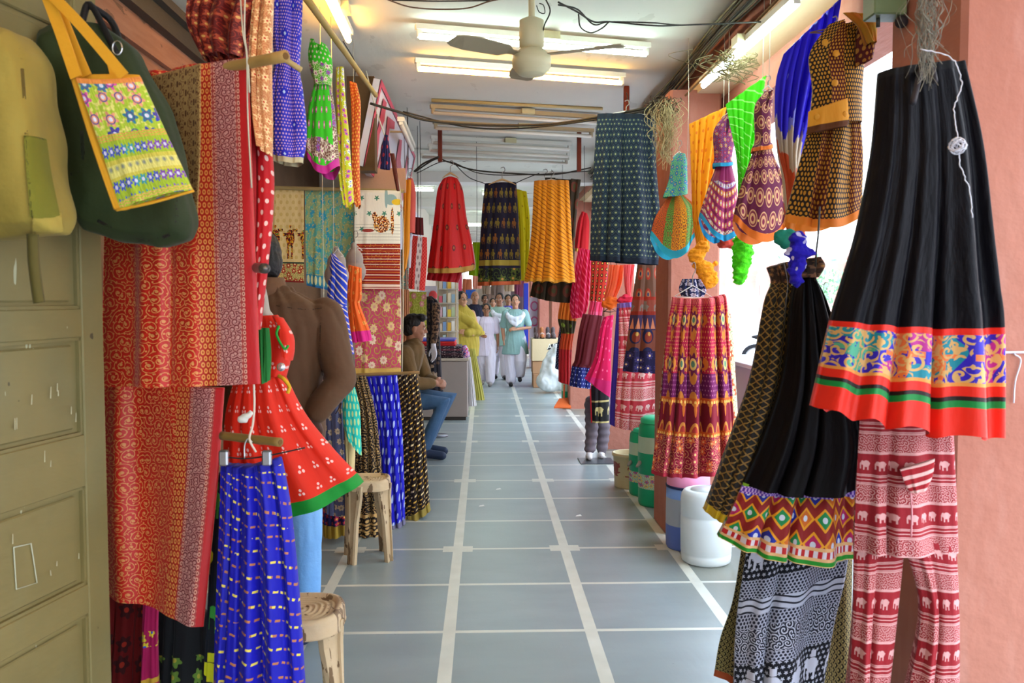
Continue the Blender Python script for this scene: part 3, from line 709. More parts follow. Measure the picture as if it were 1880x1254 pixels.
DR('yellow_dupatta', [(868, 445, 882, 445), (862, 480, 882, 480), (860, 505, 882, 508)], 7.8, [('yellow_dupatta', 0, 2, MAT('lime_net', solid('#b4d018', '#8fc010'), trans=.35, rough=.6))],
   'lime yellow dupatta end between the scarlet dress and the elephant skirt', 'dupatta', puff=.03, pleats=3, amp=.015)
DR('leheriya_skirt', [(981, 334, 1044, 333), (980, 340, 1045, 340), (976, 420, 1049, 420), (969, 480, 1053, 480), (963, 512, 1056, 514), (963, 517, 1056, 519)], 7.4,
   [('waistband', 0, 1, plain('#c97a18', .7)), ('body', 1, 4, MAT('mustard_leheriya', leheriya('#d98a12', '#7c3a0c', .034, .2, .45))), ('hem_border', 4, 5, plain('#c98a20', .7))],
   'mustard orange skirt with thin slanting dark lines hung across the passage', 'skirt', 'garments hung across the passage', puff=.11, pleats=5, amp=.022, wave=2)
gd = MAT('dark_olive_circles', lattice('#2c2210', '#5c2a18', .16, .16, .3, .5, 1, '#3c3a18'))
DR('olive_kurti', [(1000, 326, 1067, 330), (1004, 348, 1064, 350), (1010, 410, 1057, 415), (1000, 500, 1054, 500), (980, 515, 1055, 515), (973, 543, 1053, 556)], 7.7, [('body', 0, 4, gd), ('flounce', 4, 5, gd)],
   'dark olive kurti whose flounce shows under the mustard skirt', 'kurti', puff=.06, pleats=5, amp=.018, sag=4, cut=lambda s, t: neck(s, t, .25, .05))
def navyd(n, u, v):
    x, y, i, j = n.cell(u, v, .03, .034, .5); k = x.ab()+y.ab()
    return n.lay('#101c30', ((k > .44) & (k < .56), '#2c4048'), (disc(x, y, .24), '#3f5048'), (disc(x, y, .15), '#8a8c62'))
DR('block_print_skirt', [(1097, 210, 1203, 214), (1096, 218, 1204, 222), (1090, 300, 1205, 300), (1085, 400, 1212, 400), (1083, 470, 1209, 478), (1083, 478, 1208, 487)], 5.2,
   [('waistband', 0, 1, plain('#16202c', .8)), ('body', 1, 4, MAT('navy_motif', navyd)), ('hem_border', 4, 5, plain('#10182a', .8))],
   'long navy skirt with small olive motifs hung high in front of the second pillar', 'skirt', puff=.1, pleats=4, amp=.028, nu=80)
# --- left, beyond the rod
DR('orange_dupatta', [(741, 330, 755, 330), (740, 400, 753, 400), (739, 450, 752, 455), (738, 510, 746, 492)], 6.6, [('orange_dupatta', 0, 3, plain('#e2921c', .6, .2))],
   'amber orange dupatta hanging beside the coral shirt', 'dupatta', puff=.03, pleats=2, amp=.015)
DR('coral_shirt', [(748, 328, 758, 328), (743, 350, 763, 350), (742, 390, 763, 390), (741, 427, 762, 428)], 6.9, [('coral_shirt', 0, 3, plain('#cf5a50', .8))],
   'coral kurta hanging below the white shop sign', 'shirt', puff=.05, pleats=2, amp=.01)
DR('white_trousers', [(743, 428, 757, 428), (743, 460, 756, 460), (743, 492, 754, 492)], 6.95, [('white_trousers', 0, 2, plain('#c6c0c8', .8))],
   'white trousers under the coral kurta', 'trousers', puff=.03, pleats=2, amp=.008)
DR('maroon_cloth', [(757, 398, 777, 400), (757, 430, 778, 432)], 7.3, [('maroon_cloth', 0, 1, plain('#5c1418', .8))], 'maroon folded cloth above the red and white striped one', 'cloth', puff=.02, amp=.004)
DR('striped_dupatta', [(758, 432, 784, 436), (752, 480, 784, 480), (749, 530, 780, 534)], 7.1, [('striped_dupatta', 0, 2, MAT('red_white_stripe', by_u([(0, netting('#b81c1c', '#d9685c', .03)), (.4, lattice('#d4c8c8', '#8f7c80', .04, .05, .25)), (.75, netting('#b81c1c', '#d9685c', .03))], .16)))],
   'red and white striped printed cloth to the left of the scarlet dress', 'cloth', puff=.02, pleats=1, amp=.008)
DR('green_floral_cloth', [(751, 535, 783, 536), (751, 570, 783, 570), (751, 606, 783, 606)], 8.35, [('green_floral_cloth', 0, 2, MAT('lime_pink_floral', florets('#a3a83a', '#d98a90', '#e8d0a0', 9, .25, 6, .2, '#c9c860')))],
   'olive-lime floral cloth above the seated man', 'cloth', puff=.015, pleats=1.5, amp=.006)
DR('peach_cloth', [(736, 530, 751, 532), (737, 580, 752, 582), (737, 640, 752, 645)], 8.3, [('peach_cloth', 0, 2, plain('#e6a070', .8, .1))], 'plain peach cloth beside the rose floral one', 'cloth', puff=.015, amp=.006)
DR('teal_cloth', [(736, 458, 750, 460), (736, 500, 750, 505), (737, 530, 750, 532)], 6.8, [('teal_cloth', 0, 2, MAT('mauve_grey_print', florets('#8a6a5c', '#4d7a70', '#c9a890', 30, .35)))], 'mauve and teal printed cloth above the peach cloth', 'cloth', puff=.015, amp=.006)

# --- right row
def multi(n, u, v):
    s = (u/.075).fl(); c = n.ramp(n.rand(s, 2.0), [(0, '#d9661c'), (.3, '#7aa83c'), (.55, '#e39a20'), (.8, '#4f9a5c')])
    m, d, *_ = spirals(n, u, v, 40, 2.6, .3); return n.lay(c, (m, '#4a3c2c'), (d < .15, '#c94a3c'))
mt = MAT('patchwork_skirt', multi, trans=.15); mb_ = MAT('teal_peacock', florets('#3c9a8c', '#2c6ab0', '#c9b83c', 16, .3, 6, .3, '#9ac04c'), trans=.15)
def panels(n, u, v):
    m, d, *_ = spirals(n, u, v, 55, 2.6, .3)
    c = n.ramp((u/.3).fr(), [(0, '#c9561c'), (.2, '#6a9a3c'), (.36, '#d9871c'), (.52, '#e8a01c'), (.66, '#6c9c48'), (.84, '#cf6420')])
    return n.lay(c, (m, '#4a3c2c'), (d < .13, '#a83c2c'))
teal_h = plain('#1f9ab4', .7)
dress(4.8, 'orange and green patchwork dress with turquoise hem beside the navy skirt', [(1242, 282, 1258, 283), (1233, 296, 1261, 298), (1228, 330, 1262, 330), (1217, 362, 1262, 356)], [(1227, 360, 1254, 358), (1204, 396, 1282, 382), (1195, 424, 1280, 408)], (1193, 433, 1279, 418), 50,
      MAT('teal_peacock', florets('#3c9a8c', '#2c6ab0', '#c9b83c', 26, .3, 6, .3, '#9ac04c'), trans=.15), MAT('patchwork_skirt', panels, trans=.12), teal_h, W=.3)
ym = MAT('marigold_bandhani', lattice('#f0a80e', '#d97a0c', .05, .055, .14), rough=.6, trans=.4)
DR('marigold_dupatta', [(1265, 228, 1334, 196), (1267, 270, 1322, 262), (1269, 340, 1305, 345), (1272, 400, 1298, 402), (1280, 452, 1302, 455)], 4.6, [('marigold_dupatta', 0, 4, ym)],
   'marigold yellow dupatta draped between beam and knot', 'dupatta', 'dupattas draped along the street side', puff=.03, pleats=4, amp=.02)
mk = MAT('magenta_mirror', mirror_fan('#7c0e4a', ['#b88a90', '#3c5aa0', '#b02a5c', '#c9a88c', '#b0502c', '#8a86b8'], .11, -.02, .026, '#c8c4d8'), rough=.6)
mkb = MAT('magenta_bodice', florets('#7c0e4a', '#b0304c', '#4a8ab0', 40, .3, 6, .3, '#3c6aa0', '#c98a4c'))
blue_h = plain('#1c8ab8', .7)
dress(4.3, 'magenta dress with mirror-work arcs and a blue hem', [(1327, 214, 1348, 212), (1310, 242, 1350, 246), (1312, 288, 1343, 290), (1309, 300, 1345, 298), (1309, 307, 1345, 304)], [(1317, 300, 1341, 298), (1300, 345, 1352, 350), (1285, 390, 1357, 394)], (1283, 399, 1359, 403), 44, mkb, mk, blue_h, blue_h, W=.22, cut=lambda s, t: neck(s, t, .2, .3))
gm = MAT('parrot_green_leheriya', leheriya('#4fd80e', '#b4f08c', .05, .12, .5), rough=.55, trans=.4)
DR('green_dupatta', [(1332, 192, 1407, 138), (1342, 240, 1392, 225), (1352, 290, 1376, 300), (1357, 345, 1366, 345), (1358, 400, 1370, 400), (1355, 445, 1376, 445)], 4.0, [('green_dupatta', 0, 5, gm)],
   'parrot green dupatta hanging in a point and ending in a knot', 'dupatta', 'dupattas draped along the street side', puff=.03, pleats=4, amp=.018)
def medal(n, u, v):
    x, y, i, j = n.cell(u, v, .05, .06, .5); r = radius(x, y)
    return n.lay('#5e1236', (r < .42, '#c9956a'), ((r < .36) & (r > .26), '#7a2c3a'), (r < .13, '#7a1c3a'), (disc(x, y, .06, .5, 0), '#e0c060'), (disc(x, y, .06, -.5, 0), '#e0c060'))
mm = MAT('maroon_medallion', medal, rough=.7)
or_h = plain('#d96c1c', .7)
dress(3.75, 'maroon dress with gold medallions and an orange hem', [(1404, 168, 1421, 163), (1386, 196, 1417, 202), (1387, 255, 1413, 255), (1381, 272, 1417, 266), (1380, 279, 1418, 273)], [(1387, 266, 1412, 264), (1373, 305, 1425, 300), (1357, 350, 1449, 342), (1346, 394, 1450, 382)], (1344, 407, 1449, 395), 46, mm, mm, or_h, or_h, name='medallion_dress', cut=lambda s, t: neck(s, t, .2, .3))
def tied(n, u, v):
    a = n.noise(u*14, v*4, 0.0, 1.0, 4.0)
    return n.lay('#2818c8', (((v*1.2-u*.3+a*.5) > .72), '#c9b8a0'), (((v*1.2-u*.7+a*.5) > .82), '#d9562c'), ((a > .62) & (v < .5), '#8a90e8'))
DR('blue_dupatta', [(1438, 100, 1546, -6), (1424, 150, 1525, 110), (1422, 220, 1494, 220), (1428, 280, 1472, 285), (1440, 330, 1462, 335), (1446, 390, 1462, 395), (1450, 430, 1476, 432)], 3.4, [('blue_dupatta', 0, 6, MAT('blue_orange_tiedye', tied, rough=.5, trans=.35))],
   'violet-blue tie-dyed dupatta fading to orange at its lower left', 'dupatta', 'dupattas draped along the street side', puff=.04, pleats=6, amp=.022)
def bg_k(a, b): return lambda n, u, v: n.mix(lattice(a, b, .0125, .0135, .3)(n, u, v), lattice('#4c0f10', b, .012, .013, .27)(n, u, v), (u/.17+.3).fr() > .66)
bk = MAT('black_gold_dotted', bg_k('#1c0e08', '#c9902c'), rough=.65)
t = empty('gold_dotted_dress', P(1525, 430, 2.9), 'dark dress dotted in gold with maroon panels and orange hem nearest the pillar', 'dress', 'dresses hung along the street side')
DR('bodice', [(1520, 46, 1600, 28), (1486, 100, 1590, 90), (1492, 165, 1582, 165), (1484, 238, 1580, 226)], 2.9, [('bodice', 0, 3, bk)], parent=t, puff=.07, pleats=1.2, amp=.008, cut=lambda s, t: neck(s, t, .2, .2))
DR('sleeve', [(1580, 30, 1606, 28), (1572, 70, 1607, 70), (1570, 112, 1600, 100), (1572, 124, 1596, 112)], 2.84, [('sleeve', 0, 3, MAT('maroon_gold_dotted', lattice('#4c0f14', '#a8742c', .017, .02, .27)))], parent=t, puff=.05, pleats=1, amp=.004)
DR('skirt', [(1486, 226, 1580, 222), (1474, 275, 1583, 290), (1454, 350, 1580, 350), (1443, 394, 1578, 380), (1440, 408, 1577, 396)], 2.92, [('skirt', 0, 3, bk), ('hem_border', 3, 4, plain('#e8862c', .7, .2))], parent=t, puff=.09, pleats=3, amp=.014, sag=20)
DR('waist_flap', [(1484, 205, 1556, 180), (1482, 235, 1558, 222), (1480, 246, 1555, 232)], 2.82, [('waist_flap', 0, 2, MAT('gold_edge', by_v([(0, '#d99a30'), (.6, '#5a3418'), (.85, '#e0a030')], .1)))], parent=t, puff=.02, pleats=1, amp=.005)
for a, b in ((1515, 78), (1535, 98), (1533, 152), (1500, 215), (1550, 210)):
    MB().ell(P(a, b, 2.81), (.011, .006, .011)).build('tassel', plain('#d99a2c', .6), t, True)
DR('shoulder_scarf', [(1548, 24, 1605, 28), (1575, 48, 1608, 50), (1592, 82, 1606, 80)], 2.78, [('shoulder_scarf', 0, 2, MAT('orange_olive', lambda n, u, v: n.mix('#c9561c', '#8a9428', n.noise(u*12, v*12)*1.6-.3)))], 'small orange and olive scarf over the dotted dress shoulder', 'scarf', puff=.03, pleats=2, amp=.01)

# the big black skirt in front
def brocade(n, u, v):
    a = n.noise(u*7, v*7, 0.0, 1.0, 1.0); f_ = n.noise(u*48, v*48, 4.0, 1.0, 2.0)
    c = n.ramp(a, [(0, '#1a1a9c'), (.36, '#0f7a8a'), (.42, '#2a16a0'), (.56, '#a81c7c'), (.63, '#3a1aa0')])
    m, d, *_ = spirals(n, u, v, 30, 2.3, .36, 1.0)
    x, y, i, j = n.cell(u, v+.02, .12, .17, 0)
    fig = disc(x, y, .12, 0, -.22) | disc(x, y, .26, 0, .1, .8, 1) | rect(x, y, -.4, .4, -.02, .06)
    fc = n.mix('#4a9a7a', '#d96a30', n.rand(i, 1.0) > .5)
    return n.lay(c, (fig & (f_ > .4), fc), ((m | (f_ > .58)) & (n.noise(u*20, v*20) > .4), '#c99a5c'))
bord = by_v([(0, '#d4200f'), (.075, brocade), (.50, '#d98c40'), (.53, '#d4200f'), (.61, '#200c0c'), (.645, '#0a7a34'), (.70, '#dc2410')], .235)
DR('black_skirt', [(1614, 136, 1765, 116), (1613, 146, 1768, 132), (1602, 280, 1794, 270), (1575, 420, 1809, 430), (1548, 515, 1818, 520), (1526, 588, 1826, 600), (1490, 745, 1828, 800)], 1.95,
   [('waistband', 0, 1, plain('#0b090d', .8)), ('body', 1, 5, MAT('black_cotton', solid('#0b090d', '#0f0d14', 20), rough=.5, bump=.25, spec=.12, sheen=0)), ('border', 5, 6, MAT('brocade_border', bord, rough=.5))],
   'long black skirt with a wide red and brocade border hung on the nearest pillar', 'skirt', puff=.1, pleats=4.3, amp=.032, sag=10, wave=9, nu=110, seed=5, top=.2)
# black lehenga
def mirrorband(n, u, v):
    x, y, i, j = n.cell(u, v, .052, .056, .5)
    a = ((u/.052+v/.112)).fr(); di = x.ab()+y.ab()
    c = n.ramp(n.rand(i, j), [(0, '#b01c5c'), (.25, '#c9641c'), (.5, '#17844a'), (.75, '#1c2ca0')])
    return n.lay('#8a1c1c', (di < .46, c), ((di > .38) & (di < .52), '#e39a1c'), (radius(x, y) < .13, '#c9d0e0'))
def hemb(n, u, v):
    chk = ((u/.02).fr() > .5)
    return bands(v, n, .19, [(0, '#7aa81c'), (.04, n.mix('#5a2ca8', '#c9a8e0', n.cell(u, v, .012, .012, .5)[0].ab() < .25)), (.16, mirrorband(n, u, v)), (.76, '#e0b07a'), (.80, n.mix('#b81c20', '#d9d0d8', chk)), (.88, '#e0b07a'), (.92, '#1c8a24'), (.975, '#e0c080')])
t = empty('black_lehenga', P(1470, 1010, 2.55), 'black flared skirt with multicoloured mirror-work border hanging in the middle of the right side', 'skirt')
DR('body', [(1462, 512, 1488, 505), (1452, 560, 1515, 560), (1436, 690, 1556, 690), (1402, 800, 1585, 800), (1364, 888, 1574, 888)], 2.55, [('body', 0, 4, MAT('black_viscose', solid('#0a080a', '#0f0c0f', 20), rough=.5, bump=.2, spec=.1, sheen=0))], parent=t, puff=.12, pleats=4, amp=.024, sag=8, nu=80)
DR('mirror_border', [(1364, 886, 1574, 886), (1342, 935, 1570, 945), (1318, 985, 1563, 1012)], 2.545, [('mirror_border', 0, 2, MAT('mirror_border', hemb, rough=.6))], parent=t, puff=.13, pleats=4, amp=.03, sag=12, nu=100)
dk = MAT('brown_lace', florets('#2c1c16', '#6b4a34', '#a8743c', 40, .34), rough=.7)
DR('gathered_waist', [(1470, 478, 1500, 472), (1462, 492, 1508, 490), (1466, 510, 1488, 510)], 2.5, [('gathered_waist', 0, 2, dk)], parent=t, puff=.07, pleats=4, amp=.02, top=1)
gn = MAT('black_gold_net', netting('#17110c', '#8a6a30', .024, .2), rough=.6)
DR('gold_net_skirt', [(1408, 492, 1446, 480), (1416, 520, 1450, 520), (1402, 560, 1452, 560), (1378, 690, 1441, 690), (1346, 790, 1408, 800), (1300, 925, 1352, 945), (1294, 938, 1346, 957)], 2.66,
   [('gathered_waist', 0, 1, dk), ('body', 1, 5, gn), ('hem_border', 5, 6, plain('#c9a818', .6))], 'narrow black skirt with gold netting and a yellow hem beside the black lehenga', 'skirt', puff=.08, pleats=3, amp=.016)
# trousers below
def bw_eleph(n, u, v):
    k = v+u*.25
    e = elephants('#12121c', '#c8c8d8', .085, .13, 1, None, '#b8b8c8')(n, u, k)
    bb = lattice('#a8a8ba', '#1c1c2c', .011, .009, .33)(n, u, k); wv = n.lay('#bcbccc', ((((k+(u*60).sin()*.006)/.02).fr() < .3), '#20202c'))
    m, d, *_ = spirals(n, u, v, 48, 2.6, .4); pa = n.lay('#1c1c2c', (m, '#c0c0d0'))
    c = e; q = (k/.39).fr()
    return n.lay(e, (q > .34, bb), (q > .5, wv), (q > .62, bb), (q > .72, pa), (q > .92, bb))
DR('elephant_trousers', [(1374, 985, 1562, 985), (1362, 1060, 1552, 1060), (1350, 1150, 1528, 1150), (1346, 1300, 1498, 1300)], 2.62, [('elephant_trousers', 0, 3, MAT('black_white_elephants', bw_eleph))],
   'black and white elephant-print trousers below the mirror-work border', 'trousers', 'printed trousers at lower right', puff=.09, pleats=3, amp=.026)
DR('dotted_trousers', [(1362, 1000, 1566, 1000), (1345, 1100, 1564, 1100), (1322, 1170, 1562, 1180), (1312, 1228, 1560, 1270), (1310, 1240, 1560, 1290)], 2.8, [('body', 0, 3, MAT('olive_net_print', netting('#1c1810', '#8a7c4c', .022, .3, '#a89860'))), ('hem_border', 3, 4, plain('#a84a20', .7))],
   'brown-olive dotted trousers behind the black and white pair', 'trousers', 'printed trousers at lower right', puff=.05, pleats=4, amp=.02)
def red_eleph(bg, fg, sc=1.0):
    def f(n, u, v):
        q = (v/(.15*sc)).fr(); x, y, i, j = n.cell(u, v, .05*sc, .15*sc, 0)
        el = elephant(x, (q-.2)*2.6); m, *_ = spirals(n, u, v, 70/sc, 2.3, .42)
        c = n.lay(bg, (el & (q < .4), fg), ((q > .42) & (((q*14).fr()) < .3) & (q < .62), fg), ((q > .64) & m, fg), (((q > .6) & (q < .63)) | (q > .95) | ((q > .4) & (q < .42)), fg))
        return c
    return f
rm = MAT('crimson_elephant_print', red_eleph('#8c121c', '#c9908c', .8), rough=.8)
t = empty('elephant_trousers', P(1660, 1290, 2.07), 'crimson and cream elephant-print drawstring trousers under the big black skirt', 'trousers', 'printed trousers at lower right')
DR('seat', [(1580, 735, 1750, 735), (1570, 900, 1754, 900), (1567, 1010, 1755, 1010)], 2.08, [('seat', 0, 2, rm)], parent=t, puff=.05, pleats=3, amp=.018)
DR('trouser_leg', [(1567, 1000, 1662, 985), (1565, 1120, 1645, 1120), (1556, 1300, 1622, 1300)], 2.1, [('trouser_leg', 0, 2, rm)], parent=t, puff=.05, pleats=2, amp=.016)
DR('trouser_leg', [(1655, 985, 1755, 1000), (1688, 1120, 1756, 1120), (1660, 1300, 1755, 1300)], 2.07, [('trouser_leg', 0, 2, rm)], parent=t, puff=.05, pleats=2, amp=.016)
DR('pocket_flap', [(1652, 862, 1716, 842), (1662, 890, 1712, 872), (1672, 905, 1700, 898)], 2.0, [('pocket_flap', 0, 2, MAT('pocket_stripe', leheriya('#98141e', '#d9a8a0', .02, .4, 0)))], parent=t, puff=.01, pleats=1, amp=.003)
rope('drawstring', [P(1672, 905, 1.99), P(1674, 940, 1.99), P(1673, 985, 1.99)], .002, plain('#d98a90', .8), t)

# --- middle right
def sangan(n, u, v):
    body = n.lay(lattice('#b01c40', '#e0a85c', .018, .02, .16)(n, u, v))
    x, y, i, j = n.cell(u, v, .15, .2, 0)
    big = flower(n, x, y, .33, 4, .3, 1.57) ; b2 = flower(n, x, y, .22, 8, .2); b3 = radius(x, y) < .13
    top = n.lay(body, (v > .34, lattice('#6c1450', '#b87090', .018, .02, .16)(n, u, v)), (big, '#cf7c30'), (b2, '#6c1a48'), (b3, '#e8c070'), (radius(x, y) < .07, '#5a8a70'))
    X, Y_, _, _ = n.cell(u, v-.54, .07, .2, 0)
    arc = n.lay('#7c1024', (disc(X, Y_, .38, 0, -.1, 1, .9), '#d98a3c'), (disc(X, Y_, .25, 0, -.12), '#b0342c'), (disc(X, Y_, .1, 0, .3, 1, 1.6), '#e0762c'), (disc(X, Y_, .12, 0, -.1), '#e8c070'))
    fl_ = florets('#8a1230', '#d9683c', '#e8c07c', 22, .34, 6, .3, '#e0a070', '#b83c50')(n, u, v)
    bar = disc(*n.cell(u, v, .022, .03, 0)[:2], .3)
    return bands(v, n, .84, [(0, top), (.53, n.mix('#c95c20', '#f0c060', bar)), (.56, arc), (.71, n.mix('#c95c20', '#f0c060', bar)), (.74, fl_)])
DR('sanganer_skirt', [(1233, 545, 1330, 540), (1232, 556, 1334, 552), (1222, 620, 1338, 620), (1211, 750, 1346, 750), (1203, 810, 1349, 808), (1196, 862, 1351, 852), (1196, 869, 1351, 859)], 4.2,
   [('gathered_waist', 0, 1, MAT('ruched_red', netting('#b8304c', '#e08a5c', .02))), ('body', 1, 5, MAT('sanganer_print', sangan, trans=.12)), ('hem_border', 5, 6, plain('#a02034', .8))],
   'crimson and orange block-printed skirt on a hanger in front of the second pillar', 'skirt', puff=.1, pleats=5.5, amp=.036, top=.5, sag=5, nu=120, wave=3, topsag=6, W=.95)
DR('floral_skirt', [(1240, 560, 1338, 560), (1222, 620, 1346, 610), (1212, 720, 1352, 720), (1203, 820, 1358, 820)], 4.42, [('floral_skirt', 0, 3, MAT('cream_rust_floral', florets('#c9b890', '#a8502c', '#e8d8b0', 15, .34, 6, .3, '#7a8a60')))],
   'cream and rust floral skirt peeping out behind the block-printed one', 'skirt', puff=.06, pleats=5, amp=.02)
DR('printed_scarf', [(1252, 512, 1284, 512), (1246, 530, 1296, 532), (1252, 546, 1290, 546)], 4.3, [('printed_scarf', 0, 2, MAT('navy_cream_print', florets('#1c2450', '#b8b0c0', '#8a6a80', 36, .34)))],
   'small navy and cream scarf gathered round the white hanger', 'scarf', puff=.05, pleats=3, amp=.02, top=1)
def tribal(n, u, v):
    x, y, i, j = n.cell(u, v, .12, .14, 0)
    a = n.lay('#6b4c3c', (disc(x, y, .3), '#a83c2c'), (disc(x, y, .18), '#a8805c'), (disc(x, y, .09), '#2c3c6c'))
    X, Y_, _, _ = n.cell(u, v, .05, .09, 0); tri = (X.ab()*2 < Y_+.4) & (Y_ < .4)
    pe = n.lay('#7a4434', (disc(x, y, .4, 0, 0), '#1c2450'), (disc(x, y, .27, .05, .05), '#8a3a2c'), (disc(x, y, .1, .1, -.1), '#c9a050'))
    bot = florets('#1c1844', '#3a3470', '#e0c8a0', 16, .36, 8, .2)(n, u, v)
    return bands(v, n, .75, [(0, a), (.3, '#9a2c1c'), (.33, elephants('#8a4434', '#7a7068', .16, .12)(n, u, v)), (.44, '#8c2a1c'), (.47, n.mix('#3a2c50', '#c9805c', tri)), (.6, pe), (.8, bot)])
DR('tribal_skirt', [(1170, 484, 1204, 484), (1158, 570, 1213, 570), (1149, 640, 1218, 640), (1143, 681, 1220, 686)], 6.0, [('tribal_skirt', 0, 3, MAT('brown_tribal', tribal))],
   'brown skirt printed with elephant and flower bands left of the crimson skirt', 'skirt', puff=.07, pleats=2, amp=.018, W=.32)
DR('elephant_trousers', [(1133, 558, 1166, 556), (1132, 566, 1167, 563), (1126, 650, 1207, 650), (1121, 720, 1206, 720), (1119, 779, 1200, 786)], 6.35, [('waistband', 0, 1, plain('#7a5aa0', .8)), ('body', 1, 4, MAT('pink_elephant_print', lambda n, u, v: n.lay(red_eleph('#c9404c', '#eec4bc', 1.5)(n, u, v), (u < .045, '#3c2c98')), trans=.2))],
   'red and pink elephant-print trousers with a blue side strip', 'trousers', puff=.06, pleats=4, amp=.018, sag=6, W=.42)
DR('magenta_kurti', [(1108, 582, 1127, 578), (1100, 610, 1124, 610), (1092, 655, 1122, 660), (1076, 690, 1122, 700), (1072, 694, 1120, 730)], 7.0, [('body', 0, 3, MAT('magenta_spark', florets('#c80f50', '#e8588a', '#f0b0a0', 12, .12))), ('hem_border', 3, 4, plain('#c01060', .7))],
   'magenta kurti with sleeve spread out left of the pink trousers', 'kurti', puff=.05, pleats=2, amp=.014)
DR('maroon_kurti', [(1070, 576, 1108, 580), (1062, 610, 1102, 615), (1055, 660, 1092, 668), (1050, 672, 1086, 676), (1045, 708, 1084, 714)], 7.3, [('body', 0, 3, plain('#5a0a18', .7)), ('hem_border', 3, 4, MAT('navy_bandhani', lattice('#14226c', '#a8b4d8', .03, .03, .15)))],
   'maroon kurti with a navy dotted hem to the left of the magenta one', 'kurti', puff=.05, pleats=3, amp=.014)
DR('ruffled_skirt', [(1030, 545, 1062, 548), (1024, 585, 1058, 590), (1030, 612, 1054, 612), (1026, 640, 1050, 642), (1025, 700, 1048, 706)], 8.6, [('ruffle', 0, 1, plain('#e8781c', .7, .2)), ('dark_panel', 1, 2, MAT('olive_square', lattice('#3a3010', '#7a8a30', .1, .1, .2))), ('lower_ruffle', 2, 3, plain('#d94c1c', .7, .2)), ('red_panel', 3, 4, plain('#b8141c', .7))],
   'tiered orange and red frilly skirt in front of the third pillar', 'skirt', puff=.08, pleats=5, amp=.03, top=.8)
DR('navy_cloth', [(1028, 595, 1036, 595), (1022, 640, 1034, 640), (1019, 676, 1028, 680)], 8.9, [('navy_cloth', 0, 2, MAT('navy_stripes', lattice('#1c2448', '#8a90a8', .03, .02, .25)))], 'narrow navy checked cloth left of the tiered skirt', 'cloth', puff=.02, amp=.008)
DR('pink_dupatta', [(1062, 455, 1086, 460), (1052, 510, 1084, 510), (1046, 560, 1080, 560), (1050, 585, 1072, 582)], 7.6, [('pink_dupatta', 0, 3, MAT('hot_pink_net', leheriya('#d81c50', '#f0608c', .06, .3, 1.5), trans=.35))],
   'hot pink dupatta hanging beside the mirror-work panel', 'dupatta', puff=.05, pleats=4, amp=.02)
DR('red_kurti', [(1068, 388, 1078, 392), (1060, 410, 1082, 410), (1054, 455, 1080, 463), (1053, 459, 1080, 467)], 8.2, [('body', 0, 2, plain('#bf101c', .7)), ('hem_border', 2, 3, plain('#c99a3c', .6))],
   'plain red kurti with gold edge between mustard and navy skirts', 'kurti', puff=.05, pleats=2, amp=.014)
DR('mirror_panel', [(1085, 478, 1117, 478), (1084, 520, 1113, 520), (1082, 552, 1108, 555)], 7.4, [('mirror_panel', 0, 2, MAT('rust_mirror', lattice('#a8240f', '#2c1c14', .05, .05, .3, 0, 1, '#e8a83c')))],
   'rust-red embroidered cloth panel under the navy skirt', 'cloth', puff=.03, pleats=2, amp=.012)
DR('rose_cloth', [(1084, 552, 1108, 556), (1080, 572, 1106, 572), (1078, 590, 1104, 588)], 7.5, [('rose_cloth', 0, 1, plain('#e8406c', .7, .25)), ('lower_fold', 1, 2, plain('#e85a80', .7, .25))], 'bright rose cloth bunched below the rust-red panel', 'cloth', puff=.04, pleats=3, amp=.016)
DR('coral_dupatta', [(1118, 486, 1146, 487), (1114, 520, 1142, 520), (1108, 548, 1130, 548)], 6.8, [('coral_dupatta', 0, 2, MAT('coral_chiffon', solid('#f0683c', '#f08a5c'), trans=.45))],
   'orange chiffon dupatta backlit by the street, ending in an orange ball', 'dupatta', 'chiffon dupattas under the navy skirt', puff=.03, pleats=3, amp=.018)
DR('coral_dupatta', [(1144, 486, 1166, 486), (1146, 520, 1160, 520), (1150, 548, 1158, 548)], 6.7, [('coral_dupatta', 0, 2, MAT('red_chiffon', solid('#e2505c', '#f0807c'), trans=.45))],
   'coral red chiffon dupatta tapering into a red knot', 'dupatta', 'chiffon dupattas under the navy skirt', puff=.03, pleats=3, amp=.018)
DR('chiffon_cloth', [(1094, 500, 1122, 500), (1100, 530, 1116, 530), (1098, 560, 1108, 560)], 7.9, [('chiffon_cloth', 0, 2, MAT('pink_chiffon', solid('#f06a9c', '#f0a0c0'), trans=.45))], 'pale pink chiffon behind the orange dupatta', 'cloth', puff=.03, pleats=3, amp=.015)

# knotted dupatta ends
def knot(name, pts, Y, mat, label, cat='knot', group=None, seed=1, parent=None):
    r_ = random.Random(seed); mb = MB()
    for (x, y, r) in pts:
        c = P(x, y, Y); R = r*S(Y); mb.ell(c, (R*1.15, R*.95, R*1.15), 16, 10)
    me = remesh(mb, max(.004, S(Y)*1.6), 12)
    for v in NV(me):
        d = mnoise.noise(Vector((v.co.x*25, v.co.y*25, v.co.z*60)))*.012+mnoise.noise(Vector((v.co.x*60, v.co.y*60, v.co.z*130)))*.005
        v.co += v.normal*d
    o = link(name, me, mat, parent); o.data.update()
    if parent is None: tag(o, label, cat, group)
    # windings
    return o
ymk = MAT('marigold_knot', lambda n, u, v: n.mix('#f0a010', '#c9700c', n.noise(u*40, v*40, n.w*90, 1.0, 2.0)*1.4-.4), trans=.2, coords='Object', bump=.6, bs=70)
gmk = MAT('green_knot', lambda n, u, v: n.mix('#5ae812', '#2fa00c', n.noise(u*40, v*40, n.w*90, 1.0, 2.0)*1.4-.4), trans=.2, coords='Object', bump=.6, bs=70)
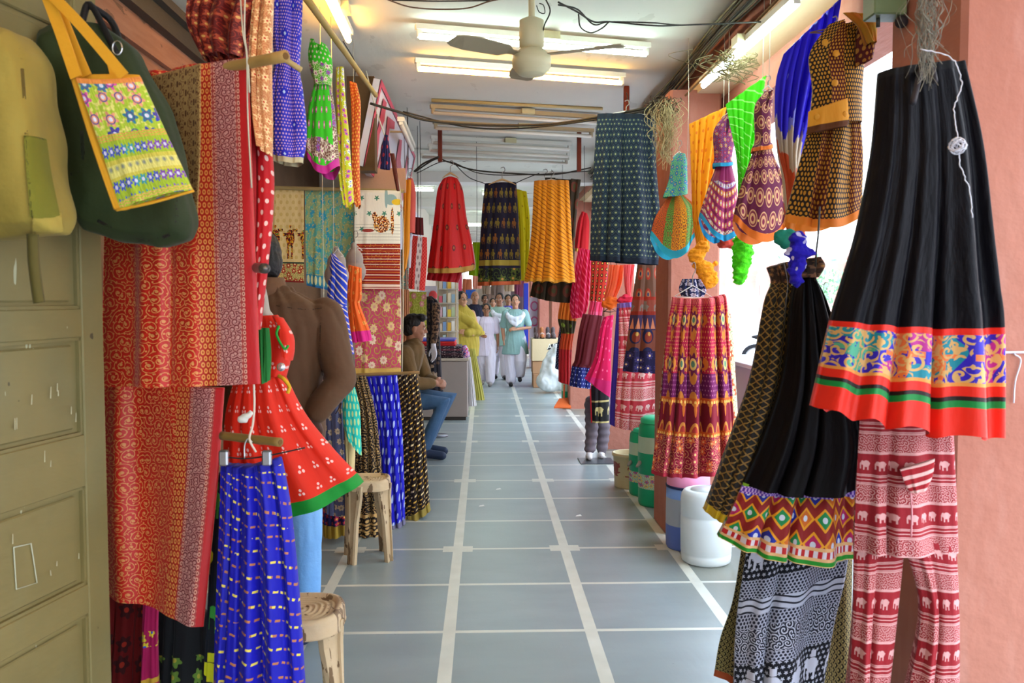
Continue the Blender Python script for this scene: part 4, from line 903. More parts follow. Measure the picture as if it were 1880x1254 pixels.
bmk = MAT('blue_knot', lambda n, u, v: n.lay('#2010a8', (n.noise(u*38, v*38, n.w*38, 1.0, 0.0) > .68, '#c0b8e0')), trans=.1, coords='Object', bump=.5, bs=60)
knot('knotted_end', [(1278, 470, 13), (1290, 455, 12), (1284, 486, 11), (1296, 498, 15), (1302, 512, 15), (1298, 519, 11), (1314, 484, 5)], 4.55, ymk, '', parent=bpy.data.objects['marigold_dupatta'])
knot('knotted_end', [(1363, 446, 15), (1364, 462, 17), (1362, 480, 16), (1360, 496, 14), (1358, 511, 11), (1372, 455, 10)], 3.95, gmk, '', parent=bpy.data.objects['green_dupatta'])
knot('dupatta_knot', [(1463, 440, 14), (1468, 458, 17), (1464, 478, 15), (1462, 500, 14), (1463, 513, 11), (1482, 462, 10), (1450, 462, 9)], 2.42, bmk, 'violet-blue knotted bundle with white dots over the gathered skirts')
knot('cloth_bundle', [(1436, 438, 14), (1450, 436, 13), (1444, 450, 10)], 2.6, plain('#17806a', .7), 'teal cloth bundle left of the violet-blue knot', 'bundle')
knot('cloth_bundle', [(1330, 444, 12), (1342, 446, 9)], 4.4, plain('#a8301c', .8), 'rust cloth bundle between the yellow and green knots', 'bundle')
knot('knotted_end', [(1120, 556, 11), (1113, 558, 8), (1128, 555, 8)], 6.75, plain('#f0701c', .8, .15), '', parent=bpy.data.objects['coral_dupatta'])
knot('knotted_end', [(1148, 549, 8), (1156, 551, 8), (1140, 551, 6), (1162, 550, 5)], 6.65, plain('#c81c3c', .8, .15), '', parent=bpy.data.objects['coral_dupatta.001'])
# ------------------------------------------------------------------ people
def skin_m(c): return plain(c, .55, 0, 0, .04, .05, .4)
def hand_parts(mb, wrist, d, nrm, side=1, curl=.5, sc=1.0):
    # palm and five separate fingers; d = finger direction, nrm = way the palm faces, side = thumb side
    d = Vector(d).normalized(); nrm = (Vector(nrm)-d*Vector(nrm).dot(d)).normalized(); s = d.cross(nrm)*side
    w = Vector(wrist); L = .085*sc
    for k, (o, ln) in enumerate(((.030, .070), (.010, .078), (-.010, .073), (-.029, .057))):
        kn = w+d*L*(1-.05*abs(k-1))+s*o*sc
        mb.chain([(*(w+d*.012*sc+s*o*.6*sc), .015*sc), (*kn, .0125*sc)], 8)
        p = kn; a = curl*.55; seg = ln*sc
        for j, q in enumerate((.45, .32, .27)):
            dd = d*math.cos(a)+nrm*math.sin(a); p2 = p+dd*seg*q
            mb.chain([(*p, (.0088-.0008*j)*sc), (*p2, (.0080-.0009*j)*sc)], 8); p = p2; a += curl*.85
    b = w+d*.025*sc+s*.028*sc; b2 = b+(d*.6+s*.75+nrm*.25*curl).normalized()*.034*sc; b3 = b2+(d*.85+s*.35+nrm*.6*curl).normalized()*.028*sc
    b4 = b3+(d+nrm*.6*curl).normalized()*.02*sc
    mb.chain([(*b, .014*sc), (*b2, .0115*sc)], 8); mb.chain([(*b2, .0105*sc), (*b3, .009*sc)], 8); mb.chain([(*b3, .009*sc), (*b4, .0072*sc)], 8)
def head_parts(mb, c, R, sc=1.0, neck=None):
    q = lambda x, y, z: Vector(c)+R @ (Vector((x, y, z))*sc)
    mb.ell(q(0, .008, .02), (.074*sc, .094*sc, .1*sc), 18, 14, R)
    mb.ell(q(0, -.028, -.045), (.056*sc, .058*sc, .066*sc), 16, 12, R)
    mb.ell(q(0, -.062, -.092), (.025*sc, .022*sc, .02*sc), 10, 8, R)
    mb.chain([(*q(0, -.085, .018), .0085*sc), (*q(0, -.104, -.02), .0125*sc)], 8)
    for s in (1, -1):
        mb.ell(q(s*.011, -.094, -.024), (.008*sc, .009*sc, .007*sc), 8, 6, R)
        mb.ell(q(s*.076, .008, -.005), (.008*sc, .018*sc, .03*sc), 10, 8, R)
        mb.chain([(*q(s*.014, -.086, .03), .006*sc), (*q(s*.045, -.075, .034), .006*sc)], 8)
        mb.ell(q(s*.034, -.062, -.028), (.022*sc, .02*sc, .02*sc), 10, 8, R)
    mb.chain([(*q(-.018, -.083, -.052), .006*sc), (*q(.018, -.083, -.052), .006*sc)], 8)
    if neck: mb.chain([(*neck, .052*sc), (*q(0, .02, -.06), .05*sc)], 14)
def face_bits(c, R, sc, root, body, skin):
    q = lambda x, y, z: Vector(c)+R @ (Vector((x, y, z))*sc)
    for s in (1, -1):
        mb = MB().ell(q(s*.029, -.079, .008), (.013*sc, .008*sc, .0065*sc), 10, 8, R); e = mb.build('eye', plain('#e8e4dc', .3), root, True)
        MB().ell(q(s*.029, -.0855, .008), (.0055*sc, .003*sc, .0055*sc), 8, 6, R).build('iris', plain('#1c100a', .3), e, True)
        MB().tube([q(s*.014, -.0905, .031), q(s*.03, -.09, .036), q(s*.048, -.078, .03)], [.002*sc, .0035*sc, .002*sc], 6).build('eyebrow', plain('#1a120e', .8), root, True)
    MB().tube([q(-.022, -.083, -.052), q(-.01, -.0895, -.049), q(.01, -.0895, -.049), q(.022, -.083, -.052)], [.002*sc, .0045*sc, .0045*sc, .002*sc], 6).build('mouth', plain('#8a4438', .5), root, True)
def hair_parts(c, R, sc, style, root, col='#15100d'):
    q = lambda x, y, z: Vector(c)+R @ (Vector((x, y, z))*sc); mb = MB()
    if style == 'bald':
        for s in (1, -1): mb.ell(q(s*.066, .03, .01), (.016*sc, .05*sc, .045*sc), 12, 8, R)
        mb.ell(q(0, .085, .0), (.06*sc, .02*sc, .05*sc), 12, 8, R)
    else:
        mb.ell(q(0, .026, .045), (.083*sc, .095*sc, .088*sc), 20, 14, R)
        mb.ell(q(0, .05, .0), (.08*sc, .068*sc, .08*sc), 18, 12, R)
        if style == 'thick':
            mb.ell(q(-.02, -.045, .105), (.06*sc, .05*sc, .035*sc), 14, 10, R); mb.ell(q(.03, -.03, .1), (.05*sc, .055*sc, .035*sc), 14, 10, R)
        if style == 'parted':
            for s in (1, -1): mb.ell(q(s*.058, -.012, .045), (.028*sc, .05*sc, .05*sc), 12, 8, R)
            mb.ell(q(0, .1, -.03), (.04*sc, .035*sc, .04*sc), 12, 8, R)
        if style == 'tail':
            for s in (1, -1): mb.ell(q(s*.055, -.005, .04), (.028*sc, .05*sc, .05*sc), 12, 8, R)
            mb.chain([(*q(0, .1, .0), .03*sc), (*q(0, .12, -.15), .02*sc), (*q(0, .11, -.3), .01*sc)], 8)
    me = remesh(mb, .006*sc if sc > .5 else .005, 2)
    for v in NV(me): v.co += v.normal*(mnoise.noise(Vector((v.co.x*60, v.co.y*60, v.co.z*25)))*.004)
    return link('hair', me, plain(col, .55, 0, 0, .3), root)
def person(label, base, H, ang, J, skin='#a8714f', hair='parted', haircol='#15100d', head=(0, 0, 0), headang=(0, 0, 0), hands=(), clothes=(), shoes=None, glasses=None, vox=.009, group=None):
    """J: joints in a local frame facing -Y, for a person 1.6 m tall."""
    sc = H/1.6; RZ = Matrix.Rotation(ang, 3, 'Z'); base = Vector(base)
    T = lambda p: base+RZ @ (Vector(p)*sc)
    root = empty('person', base, label, 'person', group)
    mb = MB()
    def limb(keys, el=1.0, grow=0.0, mb=mb):
        mb.chain([(*T(J[k][:3]), (J[k][3]+grow)*sc) for k in keys], 14, el)
    def torso(rows, mb, g=0.0):
        mb.rows([[T((cx+(rx+g)*math.cos(2*PI*k/20), cy+(ry+g)*math.sin(2*PI*k/20), z)) for k in range(20)] for cx, cy, z, rx, ry in rows])
    torso(J['torso'], mb)
    for s in 'LR':
        limb(['hip'+s, 'knee'+s, 'ankle'+s]); limb(['sho'+s, 'elb'+s, 'wri'+s])
        a = J['ankle'+s]; toe = J.get('toe'+s, (a[0], a[1]-.16, .03, .03))
        mb.chain([(*T((a[0], a[1]+.03, max(.035, a[2]-.05))), .034*sc), (*T(toe[:3]), .03*sc)], 10)
    HR = RZ @ Euler(headang).to_matrix(); hc = T(J['head'])
    head_parts(mb, hc, HR, sc, T(J['neck']))
    for w, d, nn, sd, curl in hands: hand_parts(mb, T(w), RZ @ Vector(d), RZ @ Vector(nn), sd, curl, sc)
    body = link('body', remesh(mb, vox*.8, 2), skin_m(skin), root)
    face_bits(hc, HR, sc, root, body, skin); hair_parts(hc, HR, sc, hair, root, haircol)
    for nm, mat, build in clothes:
        m2 = MB(); build(m2, limb, torso, T, J); me = remesh(m2, vox, 3)
        for v in NV(me):
            a_ = math.atan2(v.co.y-base.y, v.co.x-base.x); v.co += v.normal*(abs(mnoise.noise(Vector((a_*3.4+v.co.z*2.2, v.co.z*2.4, 3+len(nm)))))*.013+abs(mnoise.noise(v.co*11))*.003)
        link(nm, me, mat, root)
    if shoes:
        for s in 'LR':
            a = J['ankle'+s]; toe = J.get('toe'+s, (a[0], a[1]-.16, .03, .03)); m2 = MB()
            m2.chain([(*T((a[0], a[1]+.035, max(.04, a[2]-.04))), .044*sc), (*T((toe[0], toe[1]-.01, toe[2]+.008)), .038*sc)], 12)
            link('shoe', remesh(m2, .007, 2), shoes, root)
    if glasses:
        q = lambda x, y, z: hc+HR @ (Vector((x, y, z))*sc); m2 = MB()
        for s in (1, -1):
            m2.tube([q(s*(.031+.02*math.cos(t*PI/6)), -.098, .006+.014*math.sin(t*PI/6)) for t in range(13)], .0018, 6, False)
            m2.tube([q(s*.05, -.097, .01), q(s*.074, -.04, .012), q(s*.078, .01, .005)], .0015, 6)
        m2.tube([q(-.011, -.1, .008), q(.011, -.1, .008)], .0018, 6); m2.build('glasses', plain('#1a1412', .4), root, True)
    return root, T
def stand(**kw):
    J = dict(torso=[(0, 0, .78, .12, .09), (0, 0, .86, .15, .105), (0, 0, .98, .125, .09), (0, -.005, 1.1, .14, .1), (0, 0, 1.22, .155, .1), (0, .01, 1.3, .13, .075), (0, .01, 1.34, .06, .05)],
             hipL=(.085, 0, .82, .088), kneeL=(.09, -.015, .44, .055), ankleL=(.09, .01, .08, .038), hipR=(-.085, 0, .82, .088), kneeR=(-.09, -.015, .44, .055), ankleR=(-.09, .01, .08, .038),
             shoL=(.165, .01, 1.27, .05), elbL=(.22, .02, 1.0, .038), wriL=(.23, -.05, .78, .026), shoR=(-.165, .01, 1.27, .05), elbR=(-.22, .02, 1.0, .038), wriR=(-.23, -.05, .78, .026),
             neck=(0, .012, 1.31), head=(0, -.005, 1.475))
    J.update(kw); return J
def c_top(hem=.8, flare=.17, sleeve='wri', g=.014, depth=None, frac=1.0):
    def b(m2, limb, torso, T, J):
        rows = [(cx, cy, z, rx, ry) for cx, cy, z, rx, ry in J['torso'] if z > .9]
        c0 = J['torso'][1]
        torso([(c0[0], c0[1], hem, flare, (depth or flare*.72)), (c0[0], c0[1], (hem+.92)/2, (flare+.16)/2, ((depth or flare*.72)+.115)/2)]+[(rows[0][0], rows[0][1], .93, .14, .1)]+rows, m2, g)
        for s in 'LR':
            a, e, w = [Vector(J[k+s][:3]) for k in ('sho', 'elb', 'wri')]
            if sleeve == 'wri': limb(['sho'+s, 'elb'+s], 1, g+.004, m2); m2.chain([(*T(e), .058*1.0), (*T(e.lerp(w, .9)), .04)], 12)
            elif sleeve == 'half':
                m2.chain([(*T(a), .064), (*T(a.lerp(e, .75)), .058)], 12)
    return b
def c_trousers(g=.016, wide=.0, top=.9):
    def b(m2, limb, torso, T, J):
        torso([(J['torso'][0][0], J['torso'][0][1], .76, .13, .1), (J['torso'][1][0], J['torso'][1][1], .86, .155, .11), (J['torso'][2][0], J['torso'][2][1], top+.03, .14, .1)], m2, .006)
        for s in 'LR':
            h, k, a = [Vector(J[q+s][:3]) for q in ('hip', 'knee', 'ankle')]
            m2.chain([(*T(h), .09+wide*.3), (*T(k), .066+wide), (*T(a.lerp(k, .06)), .05+wide)], 14)
    return b
brown = MAT('brown_cotton', lambda n, u, v: n.mix('#60422a', '#4c331f', n.noise(u*6, v*6, n.w*3, 1.0, 3.0)), rough=.8, bump=.5, bs=9, coords='Object')
jeans = MAT('pale_denim', lambda n, u, v: n.mix('#84b6e6', '#4f88c6', n.noise(u*7, v*7, n.w*2, 1.0, 3.0)*1.6-.3), rough=.85, bump=.3, bs=25, coords='Object')
jeans2 = MAT('mid_denim', lambda n, u, v: n.mix('#4f7398', '#2c4a6c', n.noise(u*7, v*7, n.w*2, 1.0, 3.0)*1.6-.3), rough=.85, bump=.3, bs=25, coords='Object')
# the man seen from behind: faces away (angle pi)
bx = P(506, 1150, 3.62).x
Jm = stand(shoR=(-.185, .0, 1.215, .056), shoL=(.19, .0, 1.215, .056),
           torso=[(0, 0, .76, .13, .1), (0, 0, .86, .16, .115), (0, 0, .98, .155, .11), (0, -.01, 1.1, .175, .12), (0, 0, 1.2, .185, .115), (0, .01, 1.265, .14, .09), (.01, .0, 1.3, .065, .055)],
           elbL=(.255, .05, .985, .042), wriL=(.165, .1, .865, .03), elbR=(-.24, -.02, .98, .044), wriR=(-.2, -.22, .98, .03),
           head=(.0, -.05, 1.435), neck=(.0, .0, 1.27),
           hipL=(.09, 0, .82, .09), kneeL=(.1, -.0, .45, .06), ankleL=(.1, .02, .08, .042), hipR=(-.09, 0, .82, .09), kneeR=(-.1, -.02, .45, .06), ankleR=(-.1, .0, .08, .042))
# angle pi turns local +x to world -x, so the arm on the passage side is R in world terms: mirror
def mirror(J):
    o = {}
    for k, v in J.items():
        if k == 'torso': o[k] = [(-a, b, c, d, e) for a, b, c, d, e in v]
        else:
            kk = k[:-1]+{'L': 'R', 'R': 'L'}[k[-1]] if k[-1] in 'LR' else k
            o[kk] = (-v[0],)+tuple(v[1:])
    return o
Jm = mirror(Jm); Jm['head'] = (.075, -.08, 1.405); Jm['neck'] = (.04, .0, 1.28)
def shirt_long(m2, limb, torso, T, J):
    rows = [(cx, cy, z, rx, ry) for cx, cy, z, rx, ry in J['torso'] if z > .9]
    torso([(0, 0, .755, .165, .125), (0, 0, .84, .17, .128)]+rows, m2, .018)
    torso([(.0, .0, 1.24, .11, .085), (.0, -.0, 1.3, .078, .068), (.0, -.01, 1.325, .07, .066)], m2, .0)
    for s in 'LR':
        a, e, w = [Vector(J[k+s][:3]) for k in ('sho', 'elb', 'wri')]
        m2.chain([(*T(a), .078), (*T(a.lerp(e, .5)), .07), (*T(e), .06)], 14); m2.chain([(*T(e), .06), (*T(e.lerp(w, .5)), .052), (*T(e.lerp(w, .92)), .043)], 14)
r, T = person('person seen from behind in a brown long-sleeved shirt and pale jeans, hand on hip', (bx, 3.66, 0), 1.8, PI, Jm, '#4a2c1e', 'short', head=None, headang=(0.25, 0, .5),
              hands=[(Jm['wriR'][:3], (.55, -.1, -.85), (.2, -1, .2), 1, .5), (Jm['wriL'][:3], (0, -1, .1), (0, 0, -1), 1, .4)],
              clothes=[('shirt', brown, shirt_long), ('jeans', jeans, c_trousers(.016, .012))], shoes=plain('#1f3458', .6), vox=.009)
# the seated man, facing the passage (angle +90 deg turns -Y to +X)
sb = P(740, 850, 7.9); sb = Vector((sb.x, 7.9, 0))
Js = stand(torso=[(0, .06, .45, .15, .12), (0, .05, .53, .16, .13), (0, .02, .68, .15, .115), (0, -.03, .82, .165, .12), (0, -.07, .94, .17, .11), (0, -.09, 1.0, .13, .085), (0, -.1, 1.03, .065, .05)],
           hipL=(.09, .04, .5, .095), kneeL=(.13, -.4, .52, .066), ankleL=(.12, -.18, .1, .045), hipR=(-.09, .04, .5, .095), kneeR=(-.12, -.4, .5, .066), ankleR=(-.12, -.22, .1, .045),
           shoL=(.18, -.07, .93, .06), elbL=(.23, -.16, .68, .045), wriL=(.07, -.3, .66, .032), shoR=(-.18, -.07, .93, .06), elbR=(-.22, -.16, .68, .045), wriR=(-.06, -.31, .67, .032),
           neck=(0, -.09, 1.0), head=(0, -.12, 1.15))
def sh2(m2, limb, torso, T, J):
    torso(J['torso'], m2, .018); torso([(0, -.1, 1.02, .07, .06), (0, -.11, 1.06, .06, .055)], m2, .002)
    for s in 'LR':
        a, e, w = [Vector(J[k+s][:3]) for k in ('sho', 'elb', 'wri')]
        m2.chain([(*T(a), .08), (*T(e), .064)], 14); m2.chain([(*T(e), .062), (*T(e.lerp(w, .85)), .046)], 14)
def tr2(m2, limb, torso, T, J):
    torso([(0, .06, .44, .155, .13), (0, .05, .56, .16, .13)], m2, .01)
    for s in 'LR':
        h, k, a = [Vector(J[q+s][:3]) for q in ('hip', 'knee', 'ankle')]
        m2.chain([(*T(h), .11), (*T(k), .082), (*T(a.lerp(k, .05)), .058)], 14)
person('person sitting sideways in a brown shirt and blue jeans, hands clasped over the knees', sb, 1.62, PI*.44, Js, '#9c6a50', 'thick', headang=(.12, 0, .25),
       hands=[(Js['wriL'][:3], (-.6, -.75, -.1), (-.6, .5, -.3), -1, .8), (Js['wriR'][:3], (.6, -.75, -.05), (.5, .6, -.4), 1, .8)],
       clothes=[('shirt', MAT('khaki_brown_cotton', lambda n, u, v: n.mix('#6e5430', '#54401f', n.noise(u*8, v*8, n.w*4, 1.0, 3.0)), rough=.8, bump=.4, bs=12, coords='Object'), sh2), ('jeans', jeans2, tr2)], shoes=plain('#23304a', .6), vox=.009)
# people walking up the passage
white = plain('#d2c9dc', .8); teal = plain('#86aaa8', .8); black = plain('#141218', .4)
def at(px, Y): q = P(px, 600, Y); return (q.x, Y, 0)
def dup_bits(m2, T, pts, r): m2.chain([(*T(p), r) for p in pts], 10)
# shawl woman
sw = stand(wriL=(.1, -.2, .95, .026), elbL=(.24, -.06, 1.0, .038), wriR=(-.02, -.2, .98, .026))
def shawl(m2, limb, torso, T, J):
    torso([(0, -.02, .62, .25, .18), (0, -.02, .8, .27, .19), (0, -.01, 1.0, .26, .18), (0, 0, 1.15, .23, .16), (0, .01, 1.27, .2, .13), (0, .02, 1.36, .1, .09), (0, .03, 1.4, .08, .08)], m2, 0)
    m2.chain([(*T((.2, -.12, 1.0)), .07), (*T((.02, -.2, .98)), .06)], 12)
    m2.chain([(*T((-.16, -.05, 1.28)), .07), (*T((.1, -.16, 1.12)), .07), (*T((.22, -.1, 1.0)), .08)], 12)
def sarilow(m2, limb, torso, T, J): torso([(0, 0, .04, .23, .2), (0, 0, .3, .21, .17), (0, 0, .62, .2, .15), (0, 0, .9, .16, .12)], m2, 0)
yel = MAT('mustard_shawl', lambda n, u, v: n.mix('#b3a03c', '#8f7c28', n.noise(u*10, v*10, n.w*5, 1.0, 3.0)), rough=.8, bump=.6, bs=8, coords='Object')
person('person in glasses wrapped in a mustard yellow shawl beside the counter', at(848, 12.6), 1.53, .35, sw, '#b08060', 'parted', headang=(0, 0, .2), hands=[((.02, -.2, .99), (-1, -.1, .1), (0, 1, 0), 1, .6)],
       clothes=[('shawl', yel, shawl), ('sari', plain('#d8cf8a', .8), sarilow)], glasses=True, shoes=black)
person('person in a navy T-shirt standing between the yellow shawl and the children', at(872, 16.4), 1.56, .1, stand(), '#9a6a4c', 'bald', haircol='#2a221e',
       clothes=[('shirt', plain('#1c1c34', .8), c_top(.78, .17, 'half')), ('trousers', plain('#3a2420', .8), c_trousers())], shoes=black)
gi = stand(wriR=(-.08, -.2, .98, .024), elbR=(-.23, -.02, 1.02, .036), kneeL=(.08, -.09, .44, .055), ankleL=(.08, -.12, .08, .038), kneeR=(-.08, .02, .44, .055), ankleR=(-.08, .1, .1, .038))
g1 = person('child in a pale lilac tunic and trousers carrying a small yellow box', at(893, 14.3), 1.34, -.05, gi, '#96664a', 'parted', glasses=True,
       hands=[(gi['wriR'][:3], (.5, -.8, 0), (.4, .4, -.4), 1, .9), (gi['wriL'][:3], (0, -.1, -1), (-1, 0, 0), -1, .4)],
       clothes=[('tunic', white, c_top(.58, .2, 'half', .02)), ('trousers', plain('#d8d2e0', .8), c_trousers(.02, .02))], shoes=plain('#8a8480', .6))
gt = stand(wriL=(.02, -.2, 1.0, .026), elbL=(.25, -.04, 1.02, .038), wriR=(-.2, -.03, .8, .026), kneeL=(.09, -.1, .44, .055), ankleL=(.08, -.02, .2, .038), toeL=(.08, -.12, .1, .03), kneeR=(-.08, -.02, .44, .055), ankleR=(-.08, -.06, .08, .038))
def bib(m2, limb, torso, T, J):
    for s in (1, -1): dup_bits(m2, T, [(s*.14, .02, 1.3), (s*.13, -.1, 1.22), (s*.06, -.15, 1.12), (0, -.16, 1.08)], .035)
    m2.box(tuple(T((-.13, -.135, 1.12))), tuple(T((.13, -.16, 1.24)))) if False else dup_bits(m2, T, [(-.1, -.14, 1.2), (0, -.155, 1.17), (.1, -.14, 1.2)], .04)
person('schoolchild at the front in a teal tunic, white sash and trousers, hand at the waist', at(946, 14.2), 1.49, -.02, gt, '#b98568', 'tail', headang=(0, 0, 0),
       hands=[(gt['wriL'][:3], (-1, -.2, 0), (0, .6, -.6), -1, .7), (gt['wriR'][:3], (0, -.1, -1), (1, 0, 0), 1, .4)],
       clothes=[('tunic', teal, c_top(.56, .22, 'half', .02)), ('sash', plain('#d6dce8', .8), bib), ('trousers', plain('#d8d4e4', .8), c_trousers(.02, .03))], shoes=black)
person('schoolchild in a teal tunic and white trousers walking one step behind', at(917, 15.4), 1.52, .1, gi, '#8f6046', 'tail', headang=(0, 0, -.35),
       hands=[(gi['wriL'][:3], (0, -.1, -1), (-1, 0, 0), -1, .4)],
       clothes=[('tunic', plain('#8aa89c', .8), c_top(.62, .2, 'half', .02)), ('sash', plain('#d6dce8', .8), bib), ('trousers', plain('#dcd6e2', .8), c_trousers(.02, .02))], shoes=black)
person('person far back in violet, head showing between the two teal tunics', at(933, 18.5), 1.5, 0, stand(), '#a87858', 'parted', clothes=[('tunic', plain('#5c50b8', .8), c_top(.6, .2, 'half')), ('trousers', plain('#3a3460', .8), c_trousers())], shoes=black)
person('person far back in green, only the dark head showing beside the navy T-shirt', at(890, 21), 1.5, .3, stand(), '#7a5038', 'parted', clothes=[('tunic', plain('#3c7a6a', .8), c_top(.7, .18, 'half')), ('trousers', plain('#2a2a30', .8), c_trousers())], shoes=black)
person('person far back in pale grey behind the lilac tunic', at(905, 19.5), 1.42, 0, stand(), '#a87858', 'parted', clothes=[('tunic', plain('#a8a0a8', .8), c_top(.7, .18, 'half')), ('trousers', plain('#5a5048', .8), c_trousers())], shoes=black)
bx_ = MB(); q = P(883, 610, 14.3); bx_.box((q.x-.05, 13.98, q.z-.03), (q.x+.06, 14.06, q.z+.03), .008); tag(bx_.build('snack_box', plain('#d9c050', .6)), 'small yellow box held by the child in lilac', 'box')
# ------------------------------------------------------------------ door and bags
gd_fn = lambda n, u, v: n.lay(n.mix('#847445', '#6a5f37', n.noise(u*4, v*4, n.w*4, 1.0, 5.0)*1.3-.15),
    (((n.noise(u*50, v*50, n.w*7, 1.0, 2.0) > .7) & (n.noise(u*4, v*4, n.w*3+5, 1.0, 2.0) > .5)), '#a8a888'), ((n.noise(u*9, v*9, n.w*9, 1.0, 5.0) > .68), '#40351f'), ((n.noise(u*3+9, v*3, n.w*1.5, 1.0, 3.0)-.45)*1.2, '#63705a'))
dm = MAT('old_green_paint', gd_fn, rough=.6, sheen=0, bump=.2, bs=20, coords='Object', spec=.35)
FD = P(190, 700, 2.3); dd = Vector((-math.tan(.194), -1, 0)).normalized(); dn = Vector((-dd.y, dd.x, 0))  # along towards camera; face normal
if dn.x < 0: dn = -dn
door = empty('door_1', (FD.x, FD.y, 0)); tag(door, kind='structure')
def slab(name, a0, a1, z0, z1, n0, n1, bev=.0, par=door, m=dm):
    mb = MB().box((a0, n0, z0), (a1, n1, z1), bev)
    M4 = Matrix(((dd.x, dn.x, 0, FD.x), (dd.y, dn.y, 0, FD.y), (0, 0, 1, 0), (0, 0, 0, 1)))
    return mb.xf(M4).build(name, m, par)
slab('door_leaf', 0, 1.5, .04, 2.6, -.045, -.012)
slab('stile', 0, .085, .04, 2.6, -.012, .004, .003); slab('stile', .78, .9, .04, 2.6, -.012, .004, .003)
for z0, z1 in ((.04, .2), (.31, .37), (.645, .72), (.972, 1.103), (1.349, 1.42), (1.68, 1.76), (2.0, 2.08), (2.4, 2.6)): slab('rail', .085, .78, z0, z1, -.012, .003, .0018)
for z0, z1 in ((.2, .31), (.37, .645), (.72, .972), (1.103, 1.349), (1.42, 1.68), (1.76, 2.0), (2.08, 2.4)):
    slab('panel', .115, .75, z0+.018, z1-.018, -.012, -.004, .004)
    for a0, a1, b0, b1 in ((.085, .78, z0, z0+.008), (.085, .78, z1-.008, z1), (.085, .093, z0, z1), (.772, .78, z0, z1)): slab('moulding', a0, a1, b0, b1, -.012, -.002)
# chalked rectangle on the door
def door_at(px, py, off=.006):
    d = CR @ Vector(((px-940)/F, -(py-627)/F, -1.0)); o = Vector((0, 0, CAMH)); p0 = FD+dn*off
    k = (p0-o).dot(dn)/d.dot(dn); return o+d*k
MB().tube([door_at(25, 1005, -.001), door_at(57, 998, -.001), door_at(68, 1070, -.001), door_at(30, 1082, -.001), door_at(25, 1005, -.001)], .0015, 5).build('chalk_mark', plain('#b8b8a0', .9), door)
for i in range(26):
    x = rnd.uniform(15, 150); y = rnd.choice([rnd.uniform(700, 860), rnd.uniform(960, 1060)]); h = rnd.uniform(4, 22)
    if i < 14: MB().tube([door_at(x, y, .0035), door_at(x+rnd.uniform(-1, 1), y+h, .0035)], [.0009, .0014], 5).build('paint_chip', plain('#b0a888', .9), door)
kh = MAT('khaki_canvas', lambda n, u, v: n.mix('#a08a3c', '#7a6622', n.noise(u*9, v*9, n.w*5, 1.0, 3.0)*1.5-.25), rough=.8, bump=.3, bs=20, coords='Object')
def bagmesh(pts, Y, thick, seed=0, vox=.008):
    # soft bag: outline of pixels extruded in depth then remeshed
    n_ = len(pts); mb = MB(); c = sum((P(x, y, Y) for x, y in pts), Vector())/n_
    rows = []
    for k, (s, dy) in enumerate(((.55, -.5), (.88, -.42), (1, -.2), (1, .2), (.88, .42), (.55, .5))):
        rows.append([Vector((c.x+(P(x, y, Y).x-c.x)*s, Y+dy*thick, c.z+(P(x, y, Y).z-c.z)*s)) for x, y in pts])
    mb.rows(rows); me = remesh(mb, vox, 6)
    for v in NV(me): v.co += v.normal*mnoise.noise(v.co*9+Vector((seed, 0, 0)))*.012
    return me
t = empty('khaki_backpack', P(40, 430, 1.85), 'khaki canvas backpack hanging at the far left of the green door', 'backpack')
bb1 = link('bag_body', bagmesh([(-90, 70), (-10, 50), (40, 62), (70, 110), (88, 220), (105, 330), (118, 400), (112, 428), (40, 436), (-60, 440), (-110, 420), (-110, 200)], 1.85, .2), kh, t)
sp_ = DR('side_pocket', [(46, 250, 84, 255), (52, 320, 92, 320), (60, 400, 106, 393)], 1.765, [('side_pocket', 0, 2, plain('#6e6a18', .8))], parent=t, puff=.03, pleats=1, amp=.004)
bp_ = DR('bottom_panel', [(60, 398, 112, 390), (62, 432, 114, 424)], 1.775, [('bottom_panel', 0, 1, plain('#a8903c', .8))], parent=t, puff=.02, pleats=1, amp=.003)
stick(sp_, bb1, .006); stick(bp_, bb1, .004)
sm_ = rope('seam', [P(38, 90, 1.745), P(46, 200, 1.74), P(52, 320, 1.735), P(60, 425, 1.735)], .003, plain('#5c4c18', .8), t)
stick(sm_, bb1, .0)
rope('hanging_strap', [P(60, 430, 1.8), P(62, 480, 1.8), P(68, 530, 1.8), P(72, 556, 1.8)], [.011]*19, plain('#544a1c', .8), t)
t = empty('green_backpack', P(260, 450, 2.1), 'large dark green backpack hanging behind the embroidered tote bag', 'backpack')
gm_ = MAT('dark_green_canvas', lambda n, u, v: n.mix('#2e3b16', '#1a230a', n.noise(u*7, v*7, n.w*5, 1.0, 3.0)*1.5-.25), rough=.75, bump=.2, bs=20, coords='Object')
bb2 = link('bag_body', bagmesh([(78, 60), (120, 40), (190, 45), (250, 95), (310, 200), (345, 320), (357, 410), (350, 440), (300, 455), (220, 446), (160, 425), (120, 330), (95, 200)], 2.12, .16, 3), gm_, t)
pi1 = rope('piping', [P(112, 320, 2.05), P(150, 312, 2.035), P(150, 240, 2.035)], .004, plain('#141c0e', .7), t)
pi2 = rope('piping', [P(180, 405, 2.04), P(250, 440, 2.035), P(318, 425, 2.03), P(322, 360, 2.03)], .004, plain('#1c120c', .7), t)
stick(pi1, bb2, 0); stick(pi2, bb2, 0)
for a in ([P(150, 40, 2.08), P(165, 8, 2.1), P(200, 70, 2.06), P(215, 100, 2.05)], [P(165, 10, 2.1), P(205, 40, 2.15), P(225, 95, 2.1)]):
    rope('handle', a, .008, plain('#0f0f12', .6), t)
MB().tube([P(215+9*math.cos(i*PI/6), 88+13*math.sin(i*PI/6), 2.0) for i in range(13)], .0022, 6, False).build('metal_ring', plain('#b8b8b8', .25, 0, 1, 0), t, True)
